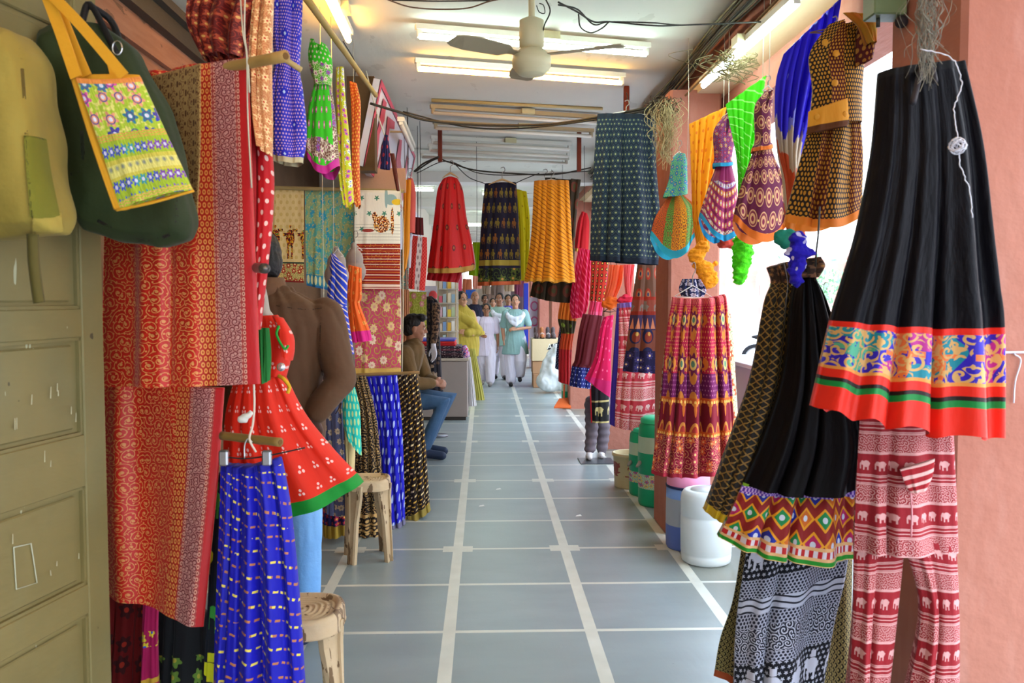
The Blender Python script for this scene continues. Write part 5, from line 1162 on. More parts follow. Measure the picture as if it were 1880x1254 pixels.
def tote_fn(n, u, v):
    W_, H_ = .27, .36; g = '#9fb42c'
    base = n.mix('#a8bc34', '#d8d070', (n.noise(u*80, v*80, 0.0, 1.0, 1.0) > .56))
    fcol = lambda s: n.ramp(n.rand((u/.028).fl(), s), [(0, '#d9559c'), (.25, '#3c4ab8'), (.45, '#e88aa8'), (.62, '#2f8fa0'), (.8, '#7a3ca8')])
    d, dx, dy, a, b = n.vor(u*24, v*24, .5)
    fc = n.ramp(a, [(0, '#d9559c'), (.3, '#3a3ca0'), (.5, '#e89a78'), (.66, '#8fc02c'), (.85, '#2c7a90')])
    big = flower(n, dx, dy, .36, 6, .3); ring = (radius(dx, dy) > .2) & (radius(dx, dy) < .27)
    c = n.lay(base, (big, fc), (ring, '#5a4a8c'), (radius(dx, dy) < .12, '#d8d4e4'))
    x, y, i, j = n.cell(u, v, .0165, .036, 0)
    d1 = n.lay('#9fb42c', (flower(n, x, y*1.4, .42, 6, .3), fcol(3.0)), (radius(x, y*1.6) < .2, '#d0cce0'))
    d2 = n.lay('#d8cc70', (radius(x, y*1.8) < .34, '#b8b46c'), (radius(x, y*1.8) < .2, '#8a8a7c'))
    zz = ((v*1.0+(u*420).sin()*.0015)/.006).fr() < .4
    row = lambda a_, b_, cc: ((v > a_) & (v < b_), cc)
    return n.lay(c, row(.125, .14, n.mix('#a8bc34', '#e08a50', zz)), row(.14, .18, d1), row(.18, .19, '#c9b848'), row(.19, .215, d2), row(.215, .222, '#c9b848'), row(.222, .262, d1), row(.262, .275, n.mix('#a8bc34', '#e0a060', zz)), (v < .012, '#e08a40'))
t = empty('embroidered_tote', P(240, 385, 1.85), 'lime and pink mirror-embroidered tote bag with yellow straps', 'bag')
DR('front_panel', [(140, 142, 190, 150), (140, 142, 258, 140)][:0]+[(140, 143, 258, 141), (182, 262, 306, 245), (222, 386, 355, 350)], 1.82, [('front_panel', 0, 2, MAT('tote_embroidery', tote_fn, rough=.75, bump=.35, bs=160))], parent=t, puff=.012, pleats=1, amp=.003, W=.17, sag=-6, topsag=5, back=True)
yo = plain('#d9991f', .75)
DR('gusset', [(129, 137, 142, 143), (168, 262, 186, 262), (211, 386, 236, 383)], 1.84, [('gusset', 0, 2, yo)], parent=t, puff=.02, pleats=1, amp=.002)
DR('back_panel', [(133, 139, 256, 138), (176, 262, 300, 245), (218, 386, 352, 352)], 1.875, [('back_panel', 0, 2, yo)], parent=t, puff=.02, pleats=1, amp=.003)
rope('bottom_seam', [P(214, 386, 1.815), P(280, 372, 1.81), P(356, 350, 1.815)], .003, yo, t)
def ribbon(name, pts, w, mat, par, th=.002):
    pts = [Vector(p) for p in pts]; q = [catm(pts, i/8) for i in range((len(pts)-1)*8+1)]; rows = []
    for i, p in enumerate(q):
        d = (q[min(i+1, len(q)-1)]-q[max(0, i-1)]).normalized(); s = d.cross(Vector((0, 1, 0))).normalized()*w/2; n_ = Vector((0, th, 0))
        rows.append([p-s-n_, p+s-n_, p+s+n_, p-s+n_])
    return MB().rows(rows).build(name, mat, par)
ribbon('strap', [P(85, -12, 1.86), P(112, 60, 1.84), P(140, 142, 1.82)], .024, yo, t); ribbon('strap', [P(96, -12, 1.87), P(128, 70, 1.865), P(158, 140, 1.86)], .024, yo, t)
ribbon('strap', [P(92, -12, 1.85), P(150, 48, 1.83), P(228, 140, 1.815)], .022, yo, t); ribbon('strap', [P(205, 112, 1.87), P(212, 140, 1.865)], .02, yo, t)

# ------------------------------------------------------------------ poles, pipes, strings
def bamboo(label, a, b, r, col='#b08a4c', group='bamboo poles'):
    t = empty('bamboo_pole', a, label, 'pole', group)
    a, b = Vector(a), Vector(b); n_ = 12; pts = [a.lerp(b, i/n_) for i in range(n_+1)]
    MB().tube(pts, [r*(1.08 if i % 4 == 0 else 1) for i in range(n_+1)], 14).build('cane', plain(col, .6), t, True)
    d = (b-a).normalized(); MB().tube([b+d*.0005, b+d*.002], r*.62, 12).build('hollow_end', plain('#6c4c24', .9), t)
    return t
bamboo('bamboo pole carrying the upper silk sari, its cut end pointing to the passage', P(240, 158, 2.62), P(524, 103, 2.2), .014)
bamboo('bamboo stick tied with string above the cobalt skirt', P(408, 800, 2.42), P(514, 812, 2.3), .0115, '#8a6a34')
bamboo('bamboo rod carrying the printed wall cloths', P(480, 344, 5.68), P(741, 351, 5.68), .012, '#a08a5c')
bamboo('overhead bamboo rod with the kurtis, running back under the ceiling', P(556, -12, 2.7), P(690, 175, 5.0), .012, '#a8863c')
bamboo('bamboo rod behind the row of skirts on the left', P(560, 692, 5.42), P(770, 684, 5.42), .01, '#8a6a40')
bamboo('short rod crossing the blue tie-dyed kurti', P(516, 104, 2.75), P(552, 128, 2.8), .009, '#c0a468')
t = empty('steel_pipe', P(484, 493, 2.35), 'end of a steel pipe sticking out by the red sari edge', 'pipe')
_a, _b = P(487, 493, 2.2), P(440, 489, 2.6); _d = (_b-_a).normalized(); MB().tube([_a+_d*.02, _a, _a+_d*.001, _a+_d*.03, _b], [.0095, .0095, .013, .013, .013], 18, False).build('tube', plain('#7a7470', .35, 0, .9, 0), t, True)
str_m = plain('#c8bfa8', .9); dkw = plain('#2a241c', .7)
rope('hanging_string', [P(450, -10, 2.25), P(449, 60, 2.26), P(455, 112, 2.27), P(458, 170, 2.28)], .0022, str_m, None, 'pale string over the bamboo pole of the upper sari', 'string')
rope('hanging_string', [P(441, -10, 2.26), P(446, 60, 2.26), P(453, 105, 2.26), P(455, 215, 2.3), P(462, 345, 2.3)], .002, str_m, None, 'thin white string running down the sari’s right edge', 'string')
rope('knotted_string', [P(466, 706, 2.35), P(467, 745, 2.35), P(464, 780, 2.32), P(458, 806, 2.28), P(470, 830, 2.28)], .003, plain('#d8c8b8', .9), None, 'string holding the bamboo stick below the sari', 'string')
knot('string_knot', [(448, 766, 7), (458, 760, 6), (442, 772, 5)], 2.33, plain('#d8d4cc', .8), 'white knotted rag on the string above the bamboo stick', 'string')
# clip hanger of the cobalt skirt
t = empty('clip_hanger', P(450, 850, 2.36), 'wire clip hanger holding the cobalt skirt', 'hanger')
rope('wire', [P(408, 838, 2.33), P(450, 842, 2.33), P(495, 836, 2.33), P(560, 822, 2.34)], .0022, plain('#1a1416', .5), t)
rope('hook', [P(449, 842, 2.33), P(449, 818, 2.33), P(455, 806, 2.33), P(463, 812, 2.33)], .0022, plain('#c8c8c8', .3, 0, .9, 0), t)
for x in (411, 490):
    c = P(x, 840, 2.31); MB().box((c.x-.012, c.y-.01, c.z-.022), (c.x+.012, c.y+.01, c.z+.02), .004).build('clip', plain('#a8a8ac', .25, 0, .9, 0), t)

# hangers for the cloths
def hanger(px, py, Y, w=60, up=22, label='', mat='#e0dcd4', wood=False, topto=None):
    t = empty('clothes_hanger', P(px, py, Y), label, 'hanger')
    m = plain('#c09a68', .5) if wood else plain(mat, .5)
    if wood:
        mb = MB(); pts = [P(px+w/2*s, py-up*.55*(1-abs(s))**.8+up*.3, Y) for s in [i/6-1 for i in range(13)]]
        mb.tube(pts, [.006+.014*(1-abs(i/6-1)) for i in range(13)], 10, True, .5); mb.build('shoulders', m, t, True)
    else:
        MB().tube([P(px-w/2, py, Y), P(px, py-up*.5, Y), P(px+w/2, py, Y), P(px, py+1, Y), P(px-w/2, py, Y)], .0025 if Y < 5 else .004, 6).build('shoulders', m, t, True)
    r = .0022 if Y < 5 else .0035
    hk = [P(px, py-up*.4, Y), P(px, py-up*.9, Y), P(px+5, py-up*1.15, Y), P(px+3, py-up*1.5, Y), P(px-3, py-up*1.4, Y)]
    rope('hook', hk, r, plain('#8a8078', .4, 0, .6, 0), t)
    if topto is not None: rope('hanging_cord', [P(px, py-up*1.4, Y), P(px+2, (py-up*1.4+topto)/2, Y), P(px, topto, Y)], r*.8, dkw, t)
    return t
hanger(827, 322, 7.44, 30, 18, 'pale wooden hanger holding the scarlet dress', wood=True)
hanger(922, 334, 7.44, 50, 18, 'wooden clip hanger over the elephant skirt', wood=True)
hanger(1012, 336, 7.4, 62, 14, 'wire clip hanger over the mustard skirt', topto=312)
hanger(1150, 214, 5.2, 100, 20, 'wire hanger inside the waist of the navy skirt', topto=170)
hanger(1272, 545, 4.2, 70, 42, 'white plastic hanger over the crimson block-printed skirt', '#e8e4e0')
hanger(1247, 288, 4.8, 24, 20, 'hanger of the patchwork dress'); hanger(1337, 216, 4.3, 24, 18, 'hanger of the magenta mirror-work dress')
hanger(1410, 166, 3.75, 20, 18, 'hanger of the medallion dress'); hanger(1532, 60, 2.95, 90, 20, 'brown hanger of the gold-dotted dress', '#7a5a48')
hanger(1120, 572, 7.0, 24, 14, 'black hanger of the magenta kurti', '#1a1618'); hanger(1000, 332, 7.75, 30, 14, 'hanger of the olive kurti')
hanger(752, 330, 6.9, 16, 14, 'hanger of the coral kurta'); hanger(620, 470, 4.5, 22, 26, 'white hanger of the striped blue dress'); hanger(652, 460, 4.95, 26, 24, 'white hanger of the orange ruffled dress')
for (x, y, Y, lb) in ((618, 484, 4.52, 'grey torso form inside the striped blue dress'), (651, 476, 4.95, 'brownish torso form above the orange ruffled dress')):
    mb = MB(); mb.ell(P(x, y, Y), (.05, .04, .06)); mb.chain([(*P(x, y-10, Y), .022), (*P(x-1, y-26, Y), .018)], 10); mb.ell(P(x, y+22, Y), (.065, .045, .07))
    tag(link('torso_form', remesh(mb, .006, 3), plain('#8f8078', .5)), lb, 'mannequin')
# grey torso form over the red dress
mb = MB(); mb.chain([(*P(476, 515, 2.95), .016), (*P(481, 545, 2.95), .02), (*P(478, 575, 2.96), .034)], 12); mb.ell(P(486, 620, 2.97), (.05, .04, .1))
tag(link('torso_form', remesh(mb, .006, 3), plain('#a8a090', .4)), 'grey torso form whose neck shows above the orange-red dress', 'mannequin')

# ------------------------------------------------------------------ plastic stools
pl = MAT('dirty_cream_plastic', lambda n, u, v: n.lay(n.mix('#c9b290', '#a88f6c', n.noise(u*6, v*6, n.w*6, 1.0, 4.0)*1.5-.25), ((n.noise(u*26, v*26, n.w*8, 1.0, 5.0) > .6), '#6c543a')), rough=.5, sheen=0, bump=.12, bs=40, coords='Object')
def stool(c, h, r, label):
    c = Vector((c[0], c[1], 0)); t = empty('plastic_stool', c, label, 'stool', 'cream plastic stools')
    n_ = 32; rr = lambda a, R: R*(1+.06*math.cos(4*a))
    ring = lambda R, z: [c+Vector((rr(2*PI*k/n_, R)*math.cos(2*PI*k/n_+PI/4), rr(2*PI*k/n_, R)*math.sin(2*PI*k/n_+PI/4), z)) for k in range(n_)]
    prof = [(.001, h-.012)]+[q for i in range(1, 7) for q in ((r*i/8-.004, h-.012), (r*i/8, h-.008), (r*i/8+.004, h-.012))]+[(r*.82, h-.012), (r*.88, h), (r*.97, h-.002), (r*1.02, h-.014), (r*1.03, h-.055), (r*1.05, h-.06), (r*1.01, h-.062), (r*.99, h-.03)]
    MB().rows([ring(a, b) for a, b in prof], False).build('seat', pl, t, True)
    for k in range(4):
        a = PI/4+k*PI/2+.25; d = Vector((math.cos(a), math.sin(a), 0)); s = Vector((-math.sin(a), math.cos(a), 0)); rows = []
        for z, ro, w in ((h-.03, r*.98, .055), (h-.1, r*.98, .048), (h*.5, r*1.08, .032), (.0, r*1.2, .026)):
            p = c+d*ro+Vector((0, 0, z)); rows.append([p-s*w-d*.018, p-s*w*.95, p-s*w*.55+d*.004, p-s*w*.5-d*.006, p+s*w*.5-d*.006, p+s*w*.55+d*.004, p+s*w*.95, p+s*w-d*.018, p+s*w*.9-d*.024, p-s*w*.9-d*.024])
        MB().rows(rows).build('leg', pl, t)
    return t
q = fl(676, 1040); stool((q.x-.02, q.y+.16), .455, .128, 'cream plastic stool in front of the dark scroll-print skirt')
stool((P(540, 1150, 2.72).x, 2.78), .455, .15, 'scuffed plastic stool cut off by the cobalt skirt, nearest the camera')
stool((sb.x-.06, sb.y+.02), .37, .12, 'plastic stool under the seated person')

# ------------------------------------------------------------------ drums, buckets, jar
def lathe_thing(name, c, parts, label, cat, group=None):
    t = empty(name, (c[0], c[1], 0), label, cat, group)
    for nm, m, prof in parts: MB().lathe((c[0], c[1], 0), prof, 36).build(nm, m, t, True)
    return t
ph = plain('#dfe4e2', .35, .25, 0, .02)
c = fl(1308, 1045); c.y += .14
lathe_thing('plastic_jar', c, [('body', ph, [(0, 0), (.115, 0), (.132, .012), (.136, .05), (.133, .056), (.137, .062), (.139, .2), (.139, .255), (.135, .26), (.139, .265), (.139, .345), (.135, .375), (.122, .395), (.1, .402), (.098, .39), (.0, .388)]),
    ('lid', ph, [(0, .389), (.085, .389), (.087, .4), (0, .403)])], 'squat white translucent plastic jar on the floor', 'jar')
c = fl(1272, 1015); c.y += .125
db = plain('#5f78c4', .45, 0, 0, .02); lb = plain('#7ea4e4', .45, 0, 0, .02); gy = plain('#a8b0bc', .5, 0, 0, .02)
t = lathe_thing('water_drum', c, [('base_band', db, [(0, 0), (.118, 0), (.126, .015), (.128, .14)]), ('middle_band', gy, [(.128, .14), (.127, .295)]), ('top_band', lb, [(.127, .295), (.125, .35), (.12, .355), (.0, .356)]),
    ('rim', plain('#1c2450', .5), [(.12, .356), (.13, .357), (.13, .367), (.12, .368)]), ('lid', plain('#e08aac', .45, 0, 0, .02), [(.124, .368), (.122, .44), (.11, .455), (0, .46)])], 'blue and grey insulated water drum with a pink lid', 'drum')
q = P(1298, 908, c.y-.13); MB().box((q.x-.012, c.y-.13, q.z-.014), (q.x+.016, c.y-.1, q.z+.016), .003).build('latch', plain('#14161c', .4), t)
gr = plain('#16a070', .4, 0, 0, .02); pg = plain('#b4ccb4', .5, 0, 0, .02)
lab = MAT('flower_label', lambda n, u, v: florets('#b4cdb8', '#d8c060', '#4c7ac0', 30, .36, 6, .3, '#6a9a70', '#b85c80')(n, u*1.0, n.w), rough=.5, coords='Object')
def gdrum(c, r, label, hs):
    t = lathe_thing('water_drum', c, [('base', gr, [(0, 0), (r*.95, 0), (r, .02), (r, hs*.2)]), ('flower_band', lab, [(r*1.005, hs*.2), (r*1.005, hs*.36)]), ('middle', gr, [(r, hs*.36), (r, hs*.42), (r*1.03, hs*.43), (r*1.03, hs*.6)]),
        ('pale_band', pg, [(r*1.02, hs*.6), (r*1.01, hs*.78)]), ('top', gr, [(r*1.01, hs*.78), (r*.96, hs*.9), (r*.85, hs*.93)]), ('lid', plain('#2fc08c', .4, 0, 0, .02), [(r*.9, hs*.93), (r*.9, hs*.975), (r*.7, hs), (0, hs)])], label, 'drum', 'green water drums')
    MB().chain([(c[0]-r*1.0, c[1]-.05, hs*.49, .014), (c[0]-r*1.2, c[1]-.09, hs*.46, .01)], 10).build('tap', plain('#8a8478', .4), t, True)
    return t
c1 = fl(1203, 935); c1.y += .15; c1.x += .04; gdrum(c1, .13, 'tall green water drum with a flowered band, beside the bucket', .62)
gdrum((c1.x-.02, c1.y+.32), .12, 'green water drum half hidden behind the taller one', .5)
c = fl(1158, 898); c.y += .1
t = lathe_thing('paint_bucket', c, [('pail', MAT('stained_bucket', lambda n, u, v: n.lay(n.mix('#d8caa0', '#b8a070', n.noise(u*6, v*6, n.w*6, 1.0, 4.0)), ((n.noise(u*14, v*14, n.w*22, 1.0, 4.0) > .52) & (n.w > .09) & (n.w < .2), '#a04a3c')), coords='Object', rough=.6, bump=.05), [(0, 0), (.105, 0), (.108, .01), (.118, .235), (.128, .24), (.128, .262), (.118, .265), (.112, .26), (.106, .02), (0, .015)])],
    'stained cream paint bucket on the floor near the green drums', 'bucket')

# ------------------------------------------------------------------ ceiling fan
cf = plain('#c9c09a', .45, 0, 0, .04)
fc = P(976, 112, 3.6); t = empty('ceiling_fan', (fc.x, fc.y, CZ), 'cream ceiling fan hanging between the tube lights and the camera', 'fan')
L = lambda nm, prof, m=cf: MB().lathe((fc.x, fc.y, 0), prof, 36).build(nm, m, t, True)
zc = fc.z
L('down_rod', [(.013, CZ), (.013, zc+.13)]); L('canopy', [(.03, zc+.17), (.05, zc+.16), (.052, zc+.06), (.035, zc+.045), (.02, zc+.04)])
L('motor_housing', [(.02, zc+.05), (.05, zc+.045), (.078, zc+.02), (.08, zc-.0), (.078, zc-.025), (.072, zc-.03), (.07, zc-.036), (.066, zc-.04), (.056, zc-.052), (.05, zc-.056), (0, zc-.06)])
fb = plain('#9a8c6c', .5, 0, 0, .04)
for a in (1.66, 3.75, 5.85):
    d = Vector((math.cos(a), math.sin(a), 0)); s = Vector((-math.sin(a), math.cos(a), 0)); rows = []
    for r_, w, tw in ((.07, .02, .1), (.11, .022, .1), (.14, .045, .2), (.3, .055, .2), (.36, .05, .15), (.385, .035, .12)):
        p = Vector((fc.x, fc.y, zc+.02))+d*r_; u_ = s*w+Vector((0, 0, w*tw)); k = Vector((0, 0, .002)); rows.append([p-u_-k, p+u_-k, p+u_+k, p-u_+k])
    MB().rows(rows).build('blade', fb, t)

# ------------------------------------------------------------------ tube lights
def emis(name, c, s):
    n = N(name); n.b.inputs['Base Color'].default_value = lin(c); n.b.inputs['Emission Color'].default_value = lin(c); n.b.inputs['Emission Strength'].default_value = s; return n.m
cool = emis('tube_cool', '#d8f6f0', 30); warm = emis('tube_warm', '#ffbe5c', 30)
wht = plain('#d9d4c4', .5, 0, 0, .03); oldt = plain('#b09a74', .5, 0, 0, .03)
def tube_light(A, B, label, lit=None, off=.035, drop=.045, group=None, cm=wht, choke=True, frame=0):
    """A, B: tube ends; the batten sits above or beside it"""
    A, B = Vector(A), Vector(B); d = (B-A).normalized(); up = Vector((0, 0, 1)); s = d.cross(up).normalized(); c = (A+B)/2
    t = empty('tube_light', (c.x, c.y, c.z), label, 'light', group)
    def bar(nm, a, b, w, h, o, m):
        rows = [[p+s*(x+o[0])+up*(z+o[1]) for x, z in ((-w, -h), (w, -h), (w, h), (-w, h))] for p in (a, b)]
        return MB().rows(rows).build(nm, m, t)
    bar('batten', A-d*.02, B+d*.02, .022, .014, (0, drop), cm)
    MB().tube([A, B], .015, 12).build('tube', lit or plain('#d8ccb8', .3, 0, 0, 0), t, True)
    for p in (A, B): bar('lamp_holder', p-d*.012, p+d*.012, .012, drop*.5, (0, drop*.35), cm)
    if choke: m_ = (A*.45+B*.55); bar('ballast', m_-d*.05, m_+d*.05, .018, .02, (.04, drop), plain('#c8bc90', .5))
    if frame:
        for p in (A, B): MB().tube([p+up*drop, p+up*(drop+frame)], .006, 6).build('bracket', plain('#8a7450', .6), t)
    return t
def y_z(px, py, z):                      # the point at height z under a pixel
    d = CR @ Vector(((px-940)/F, -(py-627)/F, -1.0)); k = (z-CAMH)/d.z; return Vector((d.x*k, d.y*k, z))
zt = CZ-.075
tube_light(y_z(770, 66, zt), y_z(1186, 99, zt), 'lit cool white tube light, nearer of the two across the ceiling', cool)
tube_light(y_z(768, 126, zt), y_z(1141, 152, zt), 'lit warm tube light, further of the two across the ceiling', warm)
tube_light(y_z(590, -30, zt), y_z(640, 74, zt), 'lit warm tube light running lengthwise on the ceiling at left', warm)
# on the beam at right
q0 = P(1291, 158, 4.55); 
def onx(px, py, x):
    d = CR @ Vector(((px-940)/F, -(py-627)/F, -1.0)); k = x/d.x; return Vector((x, d.y*k, CAMH+d.z*k))
tube_light(onx(1292, 157, 1.22), onx(1462, 6, 1.22), 'lit cool tube light fixed along the street-side beam', cool, drop=.03)
for i, (a, b, cc) in enumerate((((795, 207), (1098, 226), 'in the middle row, nearest'), ((800, 235), (1085, 250), 'second'), ((795, 262), (1045, 274), 'third'), ((790, 276), (1043, 287), 'fourth'), ((775, 288), (1040, 300), 'fifth'))):
    tube_light(y_z(*a, zt-.02*(i % 2)), y_z(*b, zt-.02*(i % 2)), ['unlit old tube light, first beyond the lit pair', 'unlit tube light, second beyond the lit pair', 'unlit tube light, third beyond the lit pair', 'unlit tube light, fourth beyond the lit pair', 'unlit tube light, furthest before the white beam'][i], None, group='unlit tube lights in rows', cm=oldt if i < 2 else wht, choke=i < 3, frame=.012)
mb = MB(); A, B = y_z(792, 184, CZ-.012), y_z(1106, 200, CZ-.012); mb.tube([A, B], .012, 8); tag(mb.build('conduit_pipe', plain('#b09a68', .5), None, True), 'yellowed conduit pipe along the ceiling before the unlit tubes', 'pipe')
for k, (x, Y) in enumerate(((775, 11.2), (906, 11.6))):
    q = P(x, 322, Y); tube_light((q.x-.14, Y, CZ-.05), (q.x+.14, Y+.02, CZ-.05), ['short lit lamp beyond the white beam above the scarlet dress', 'short lit lamp beyond the white beam above the elephant skirt'][k], cool, choke=False)
for k, Y in enumerate((14.2, 19, 24)):
    tube_light((-.4, Y, CZ-.25), (.7, Y+.1, CZ-.25), ['lit tube light far down the passage', 'lit tube light further down the passage', 'lit tube light near the far end of the passage'][k], cool, choke=False)
# left tube at the sign
tube_light(P(742, 228, 5.7)+Vector((-.02, 0, 0)), P(762, 275, 6.9)+Vector((-.02, 0, 0)), 'slim white tube light fixed at the edge of the shop sign', None, drop=.03, choke=False, frame=.0)
_q = P(752, 250, 6.3)+Vector((-.02, 0, .03)); MB().tube([_q, _q+Vector((-.12, 0, 0))], .008, 6).build('bracket', oldt, [k for k in bpy.data.objects if k.get('label', '').startswith('slim white tube light')][0])

# ------------------------------------------------------------------ shop sign
sg = empty('shop_sign', P(700, 300, 6.0), 'white and rose-red shop sign board tilted above the left goods', 'sign')
Ps = [P(700, 148, 5.4), P(668, 304, 5.4), P(756, 330, 8.0), P(766, 236, 8.0)]
def quad(nm, a, b, c, d, th, m, par):
    n_ = (b-a).cross(d-a).normalized()*th; return MB().add([a, b, c, d, a+n_, b+n_, c+n_, d+n_], [(0, 1, 2, 3), (7, 6, 5, 4), (0, 4, 5, 1), (1, 5, 6, 2), (2, 6, 7, 3), (3, 7, 4, 0)]).build(nm, m, par)
# board corners: top near, bottom near, bottom far, top far
a, b, c_, d_ = P(698, 146, 5.4), P(666, 305, 5.4), P(752, 420, 9.0), P(765, 300, 9.0)
a, b = P(698, 146, 5.4), P(666, 305, 5.4)
c_ = Vector((b.x-.02, 8.3, b.z)); d_ = Vector((a.x-.02, 8.3, a.z))
quad('board', a, b, c_, d_, -.04, plain('#d0c6cc', .4, 0, 0, .02), sg)
lf = lambda u, v, o=-.006: a.lerp(d_, u).lerp(b.lerp(c_, u), v)+Vector((-o, 0, -o*.3))
rose = plain('#b83a54', .5, 0, 0, .02)
def strip(nm, u0, v0, u1, v1, m=rose): return quad(nm, lf(u0, v0), lf(u0, v1), lf(u1, v1), lf(u1, v0), .003, m, sg)
strip('frame_bar', 0, 0, 1, .06); strip('frame_bar', 0, .95, 1, 1); strip('frame_bar', 0, 0, .02, 1); strip('frame_bar', .98, 0, 1, 1)
def painted(nm, pts): 
    vs = [lf(u, v, -.008) for u, v in pts]; return MB().add(vs, [tuple(range(len(vs)))]).build(nm, rose, sg)
painted('painted_letter', [(.08, .12), (.14, .1), (.16, .3), (.13, .5), (.17, .75), (.1, .86), (.06, .7), (.09, .45)])
painted('painted_letter', [(.2, .2), (.34, .12), (.36, .2), (.27, .28), (.3, .5), (.25, .72), (.2, .6), (.23, .4)])
painted('painted_letter', [(.22, .62), (.32, .5), (.42, .62), (.5, .9), (.42, .92), (.36, .75), (.3, .72), (.27, .92), (.2, .92)])
painted('painted_letter', [(.5, .2), (.56, .15), (.62, .4), (.7, .5), (.66, .9), (.58, .9), (.6, .6), (.52, .5)])
painted('painted_letter', [(.76, .2), (.82, .2), (.86, .6), (.92, .7), (.88, .9), (.8, .85)])
# box side under and before the sign
tag(MB().box((P(640, 160, 5.5).x, 5.42, P(640, 312, 5.4).z), (P(690, 160, 5.5).x, 5.55, P(640, 138, 5.4).z)).build('sign_end_panel', plain('#5a4020', .7)), kind='structure')
tag(MB().box((P(655, 0, 5.9).x, 5.9, P(600, 352, 5.9).z), (P(742, 0, 5.9).x, 5.95, P(600, 308, 5.9).z)).build('pelmet_board', plain('#b88c70', .8)), kind='structure')
tag(MB().box((P(735, 0, 9).x-.15, 8.0, 1.9), (P(735, 0, 9).x+.0, 12, 2.5)).build('shutter_box', MAT('ribbed_white', lambda n, u, v: n.mix('#c8c4cc', '#8f8a94', (v/.06).fr() < .2), coords='World', bump=0)), kind='structure')
# things hung under the sign: dark dress, brown cloth
DR('navy_scarf', [(706, 248, 712, 248), (700, 280, 716, 280), (698, 310, 716, 312)], 5.35, [('navy_scarf', 0, 2, MAT('navy_red_dot', lattice('#1c1a4c', '#b03040', .05, .05, .2)))], 'narrow navy scarf hanging in front of the shop sign', 'scarf', puff=.02, amp=.008)
DR('brown_scarf', [(716, 282, 724, 282), (722, 320, 730, 320), (728, 350, 734, 350)], 5.35, [('brown_scarf', 0, 2, plain('#5c2418', .8))], 'narrow brown scarf hanging at the lower edge of the sign', 'scarf', puff=.02, amp=.008)
rope('guy_string', [P(672, 130, 5.3), P(690, 200, 5.35), P(735, 352, 5.6), P(740, 520, 5.65), P(738, 690, 5.6)], .004, str_m, None, 'long cord from the ceiling past the sign to the cloth rod', 'string')

# ------------------------------------------------------------------ wires
def wire(pts, r, label, mat=dkw, grp='cables strung under the ceiling'):
    return rope('cable', pts, r, mat, None, label, 'cable', group=grp, sub=8)
wire([P(680, 190, 5.3), P(730, 205, 5.4), P(790, 222, 5.5), P(900, 230, 5.6), P(1010, 228, 5.5), P(1100, 215, 5.3), P(1200, 196, 5.1)], .008, 'thick dark cable sagging across the passage at the second pillar')
wire([P(740, 205, 5.45), P(850, 232, 5.6), P(950, 236, 5.6), P(1080, 222, 5.3), P(1204, 200, 5.1)], .005, 'thin cable sagging just under the thick one')
wire([P(762, 315, 7.4), P(800, 292, 7.5), P(822, 297, 7.5), P(870, 312, 7.5), P(950, 319, 7.5), P(1020, 320, 7.5), P(1085, 308, 7.5)], .007, 'black wire from which the scarlet dress hangs')
wire([P(765, 318, 7.45), P(820, 296, 7.5), P(880, 318, 7.5), P(960, 321, 7.45), P(1085, 314, 7.45)], .004, 'second black wire twisted around the hanging wire')
wire([P(832, 298, 7.5), P(860, 325, 7.5), P(890, 337, 7.5)], .004, 'wire drooping to the elephant skirt’s hanger'); wire([P(990, 318, 7.5), P(960, 330, 7.5), P(940, 340, 7.5)], .004, 'wire drooping from the mustard skirt to its neighbour')
wire([P(760, 315, 7.4), P(778, 300, 7.4), P(805, 288, 7.3)], .008, 'thick black wire tied to the ceiling bracket left of the scarlet dress')
tw = lambda k: [P(1025, 4+k, 3.3), P(1060, 22-k, 3.4), P(1090, 40+k, 3.5), P(1120, 40, 3.55), P(1200, 47-k, 3.6), P(1260, 46, 3.7), P(1400, 40, 3.8)]
wire(tw(0), .0035, 'black twisted wire looping under the ceiling right of the fan'); wire(tw(5), .003, 'second strand of the twisted wire right of the fan')
wire([P(1062, 26, 3.42), P(1066, 50, 3.42), P(1085, 60, 3.45), P(1105, 52, 3.5), P(1118, 40, 3.5)], .003, 'drooping loop in the twisted wire')
wire([P(1000, -5, 3.5), P(1010, 20, 3.5), P(1000, 45, 3.55), P(996, 62, 3.6)], .003, 'wire end dangling beside the fan rod')
wire([P(985, 10, 3.5), P(990, 22, 3.5), P(1000, 24, 3.5), P(998, 10, 3.5), P(990, 6, 3.5)], .002, 'curled wire end by the fan rod')
wire([P(700, -5, 3.6), P(760, 14, 3.7), P(850, 16, 3.7), P(900, 2, 3.6), P(945, -6, 3.6)], .003, 'thin red-brown wire swagged along the top of the picture', plain('#6a4a34', .7))
wire([P(720, 0, 3.7), P(800, 2, 3.75), P(900, 1, 3.7)], .003, 'straighter wire above the red-brown swag')
wire([P(630, 76, 4.4), P(650, 110, 4.6), P(652, 128, 4.7), P(650, 150, 5.0)], .003, 'wire from the left tube light down to the rod')
CN = [(a_, b_) for a_ in (('thin', .005), ('medium-thick', .007), ('thick', .009)) for b_ in (('dark brown', '#2c2820'), ('olive', '#4a4a34'), ('khaki grey', '#6c6a50'))]
for k in range(9):
    o = rnd.uniform(0, .09); z = rnd.uniform(.0, .08); s_ = rnd.uniform(0, 2)
    wire([Vector((1.27-o+rnd.uniform(-.01, .01), 1.6+j*.75, CZ-.03-z*.8+.012*math.sin(j*1.7+s_)-(.02 if k < 3 and j % 2 else 0))) for j in range(12)], CN[k][0][1], CN[k][0][0]+' '+CN[k][1][0]+' cable in the bundle along the street-side beam', plain(CN[k][1][1], .7), 'cables bundled along the beam')
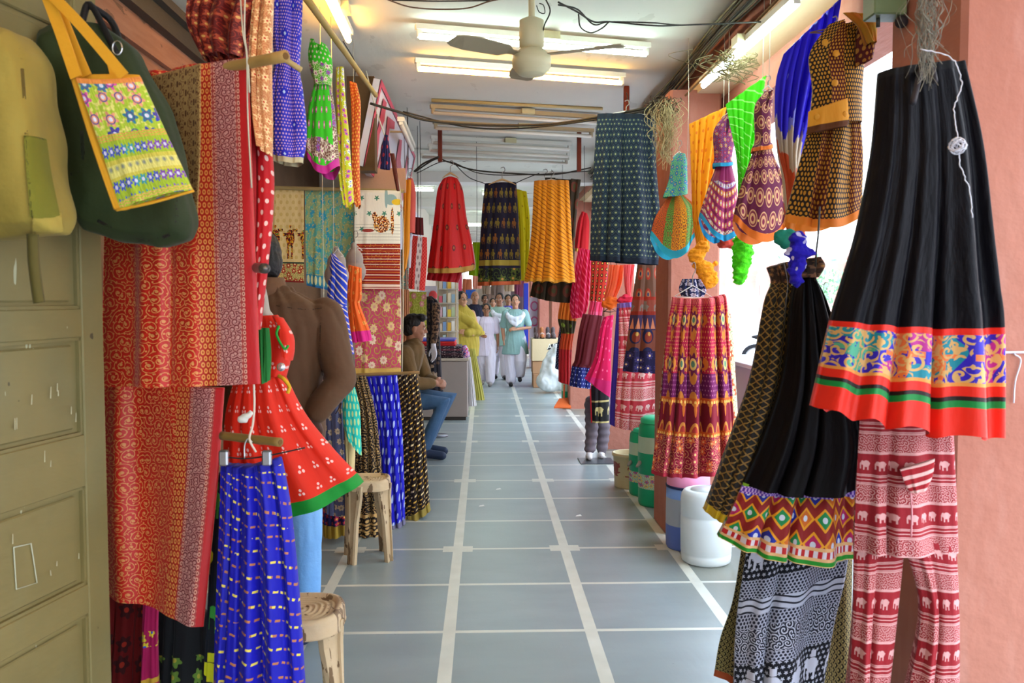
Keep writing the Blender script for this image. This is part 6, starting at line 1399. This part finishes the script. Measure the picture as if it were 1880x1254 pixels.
tag(MB().tube([Vector((1.2, 2.6+i*.5, 2.655+.01*math.sin(i))) for i in range(16)], .006, 8).build('rope_line', plain('#7a5a34', .9), None, True), 'line along the ledge from which the street-side dresses hang', 'rope')
# straw and old string bundles
def bundle(c0, w, h, Y, n_, label, mats, seed=1, r=.0016):
    r_ = random.Random(seed); mb = MB()
    for i in range(n_):
        x = c0[0]+r_.gauss(0, w*.35); y = c0[1]+r_.uniform(-.1, .2)*h; L_ = r_.uniform(.4, 1)*h; pts = []
        for j in range(7): pts.append(P(x+r_.gauss(0, w*.16)+(x-c0[0])*.3*math.sin(j), y+L_*j/6, Y+r_.uniform(-.04, .04)))
        q_ = [catm(pts, k/3) for k in range(19)]; mb.tube(q_, r*r_.uniform(.6, 1.4), 4)
    o = mb.build('string_bundle', mats, None, True); return tag(o, label, 'string', kind='stuff')
bundle((1222, 190), 34, 110, 4.9, 90, 'tangle of pale straw and string hanging at the top of the second pillar', plain('#a8966c', .9), 2, .0015)
bundle((1224, 180), 40, 50, 4.95, 50, 'dark tangle of twine above the pale straw at the second pillar', plain('#4c3c28', .9), 3, .0018)
bundle((1700, -20), 38, 170, 1.82, 75, 'tangle of grey string hanging over the big black skirt', plain('#857c6c', .9), 4, .0006)
bundle((1340, 96), 60, 60, 4.2, 40, 'twine tangled among the cables over the beam light', plain('#7a6c48', .9), 6, .002)
w_ = plain('#d8d4dc', .8)
rope('white_string', [P(1690, 90, 1.78), P(1745, 105, 1.77), P(1765, 150, 1.77), P(1752, 200, 1.77), P(1758, 250, 1.77), P(1762, 300, 1.77), P(1778, 345, 1.77), P(1786, 400, 1.77)], .0012, w_, None, 'white string dangling down the front of the big black skirt', 'string', jit=.0015, sub=9)
mb = MB(); c = P(1758, 268, 1.765); r_ = random.Random(5)
for i in range(14):
    A_ = Euler((r_.uniform(0, 3), r_.uniform(0, 3), r_.uniform(0, 3))).to_matrix(); R_ = r_.uniform(.008, .018)
    mb.tube([c+A_ @ Vector((R_*math.cos(t*PI/6), R_*math.sin(t*PI/6), 0)) for t in range(13)], .0011, 4, False)
tag(mb.build('string_knot', w_, None, True), 'loose knot of white string on the big black skirt', 'string')
_z = P(1850, 649, 2.19).z; tag(MB().tube([Vector((x, y, _z+dz)) for x, y, dz in ((1.206, 2.2, 0), (1.222, 2.196, .001), (1.4, 2.196, .003), (1.552, 2.196, 0), (1.554, 2.602, 0), (1.206, 2.604, 0), (1.206, 2.2, 0))], .0032, 6, False).build('white_string', w_, None, True), 'white string tied round the nearest pillar', 'string')
rope('white_string', [P(1862, 650, 2.193), P(1874, 662, 2.193), P(1864, 700, 2.193), P(1861, 740, 2.193)], .002, w_, None, 'loose white string end by the nearest pillar', 'string')
rope('skirt_cord', [P(1497, 515, 2.45), P(1498, 470, 2.45), P(1502, 432, 2.6), P(1505, 380, 2.8)], .003, dkw, None, 'dark cord from which the black lehenga hangs', 'cord')
rope('skirt_cord', [P(1676, 190, 1.86), P(1690, 130, 1.9), P(1700, 90, 2.0), P(1712, 130, 1.9), P(1716, 150, 1.86)], .007, plain('#2a2226', .6), None, 'dark loop holding the waist of the big black skirt', 'cord')
t = empty('junction_box', P(1632, 20, 2.5), 'grey-green electrical box at the top beside the nearest pillar', 'box')
q = P(1632, 0, 2.5); MB().box((q.x-.05, 2.48, q.z-.045), (q.x+.045, 2.56, q.z+.12), .004).build('casing', plain('#6c7c58', .5), t)
MB().tube([P(1655, 40, 2.49), P(1655, 40, 2.53)], .018, 14).build('socket_cap', plain('#2a2428', .5), t, True)
MB().tube([P(1612, 30, 2.52), P(1612, 50, 2.52)], .006, 8).build('cable_gland', plain('#3a3a34', .5), t, True)

# ceiling brackets
for (x, y, Y, l) in ((1150, 188, 5.9, 'rust-red ceiling bracket behind the navy skirt'), (808, 284, 7.4, 'rusty ceiling bracket left of the scarlet dress'), (1063, 302, 7.4, 'rusty ceiling bracket above the mustard skirt')):
    q = P(x, y, Y); tag(MB().box((q.x-.018, Y-.02, q.z-.06), (q.x+.018, Y+.02, CZ), .004).build('ceiling_bracket', plain('#6a2a18', .8)), l, 'bracket')

# ------------------------------------------------------------------ mannequins
t = empty('mannequin', fl(1095, 848), 'mannequin in a black and gold dress and grey trousers on a flat black plate', 'mannequin')
Y = 7.75
q = fl(1095, 848); MB().box((q.x-.15, q.y-.12, 0), (q.x+.15, q.y+.16, .008), .002).build('base_plate', plain('#3a3c40', .4), t)
for dx, dy in ((-14, 0), (8, .08)):
    mb = MB(); x = 1095+dx; mb.chain([(*P(x+6, 740, Y+dy), .07), (*P(x+5, 800, Y+dy), .055), (*P(x+2, 825, Y+dy), .05)], 14)
    me = remesh(mb, .008, 3)
    for v in NV(me): v.co += v.normal*math.sin(v.co.z*95)*.004
    link('trouser_leg', me, plain('#6c6066', .8), t)
    mb = MB(); mb.chain([(*P(x+2, 830, Y+dy), .03), (*(P(x, 838, Y+dy-.05)), .032), (*(Vector((P(x-2, 843, Y+dy).x, Y+dy-.16, .035))), .024)], 10); link('foot', remesh(mb, .006, 2), plain('#d8d0cc', .4), t)
DR('black_dress', [(1090, 622, 1118, 620), (1086, 690, 1118, 690), (1085, 735, 1118, 733), (1086, 775, 1118, 775)], 7.6, [('dress_body', 0, 2, MAT('black_gold_sprig', lattice('#181014', '#b8a878', .16, .24, .14))), ('gold_panel', 2, 3, MAT('gold_elephant_panel', lambda n, u, v: n.lay('#0f0f10', (elephant(*n.cell(u-.02, v, .14, .17, 0)[:2]), '#b0a068'), ((v < .015) | (v > .18), '#b0a068'))))], parent=t, puff=.07, pleats=2, amp=.01)
rope('red_edge', [P(1084, 640, 7.58), P(1084, 720, 7.58), P(1086, 776, 7.58)], .007, plain('#b81424', .7), t)
# black-dressed mannequin behind the seated man
t = empty('mannequin', P(800, 760, 9.0), 'mannequin in a black lace dress with one pale hand behind the seated person', 'mannequin')
DR('black_dress', [(783, 545, 793, 543), (782, 560, 806, 560), (783, 620, 808, 620), (784, 700, 812, 700), (786, 735, 817, 735)], 9.0, [('black_dress', 0, 4, MAT('black_lace', lambda n, u, v: n.lay(florets('#14101a', '#5a4638', '#1a1418', 22, .3)(n, u, v), (v > .7, florets('#14101a', '#8a7460', '#1a1418', 5, .25)(n, u, v)))))], parent=t, puff=.1, pleats=3, amp=.014)
mb = MB(); mb.chain([(*P(801, 563, 8.9), .045), (*P(800, 600, 8.85), .038), (*P(796, 628, 8.8), .032)], 12); link('sleeve', remesh(mb, .007, 2), MAT('lace_sleeve', lambda n, u, v: n.mix('#2a1c16', '#7a5c44', n.noise(u*40, v*40, n.w*40, 1.0, 2.0) > .5), coords='Object'), t)
mb = MB(); mb.chain([(*P(796, 626, 8.8), .024), (*P(796, 640, 8.79), .026)], 10); hand_parts(mb, P(796, 636, 8.79), (.1, -.1, -1), (-.6, -.6, 0), 1, .35, 1.0); link('hand', remesh(mb, .005, 2), plain('#d0ccd4', .4), t)
mb = MB(); mb.lathe(P(786, 740, 9.1)*Vector((1, 1, 0)).x if False else Vector((P(798, 740, 9.05).x, 9.05, 0)), [(0, 0), (.14, 0), (.14, .012), (.02, .014), (.015, .7)], 24); mb.build('stand', plain('#5a5a60', .4, 0, .5, 0), t, True)
# ------------------------------------------------------------------ counter with folded cloth
c0 = fl(812, 772); c1 = fl(858, 774)
t = empty('display_counter', ((c0.x+c1.x)/2, c0.y+.3, 0), 'plain grey-beige display counter standing out into the passage', 'counter')
zt_ = P(850, 658, c0.y).z
mb = MB().box((c0.x-.35, c0.y, .04), (c1.x, c0.y+.9, zt_-.03), .006); mb.build('cabinet', plain('#8f837c', .7, 0, 0, .04), t); MB().box((c0.x-.36, c0.y-.015, zt_-.03), (c1.x+.015, c0.y+.92, zt_), .004).build('top', plain('#a89c8c', .5, 0, 0, .04), t); MB().box((c0.x-.34, c0.y+.02, 0), (c1.x-.02, c0.y+.88, .04)).build('plinth', plain('#3a3430', .8), t)
cols = ['#2a1a24', '#3c1c28', '#1c1624', '#5a2030', '#241c2c', '#b81c24', '#c0241c', '#4a4a9c']
for k, cc in enumerate(cols):
    z = zt_+.002+k*.028; w = rnd.uniform(-.01, .02); mb = MB().box((c0.x-.3, c0.y+.04+w, z), (c1.x-.06+w-(.08 if k > 4 else 0), c0.y+.5, z+.026), .01)
    tag(mb.build('folded_cloth', MAT('folded_'+str(k), lambda n, u, v, cc=cc: n.lay(cc, (n.noise(u*50, v*50, n.w*90, 1.0, 1.0) > .6, '#a08a8c' if k < 5 else cc)), coords='Object', rough=.8)),
        ['bottom folded dark cloth of the stack on the counter', 'second folded cloth from the bottom of the counter stack', 'third folded cloth from the bottom of the counter stack', 'dark red folded cloth mid-way up the counter stack', 'dark folded cloth just beneath the red ones on the counter', 'lower of the two bright red folded cloths on the counter', 'upper of the two bright red folded cloths on the counter', 'blue-violet folded cloth on top of the counter stack'][k], 'cloth', 'folded cloths stacked on the counter')
knot('floral_scarf', [(853, 640, 6), (856, 650, 6), (852, 658, 5)], c0.y+.15, MAT('pink_white_floral', lambda n, u, v: n.lay('#c8a8c0', (n.noise(u*50, v*50, n.w*50, 1.0, 1.0) > .55, '#c83c6c'), (n.noise(u*40+9, v*40, n.w*50, 1.0, 1.0) > .6, '#3c4cb0')), coords='Object'), 'pink and blue floral scarf draped over the corner of the counter', 'scarf')
DR('cream_dupatta', [(862, 640, 872, 640), (866, 680, 880, 680), (871, 720, 888, 722), (872, 735, 890, 735)], 12.2, [('cream_dupatta', 0, 3, plain('#c8c060', .7, .2))], 'yellow-green dupatta end trailing beside the counter', 'dupatta', puff=.02, amp=.01)
DR('white_drape', [(858, 655, 864, 655), (859, 700, 870, 700), (860, 746, 875, 745)], 10.6, [('white_drape', 0, 2, plain('#dcd8d8', .7, .2))], 'white cloth hanging down the end of the counter', 'cloth', puff=.02, amp=.01)

# ------------------------------------------------------------------ cartons, sack, shoes, broom
b0 = fl(978, 712)
zc1 = P(980, 663, b0.y).z; zc2 = P(980, 622, b0.y).z
def carton(x0, x1, y0, y1, z0, z1, col, label):
    t = empty('cardboard_carton', ((x0+x1)/2, (y0+y1)/2, z0), label, 'box', 'cartons stacked by the third pillar')
    MB().box((x0, y0, z0+.002), (x1, y1, z1-.004), .004).build('box_body', plain(col, .85), t)
    MB().box((x0+.01, y0+.01, z1-.004), ((x0+x1)/2-.002, y1-.01, z1-.001)).build('flap', plain(col, .85), t); MB().box(((x0+x1)/2+.002, y0+.01, z1-.004), (x1-.01, y1-.01, z1-.001)).build('flap', plain(col, .85), t)
    return t
xr = b0.x+.52
carton(b0.x+.01, xr, b0.y, b0.y+.45, 0, zc1*.52, '#b08460', 'lowest brown carton of the stack, beside the white sack')
carton(b0.x, xr-.01, b0.y+.01, b0.y+.45, zc1*.52, zc1, '#b58a66', 'middle brown carton of the stack')
top = carton(b0.x-.01, xr, b0.y-.01, b0.y+.45, zc1, zc2, '#d2be98', 'pale top carton with a black badge, shoes standing on it')
q = P(1019, 636, b0.y-.015)
mb = MB(); n_ = 14; arc = [(math.cos(PI*i/n_), math.sin(PI*i/n_)) for i in range(n_+1)]
sx, sz = .19, .09
vs = [Vector((q.x+.06+sx*x, b0.y-.013, q.z-.055+sz*z*1.25)) for x, z in arc]; mb.add(vs, [tuple(range(len(vs)))])
bd = mb.build('badge', plain('#26262a', .6), top)
cu = bpy.data.curves.new('txt', 'FONT'); cu.body = 'ADIDA'; cu.size = .13; cu.extrude = .001; cu.align_x = 'LEFT'
ot = bpy.data.objects.new('txt', cu); COL.objects.link(ot); bpy.context.view_layer.update()
me = bpy.data.meshes.new_from_object(ot.evaluated_get(bpy.context.evaluated_depsgraph_get())); bpy.data.objects.remove(ot)
me.transform(Matrix.Translation((P(1004, 636, b0.y).x, b0.y-.0155, q.z-.045)) @ Matrix.Rotation(PI/2, 4, 'X')); link('lettering', me, plain('#e0dccc', .6), bd, False)
q = P(1004, 652, b0.y); MB().box((q.x, b0.y-.0125, q.z-.01), (q.x+.16, b0.y-.0105, q.z+.008)).build('print_line', plain('#a08c68', .8), top)
mb = MB(); sx0 = fl(990, 724)
for dx, dz, rx, rz in ((.13, .16, .2, .17), (.18, .3, .2, .26), (.22, .46, .16, .2), (.33, .2, .22, .2), (.26, .6, .11, .12)): mb.ell((sx0.x+dx+.04, sx0.y+.2, dz+.02), (rx, .16, rz))
me = remesh(mb, .012, 22)
for v in NV(me): v.co += v.normal*(mnoise.noise(Vector((v.co.x*9, v.co.y*9, v.co.z*4)))*.025+abs(mnoise.noise(v.co*13))*.014); v.co.z = max(.002, v.co.z)
tag(link('plastic_sack', me, plain('#e2e8e8', .4, .1, 0, .12)), 'full white plastic sack slumped against the cartons', 'sack')
for k, (x, cc, sole) in enumerate(((984, '#4a3634', '#2a2424'), (995, '#a8683c', '#3a2a20'), (1006, '#4c4448', '#222226'), (1016, '#584848', '#2c2626'))):
    p = P(x, 622, b0.y+.12); t = empty('shoe', (p.x, b0.y+.12, zc2), ['dark brown shoe, leftmost on the pale carton', 'tan shoe, second from left on the pale carton', 'grey shoe with a pale stripe on the carton', 'dusty brown shoe, rightmost on the pale carton'][k], 'shoe', 'shoes lined up on the carton')
    mb = MB(); mb.chain([(p.x, b0.y+.2, zc2+.07, .032), (p.x, b0.y+.08, zc2+.05, .038), (p.x, b0.y+.02, zc2+.04, .034)], 12); mb.chain([(p.x, b0.y+.2, zc2+.08, .034), (p.x, b0.y+.2, zc2+.15, .034)], 12)
    link('upper', remesh(mb, .006, 2), plain(cc, .6), t); MB().box((p.x-.036, b0.y-.0, zc2+.001), (p.x+.036, b0.y+.235, zc2+.022), .006).build('sole', plain(sole, .7), t)
    if k in (1, 2): MB().tube([Vector((p.x-.03, b0.y+.03, zc2+.07)), Vector((p.x, b0.y+.05, zc2+.09)), Vector((p.x+.03, b0.y+.03, zc2+.07))], .008, 6).build('stripe', plain('#d8c8c0', .6), t, True)
# broom-like orange dustpan and small bin behind the third pillar
q = fl(1032, 750)
t = empty('dustpan', q, 'orange plastic dustpan leaning by the foot of the pillar', 'dustpan')
MB().add([(q.x-.11, q.y-.05, .01), (q.x+.11, q.y-.08, .01), (q.x+.09, q.y+.1, .03), (q.x-.04, q.y+.1, .03), (q.x-.11, q.y-.05, .03), (q.x+.11, q.y-.08, .03), (q.x+.08, q.y+.1, .13), (q.x-.03, q.y+.1, .12)], [(0, 1, 2, 3), (4, 7, 6, 5), (0, 4, 5, 1), (1, 5, 6, 2), (2, 6, 7, 3), (3, 7, 4, 0)]).build('pan', plain('#d9642c', .5), t)
MB().tube([Vector((q.x+.03, q.y+.1, .1)), Vector((q.x+.04, q.y+.14, .3))], .012, 8).build('handle', plain('#d9642c', .5), t, True)
q2 = P(1042, 745, q.y+.2); lathe_thing('small_bin', (q2.x, q.y+.28), [('bin_body', gr, [(0, 0), (.07, 0), (.075, .2)]), ('bin_top', pg, [(.075, .2), (.075, .34), (0, .345)])], 'small green and white flask standing behind the dustpan', 'flask')
# posters and far goods
def panel(px0, py0, px1, py1, Y, th, mat, name, label=None, cat=None, group=None, kind=None, parent=None):
    a_, b_ = P(px0, py0, Y), P(px1, py1, Y); o = MB().box((a_.x, Y, b_.z), (b_.x, Y+th, a_.z), 0).build(name, mat, parent); return tag(o, label, cat, group, kind)
t = empty('poster_stand', P(982, 620, 18), 'white standing poster with pink rings beside the far pillars', 'poster')
panel(972, 546, 989, 680, 18, .03, plain('#e0d8e8', .6, 0, 0, 0), 'board', parent=t)
for y in (562, 590): 
    c = P(981, y, 17.98); MB().tube([c+Vector((.07*math.cos(i*PI/8), 0, .09*math.sin(i*PI/8))) for i in range(17)], .016, 6, False).build('pink_ring', plain('#d86a9c', .6), t, True)
panel(962, 520, 970, 640, 17, .3, plain('#1c2c9c', .6), 'blue_curtain', 'deep blue cloth hanging by the far pillar', 'cloth')
# shop shelves at the far left
sh = empty('goods_shelf', P(820, 640, 12), 'open shelves of packaged goods along the far left shop', 'shelf')
for x in (804, 820, 836): panel(x, 500, x+2, 745.5, 11.6, .1, plain('#b89c70', .6), 'upright', parent=sh)
panel(800, 500, 842, 700, 11.8, .04, plain('#c8bca8', .7), 'back', parent=sh)
for y in (530, 556, 582, 608, 634): panel(803, y, 841, y+1.5, 11.55, .25, plain('#b8b0a0', .6), 'shelf_board', parent=sh)
k = 0; ON = ['top', 'second', 'middle', 'fourth', 'lowest']; PN = ['leftmost', 'second', 'third', 'rightmost']; CO = ['beige', 'blue-grey', 'amber', 'pale blue', 'rose', 'sage', 'cream', 'blue', 'dusty pink', 'off-white', 'yellow', 'grey-green']
pc = ['#c8b4a0', '#8ca8b8', '#d8a83c', '#b8c8d0', '#c85c6c', '#a8b890', '#d8c8a8', '#7a98c0', '#c8a0a8', '#d8d4c8', '#d8c040', '#98a8a8']
for r_i, y in enumerate((530, 556, 582, 608, 634)):
    for c_i, x in enumerate((806, 813, 822, 829)):
        h = rnd.uniform(12, 20); tag(panel(x, y-h, x+6, y-.3, 11.6, .1, plain(pc[(k*7) % 12], .6), 'goods_packet'), CO[(k*7) % 12]+' packet, '+PN[c_i]+' on the '+ON[r_i]+' board of the far left shelves', 'packet', 'packets on the far shelves'); k += 1
panel(841, 505, 848, 560, 13, .05, plain('#c83c64', .7), 'pink_banner', 'narrow pink banner beside the far left shelves', 'banner')
panel(855, 532, 873, 548, 17, .3, plain('#1c4ca0', .6), 'blue_crate', 'bright blue crate above the navy T-shirt’s shoulder', 'crate')
panel(770, 525, 802, 560, 10.2, .04, plain('#b8b4bc', .6), 'wall_poster', 'grey poster with a red blot on the left wall', 'poster')
tag(MB().ell(P(795, 543, 10.19), (.05, .03, .06)).build('red_hat', plain('#b83c3c', .7), None, True), 'small red cap hung in front of the grey poster', 'cap')
for k, (x0, y0, x1, y1, Y, cc, l) in enumerate(((886, 515, 900, 540, 22, '#8a7460', 'brown bag'), (902, 518, 925, 542, 23, '#6c5c54', 'grey-brown bag'), (926, 512, 944, 535, 22, '#b8a080', 'beige sack'), (945, 515, 962, 545, 21, '#6c2c44', 'maroon cloth'), (850, 512, 866, 545, 20, '#a85c3c', 'rust cloth'), (868, 505, 884, 530, 24, '#c8806c', 'salmon cloth'), (842, 530, 868, 600, 25, '#8a7c78', 'long grey cloth'), (868, 524, 892, 600, 26, '#a8988c', 'long stone-coloured cloth'), (892, 526, 915, 600, 25.5, '#7a6258', 'long brown cloth'), (914, 524, 940, 600, 26.5, '#98887c', 'long taupe cloth'), (938, 528, 964, 600, 25, '#6c5a64', 'long mauve cloth'))):
    DR('hung_goods', [(x0, y0, x1, y0), (x0-1, y1, x1+1, y1)] and [(y0, x0, x1), ((y0+y1)/2, x0-1, x1+1), (y1, x0, x1)], Y, [('hung_goods', 0, 2, plain(cc, .8))], l+' hung at the far end of the passage', 'cloth', 'goods hung at the far end', puff=.1, pleats=2, amp=.03, nu=20, nv=5)

# ------------------------------------------------------------------ out in the street
x0 = 1.75
t = empty('white_table', (2.1, 5.9, -.3), 'lilac-white table standing outside behind the crimson skirt', 'table')
MB().box((1.72, 5.3, .98), (2.9, 6.6, 1.01), .004).build('table_top', plain('#d8d8e8', .5), t)
MB().box((1.76, 5.36, -.3), (2.85, 6.54, .98)).build('cabinet', plain('#c8bcd0', .7), t)
def bike(x, y, ang, col, label):
    t = empty('motorcycle', (x, y, -.3), label, 'motorcycle', 'motorcycles parked in the street'); M4 = Matrix.Translation((x, y, -.3)) @ Matrix.Rotation(ang, 4, 'Z')
    g = lambda nm, mb, m: mb.xf(M4).build(nm, m, t, True)
    for yy in (0, 1.25):
        g('wheel', MB().tube([(0, yy+.29*math.cos(i*PI/12), .3+.29*math.sin(i*PI/12)) for i in range(25)], .045, 8, False), plain('#1c1c20', .7))
        g('rim', MB().tube([(0, yy+.23*math.cos(i*PI/12), .3+.23*math.sin(i*PI/12)) for i in range(25)], .014, 6, False), plain('#b8b8bc', .3, 0, .9, 0))
        sp = MB()
        for i in range(8): sp.tube([(0, yy, .3), (0, yy+.23*math.cos(i*PI/4), .3+.23*math.sin(i*PI/4))], .005, 4)
        g('spokes', sp, plain('#a8a8ac', .3, 0, .9, 0))
    g('fork', MB().tube([(.06, 0, .3), (.06, .22, .85), (.06, .26, .95)], .02, 8).tube([(-.06, 0, .3), (-.06, .22, .85), (-.06, .26, .95)], .02, 8), plain('#b8b8bc', .3, 0, .9, 0))
    g('handlebar', MB().tube([(-.34, .4, .98), (-.15, .28, 1.0), (.15, .28, 1.0), (.34, .4, .98)], .014, 8), plain('#222226', .4))
    g('tank', MB().ell((0, .52, .8), (.13, .27, .13)), plain(col, .3)); g('seat', MB().ell((0, 1.0, .8), (.13, .36, .07)), plain('#141416', .6))
    g('engine', MB().box((-.12, .42, .28), (.12, .8, .6), .04), plain('#8a8a8e', .4, 0, .7, 0)); g('headlight', MB().ell((0, .16, .9), (.09, .07, .09)), plain('#c8ccd0', .2))
    g('exhaust', MB().tube([(.14, .5, .3), (.16, .9, .24), (.16, 1.5, .3)], [.02, .03, .035], 10), plain('#a8a8ac', .3, 0, .9, 0)); g('rear_frame', MB().tube([(0, .6, .5), (0, 1.25, .3)], .03, 8), plain('#3a3a3e', .5))
bike(1.95, 8.2, .5, '#3a3c44', 'motorcycle just outside, its front seen past the green drums'); bike(7.6, 20, 1.2, '#5a5c64', 'motorcycle parked further out across the street'); bike(9.6, 19.5, 1.2, '#c8c8cc', 'pale motorcycle out across the street')
t = empty('street_tree', (11.5, 30, -.3), 'pale green leafy shrub across the street', 'shrub'); mb = MB(); r_ = random.Random(9)
MB().chain([(11.5, 30, -.3, .09), (11.5, 30, 1.2, .06)], 8).build('trunk', plain('#6a5440', .9), t, True)
for i in range(500):
    p = Vector((11.5+r_.gauss(0, .55), 30+r_.gauss(0, .5), 1.5+r_.gauss(0, .55))); a_ = Euler((r_.uniform(0, 6), r_.uniform(0, 6), r_.uniform(0, 6))).to_matrix(); mb.add([p+a_ @ Vector(v) for v in ((-.12, 0, 0), (0, .05, 0), (.12, 0, 0), (0, -.05, 0))], [(0, 1, 2, 3)])
mb.build('foliage', plain('#7aa880', .8), t)

for k, Y in enumerate((1.2, -1.6)):  # out-of-view fill tubes, added to brighten the near end of the passage
    tube_light((-.5, Y, CZ-.06), (.7, Y, CZ-.06), ['lit tube light on the ceiling above the camera', 'lit tube light on the ceiling behind the camera'][k], [warm, cool][k])
# cords that carry the single cloths from the ceiling
def cords(lst):
    for nm, px, py, Y in lst:
        par = bpy.data.objects[nm]; p = P(px, py, Y)
        MB().tube([p-Vector((0, 0, .04)), p+Vector((.004, 0, .3)), Vector((p.x, p.y, CZ+.003))], .0016 if Y < 6 else .0022, 5).build('hanging_cord', str_m if Y < 5 else dkw, par, True)
cords([('pink_banner', 844, 507, 13), ('blue_crate', 864, 533, 17), ('blue_curtain', 966, 521, 17), ('dress', 1262, 290, 4.8), ('coral_dupatta', 1132, 488, 6.8), ('coral_dupatta.001', 1155, 488, 6.7), ('peach_cloth', 744, 532, 8.3), ('navy_cloth', 1032, 597, 8.9), ('cloth_bundle.001', 1334, 440, 4.4), ('chiffon_cloth', 1108, 502, 7.9), ('rose_cloth', 1096, 554, 7.5), 
       ('maroon_cloth', 767, 400, 7.3), ('red_kurti', 1072, 392, 8.2), ('medallion_dress', 1411, 166, 3.75), ('yellow_dupatta.001', 875, 447, 7.8), ('orange_dupatta', 748, 331, 6.6), ('teal_cloth', 743, 460, 6.8), ('striped_dupatta', 772, 436, 7.1),
       ('green_floral_cloth', 767, 537, 8.35), ('leheriya_kurti', 612, 468, 4.5), ('frilly_dress', 652, 490, 4.9), ('hung_goods', 893, 517, 22), ('hung_goods.001', 914, 520, 23), ('hung_goods.002', 935, 514, 22), ('hung_goods.003', 953, 517, 21), ('hung_goods.004', 858, 514, 20), ('hung_goods.005', 876, 507, 24), ('hung_goods.006', 855, 532, 25), ('hung_goods.007', 880, 526, 26), ('hung_goods.008', 903, 528, 25.5), ('hung_goods.009', 927, 526, 26.5), ('hung_goods.010', 951, 530, 25)])

cords([('green_dupatta', 1400, 142, 4.0), ('marigold_dupatta', 1328, 201, 4.6), ('white_trousers', 750, 430, 6.95), ('maroon_kurti', 1092, 580, 7.3), ('magenta_kurti', 1120, 580, 7.0), ('floral_kurti', 594, 636, 4.35)])

# collar of the near shirt, and a cord for the red dress
for o in [o for o in bpy.data.objects if o.get('label', '').startswith('person seen from behind')]:
    c = WL[o.name]
    MB().lathe((c.x, c.y+.005, 0), [(.092, 1.365), (.086, 1.4), (.078, 1.44), (.084, 1.445), (.097, 1.4), (.106, 1.36), (.1, 1.355)], 24, False).xf(Matrix.Translation((-.04, -.005, .085))).build('collar', plain('#6a4a32', .8), o, True)
    sh = [k for k in bpy.data.objects if k.parent == o and k.name.startswith('shirt')][0]
    for pts in ([(500, 560), (540, 566), (570, 568), (590, 566)], [(592, 548), (588, 600), (588, 650), (592, 690)], [(628, 740), (616, 760)]):
        stick(rope('seam', [P(a_, b_, 3.4) for a_, b_ in pts], .0022, plain('#3c2818', .9), o), sh, 0)
p = P(478, 556, 2.95); MB().tube([p, Vector((p.x, p.y, 2.0)), Vector((p.x+.02, p.y, CZ+.003))], .0016, 5).build('hanging_cord', str_m, bpy.data.objects['red_dress'], True)

for k, (x, y) in enumerate(((915, 899), (884, 930), (1062, 948))):
    q = fl(x, y); tag(MB().add([q+Vector(v) for v in ((-.02, -.012, .002), (.022, -.006, .003), (.014, .016, .009), (-.012, .01, .004), (-.02, -.012, .003), (.022, -.006, .004), (.014, .016, .01), (-.012, .01, .005))], [(0, 1, 2, 3), (7, 6, 5, 4), (0, 4, 5, 1), (1, 5, 6, 2), (2, 6, 7, 3), (3, 7, 4, 0)]).build('paper_scrap', plain('#dcdcd8', .8)),
        ['tiny white paper scrap on the floor, furthest of the three', 'tiny white paper scrap on the floor nearest the left row of skirts', 'tiny white paper scrap on the floor toward the drums'][k], 'litter')
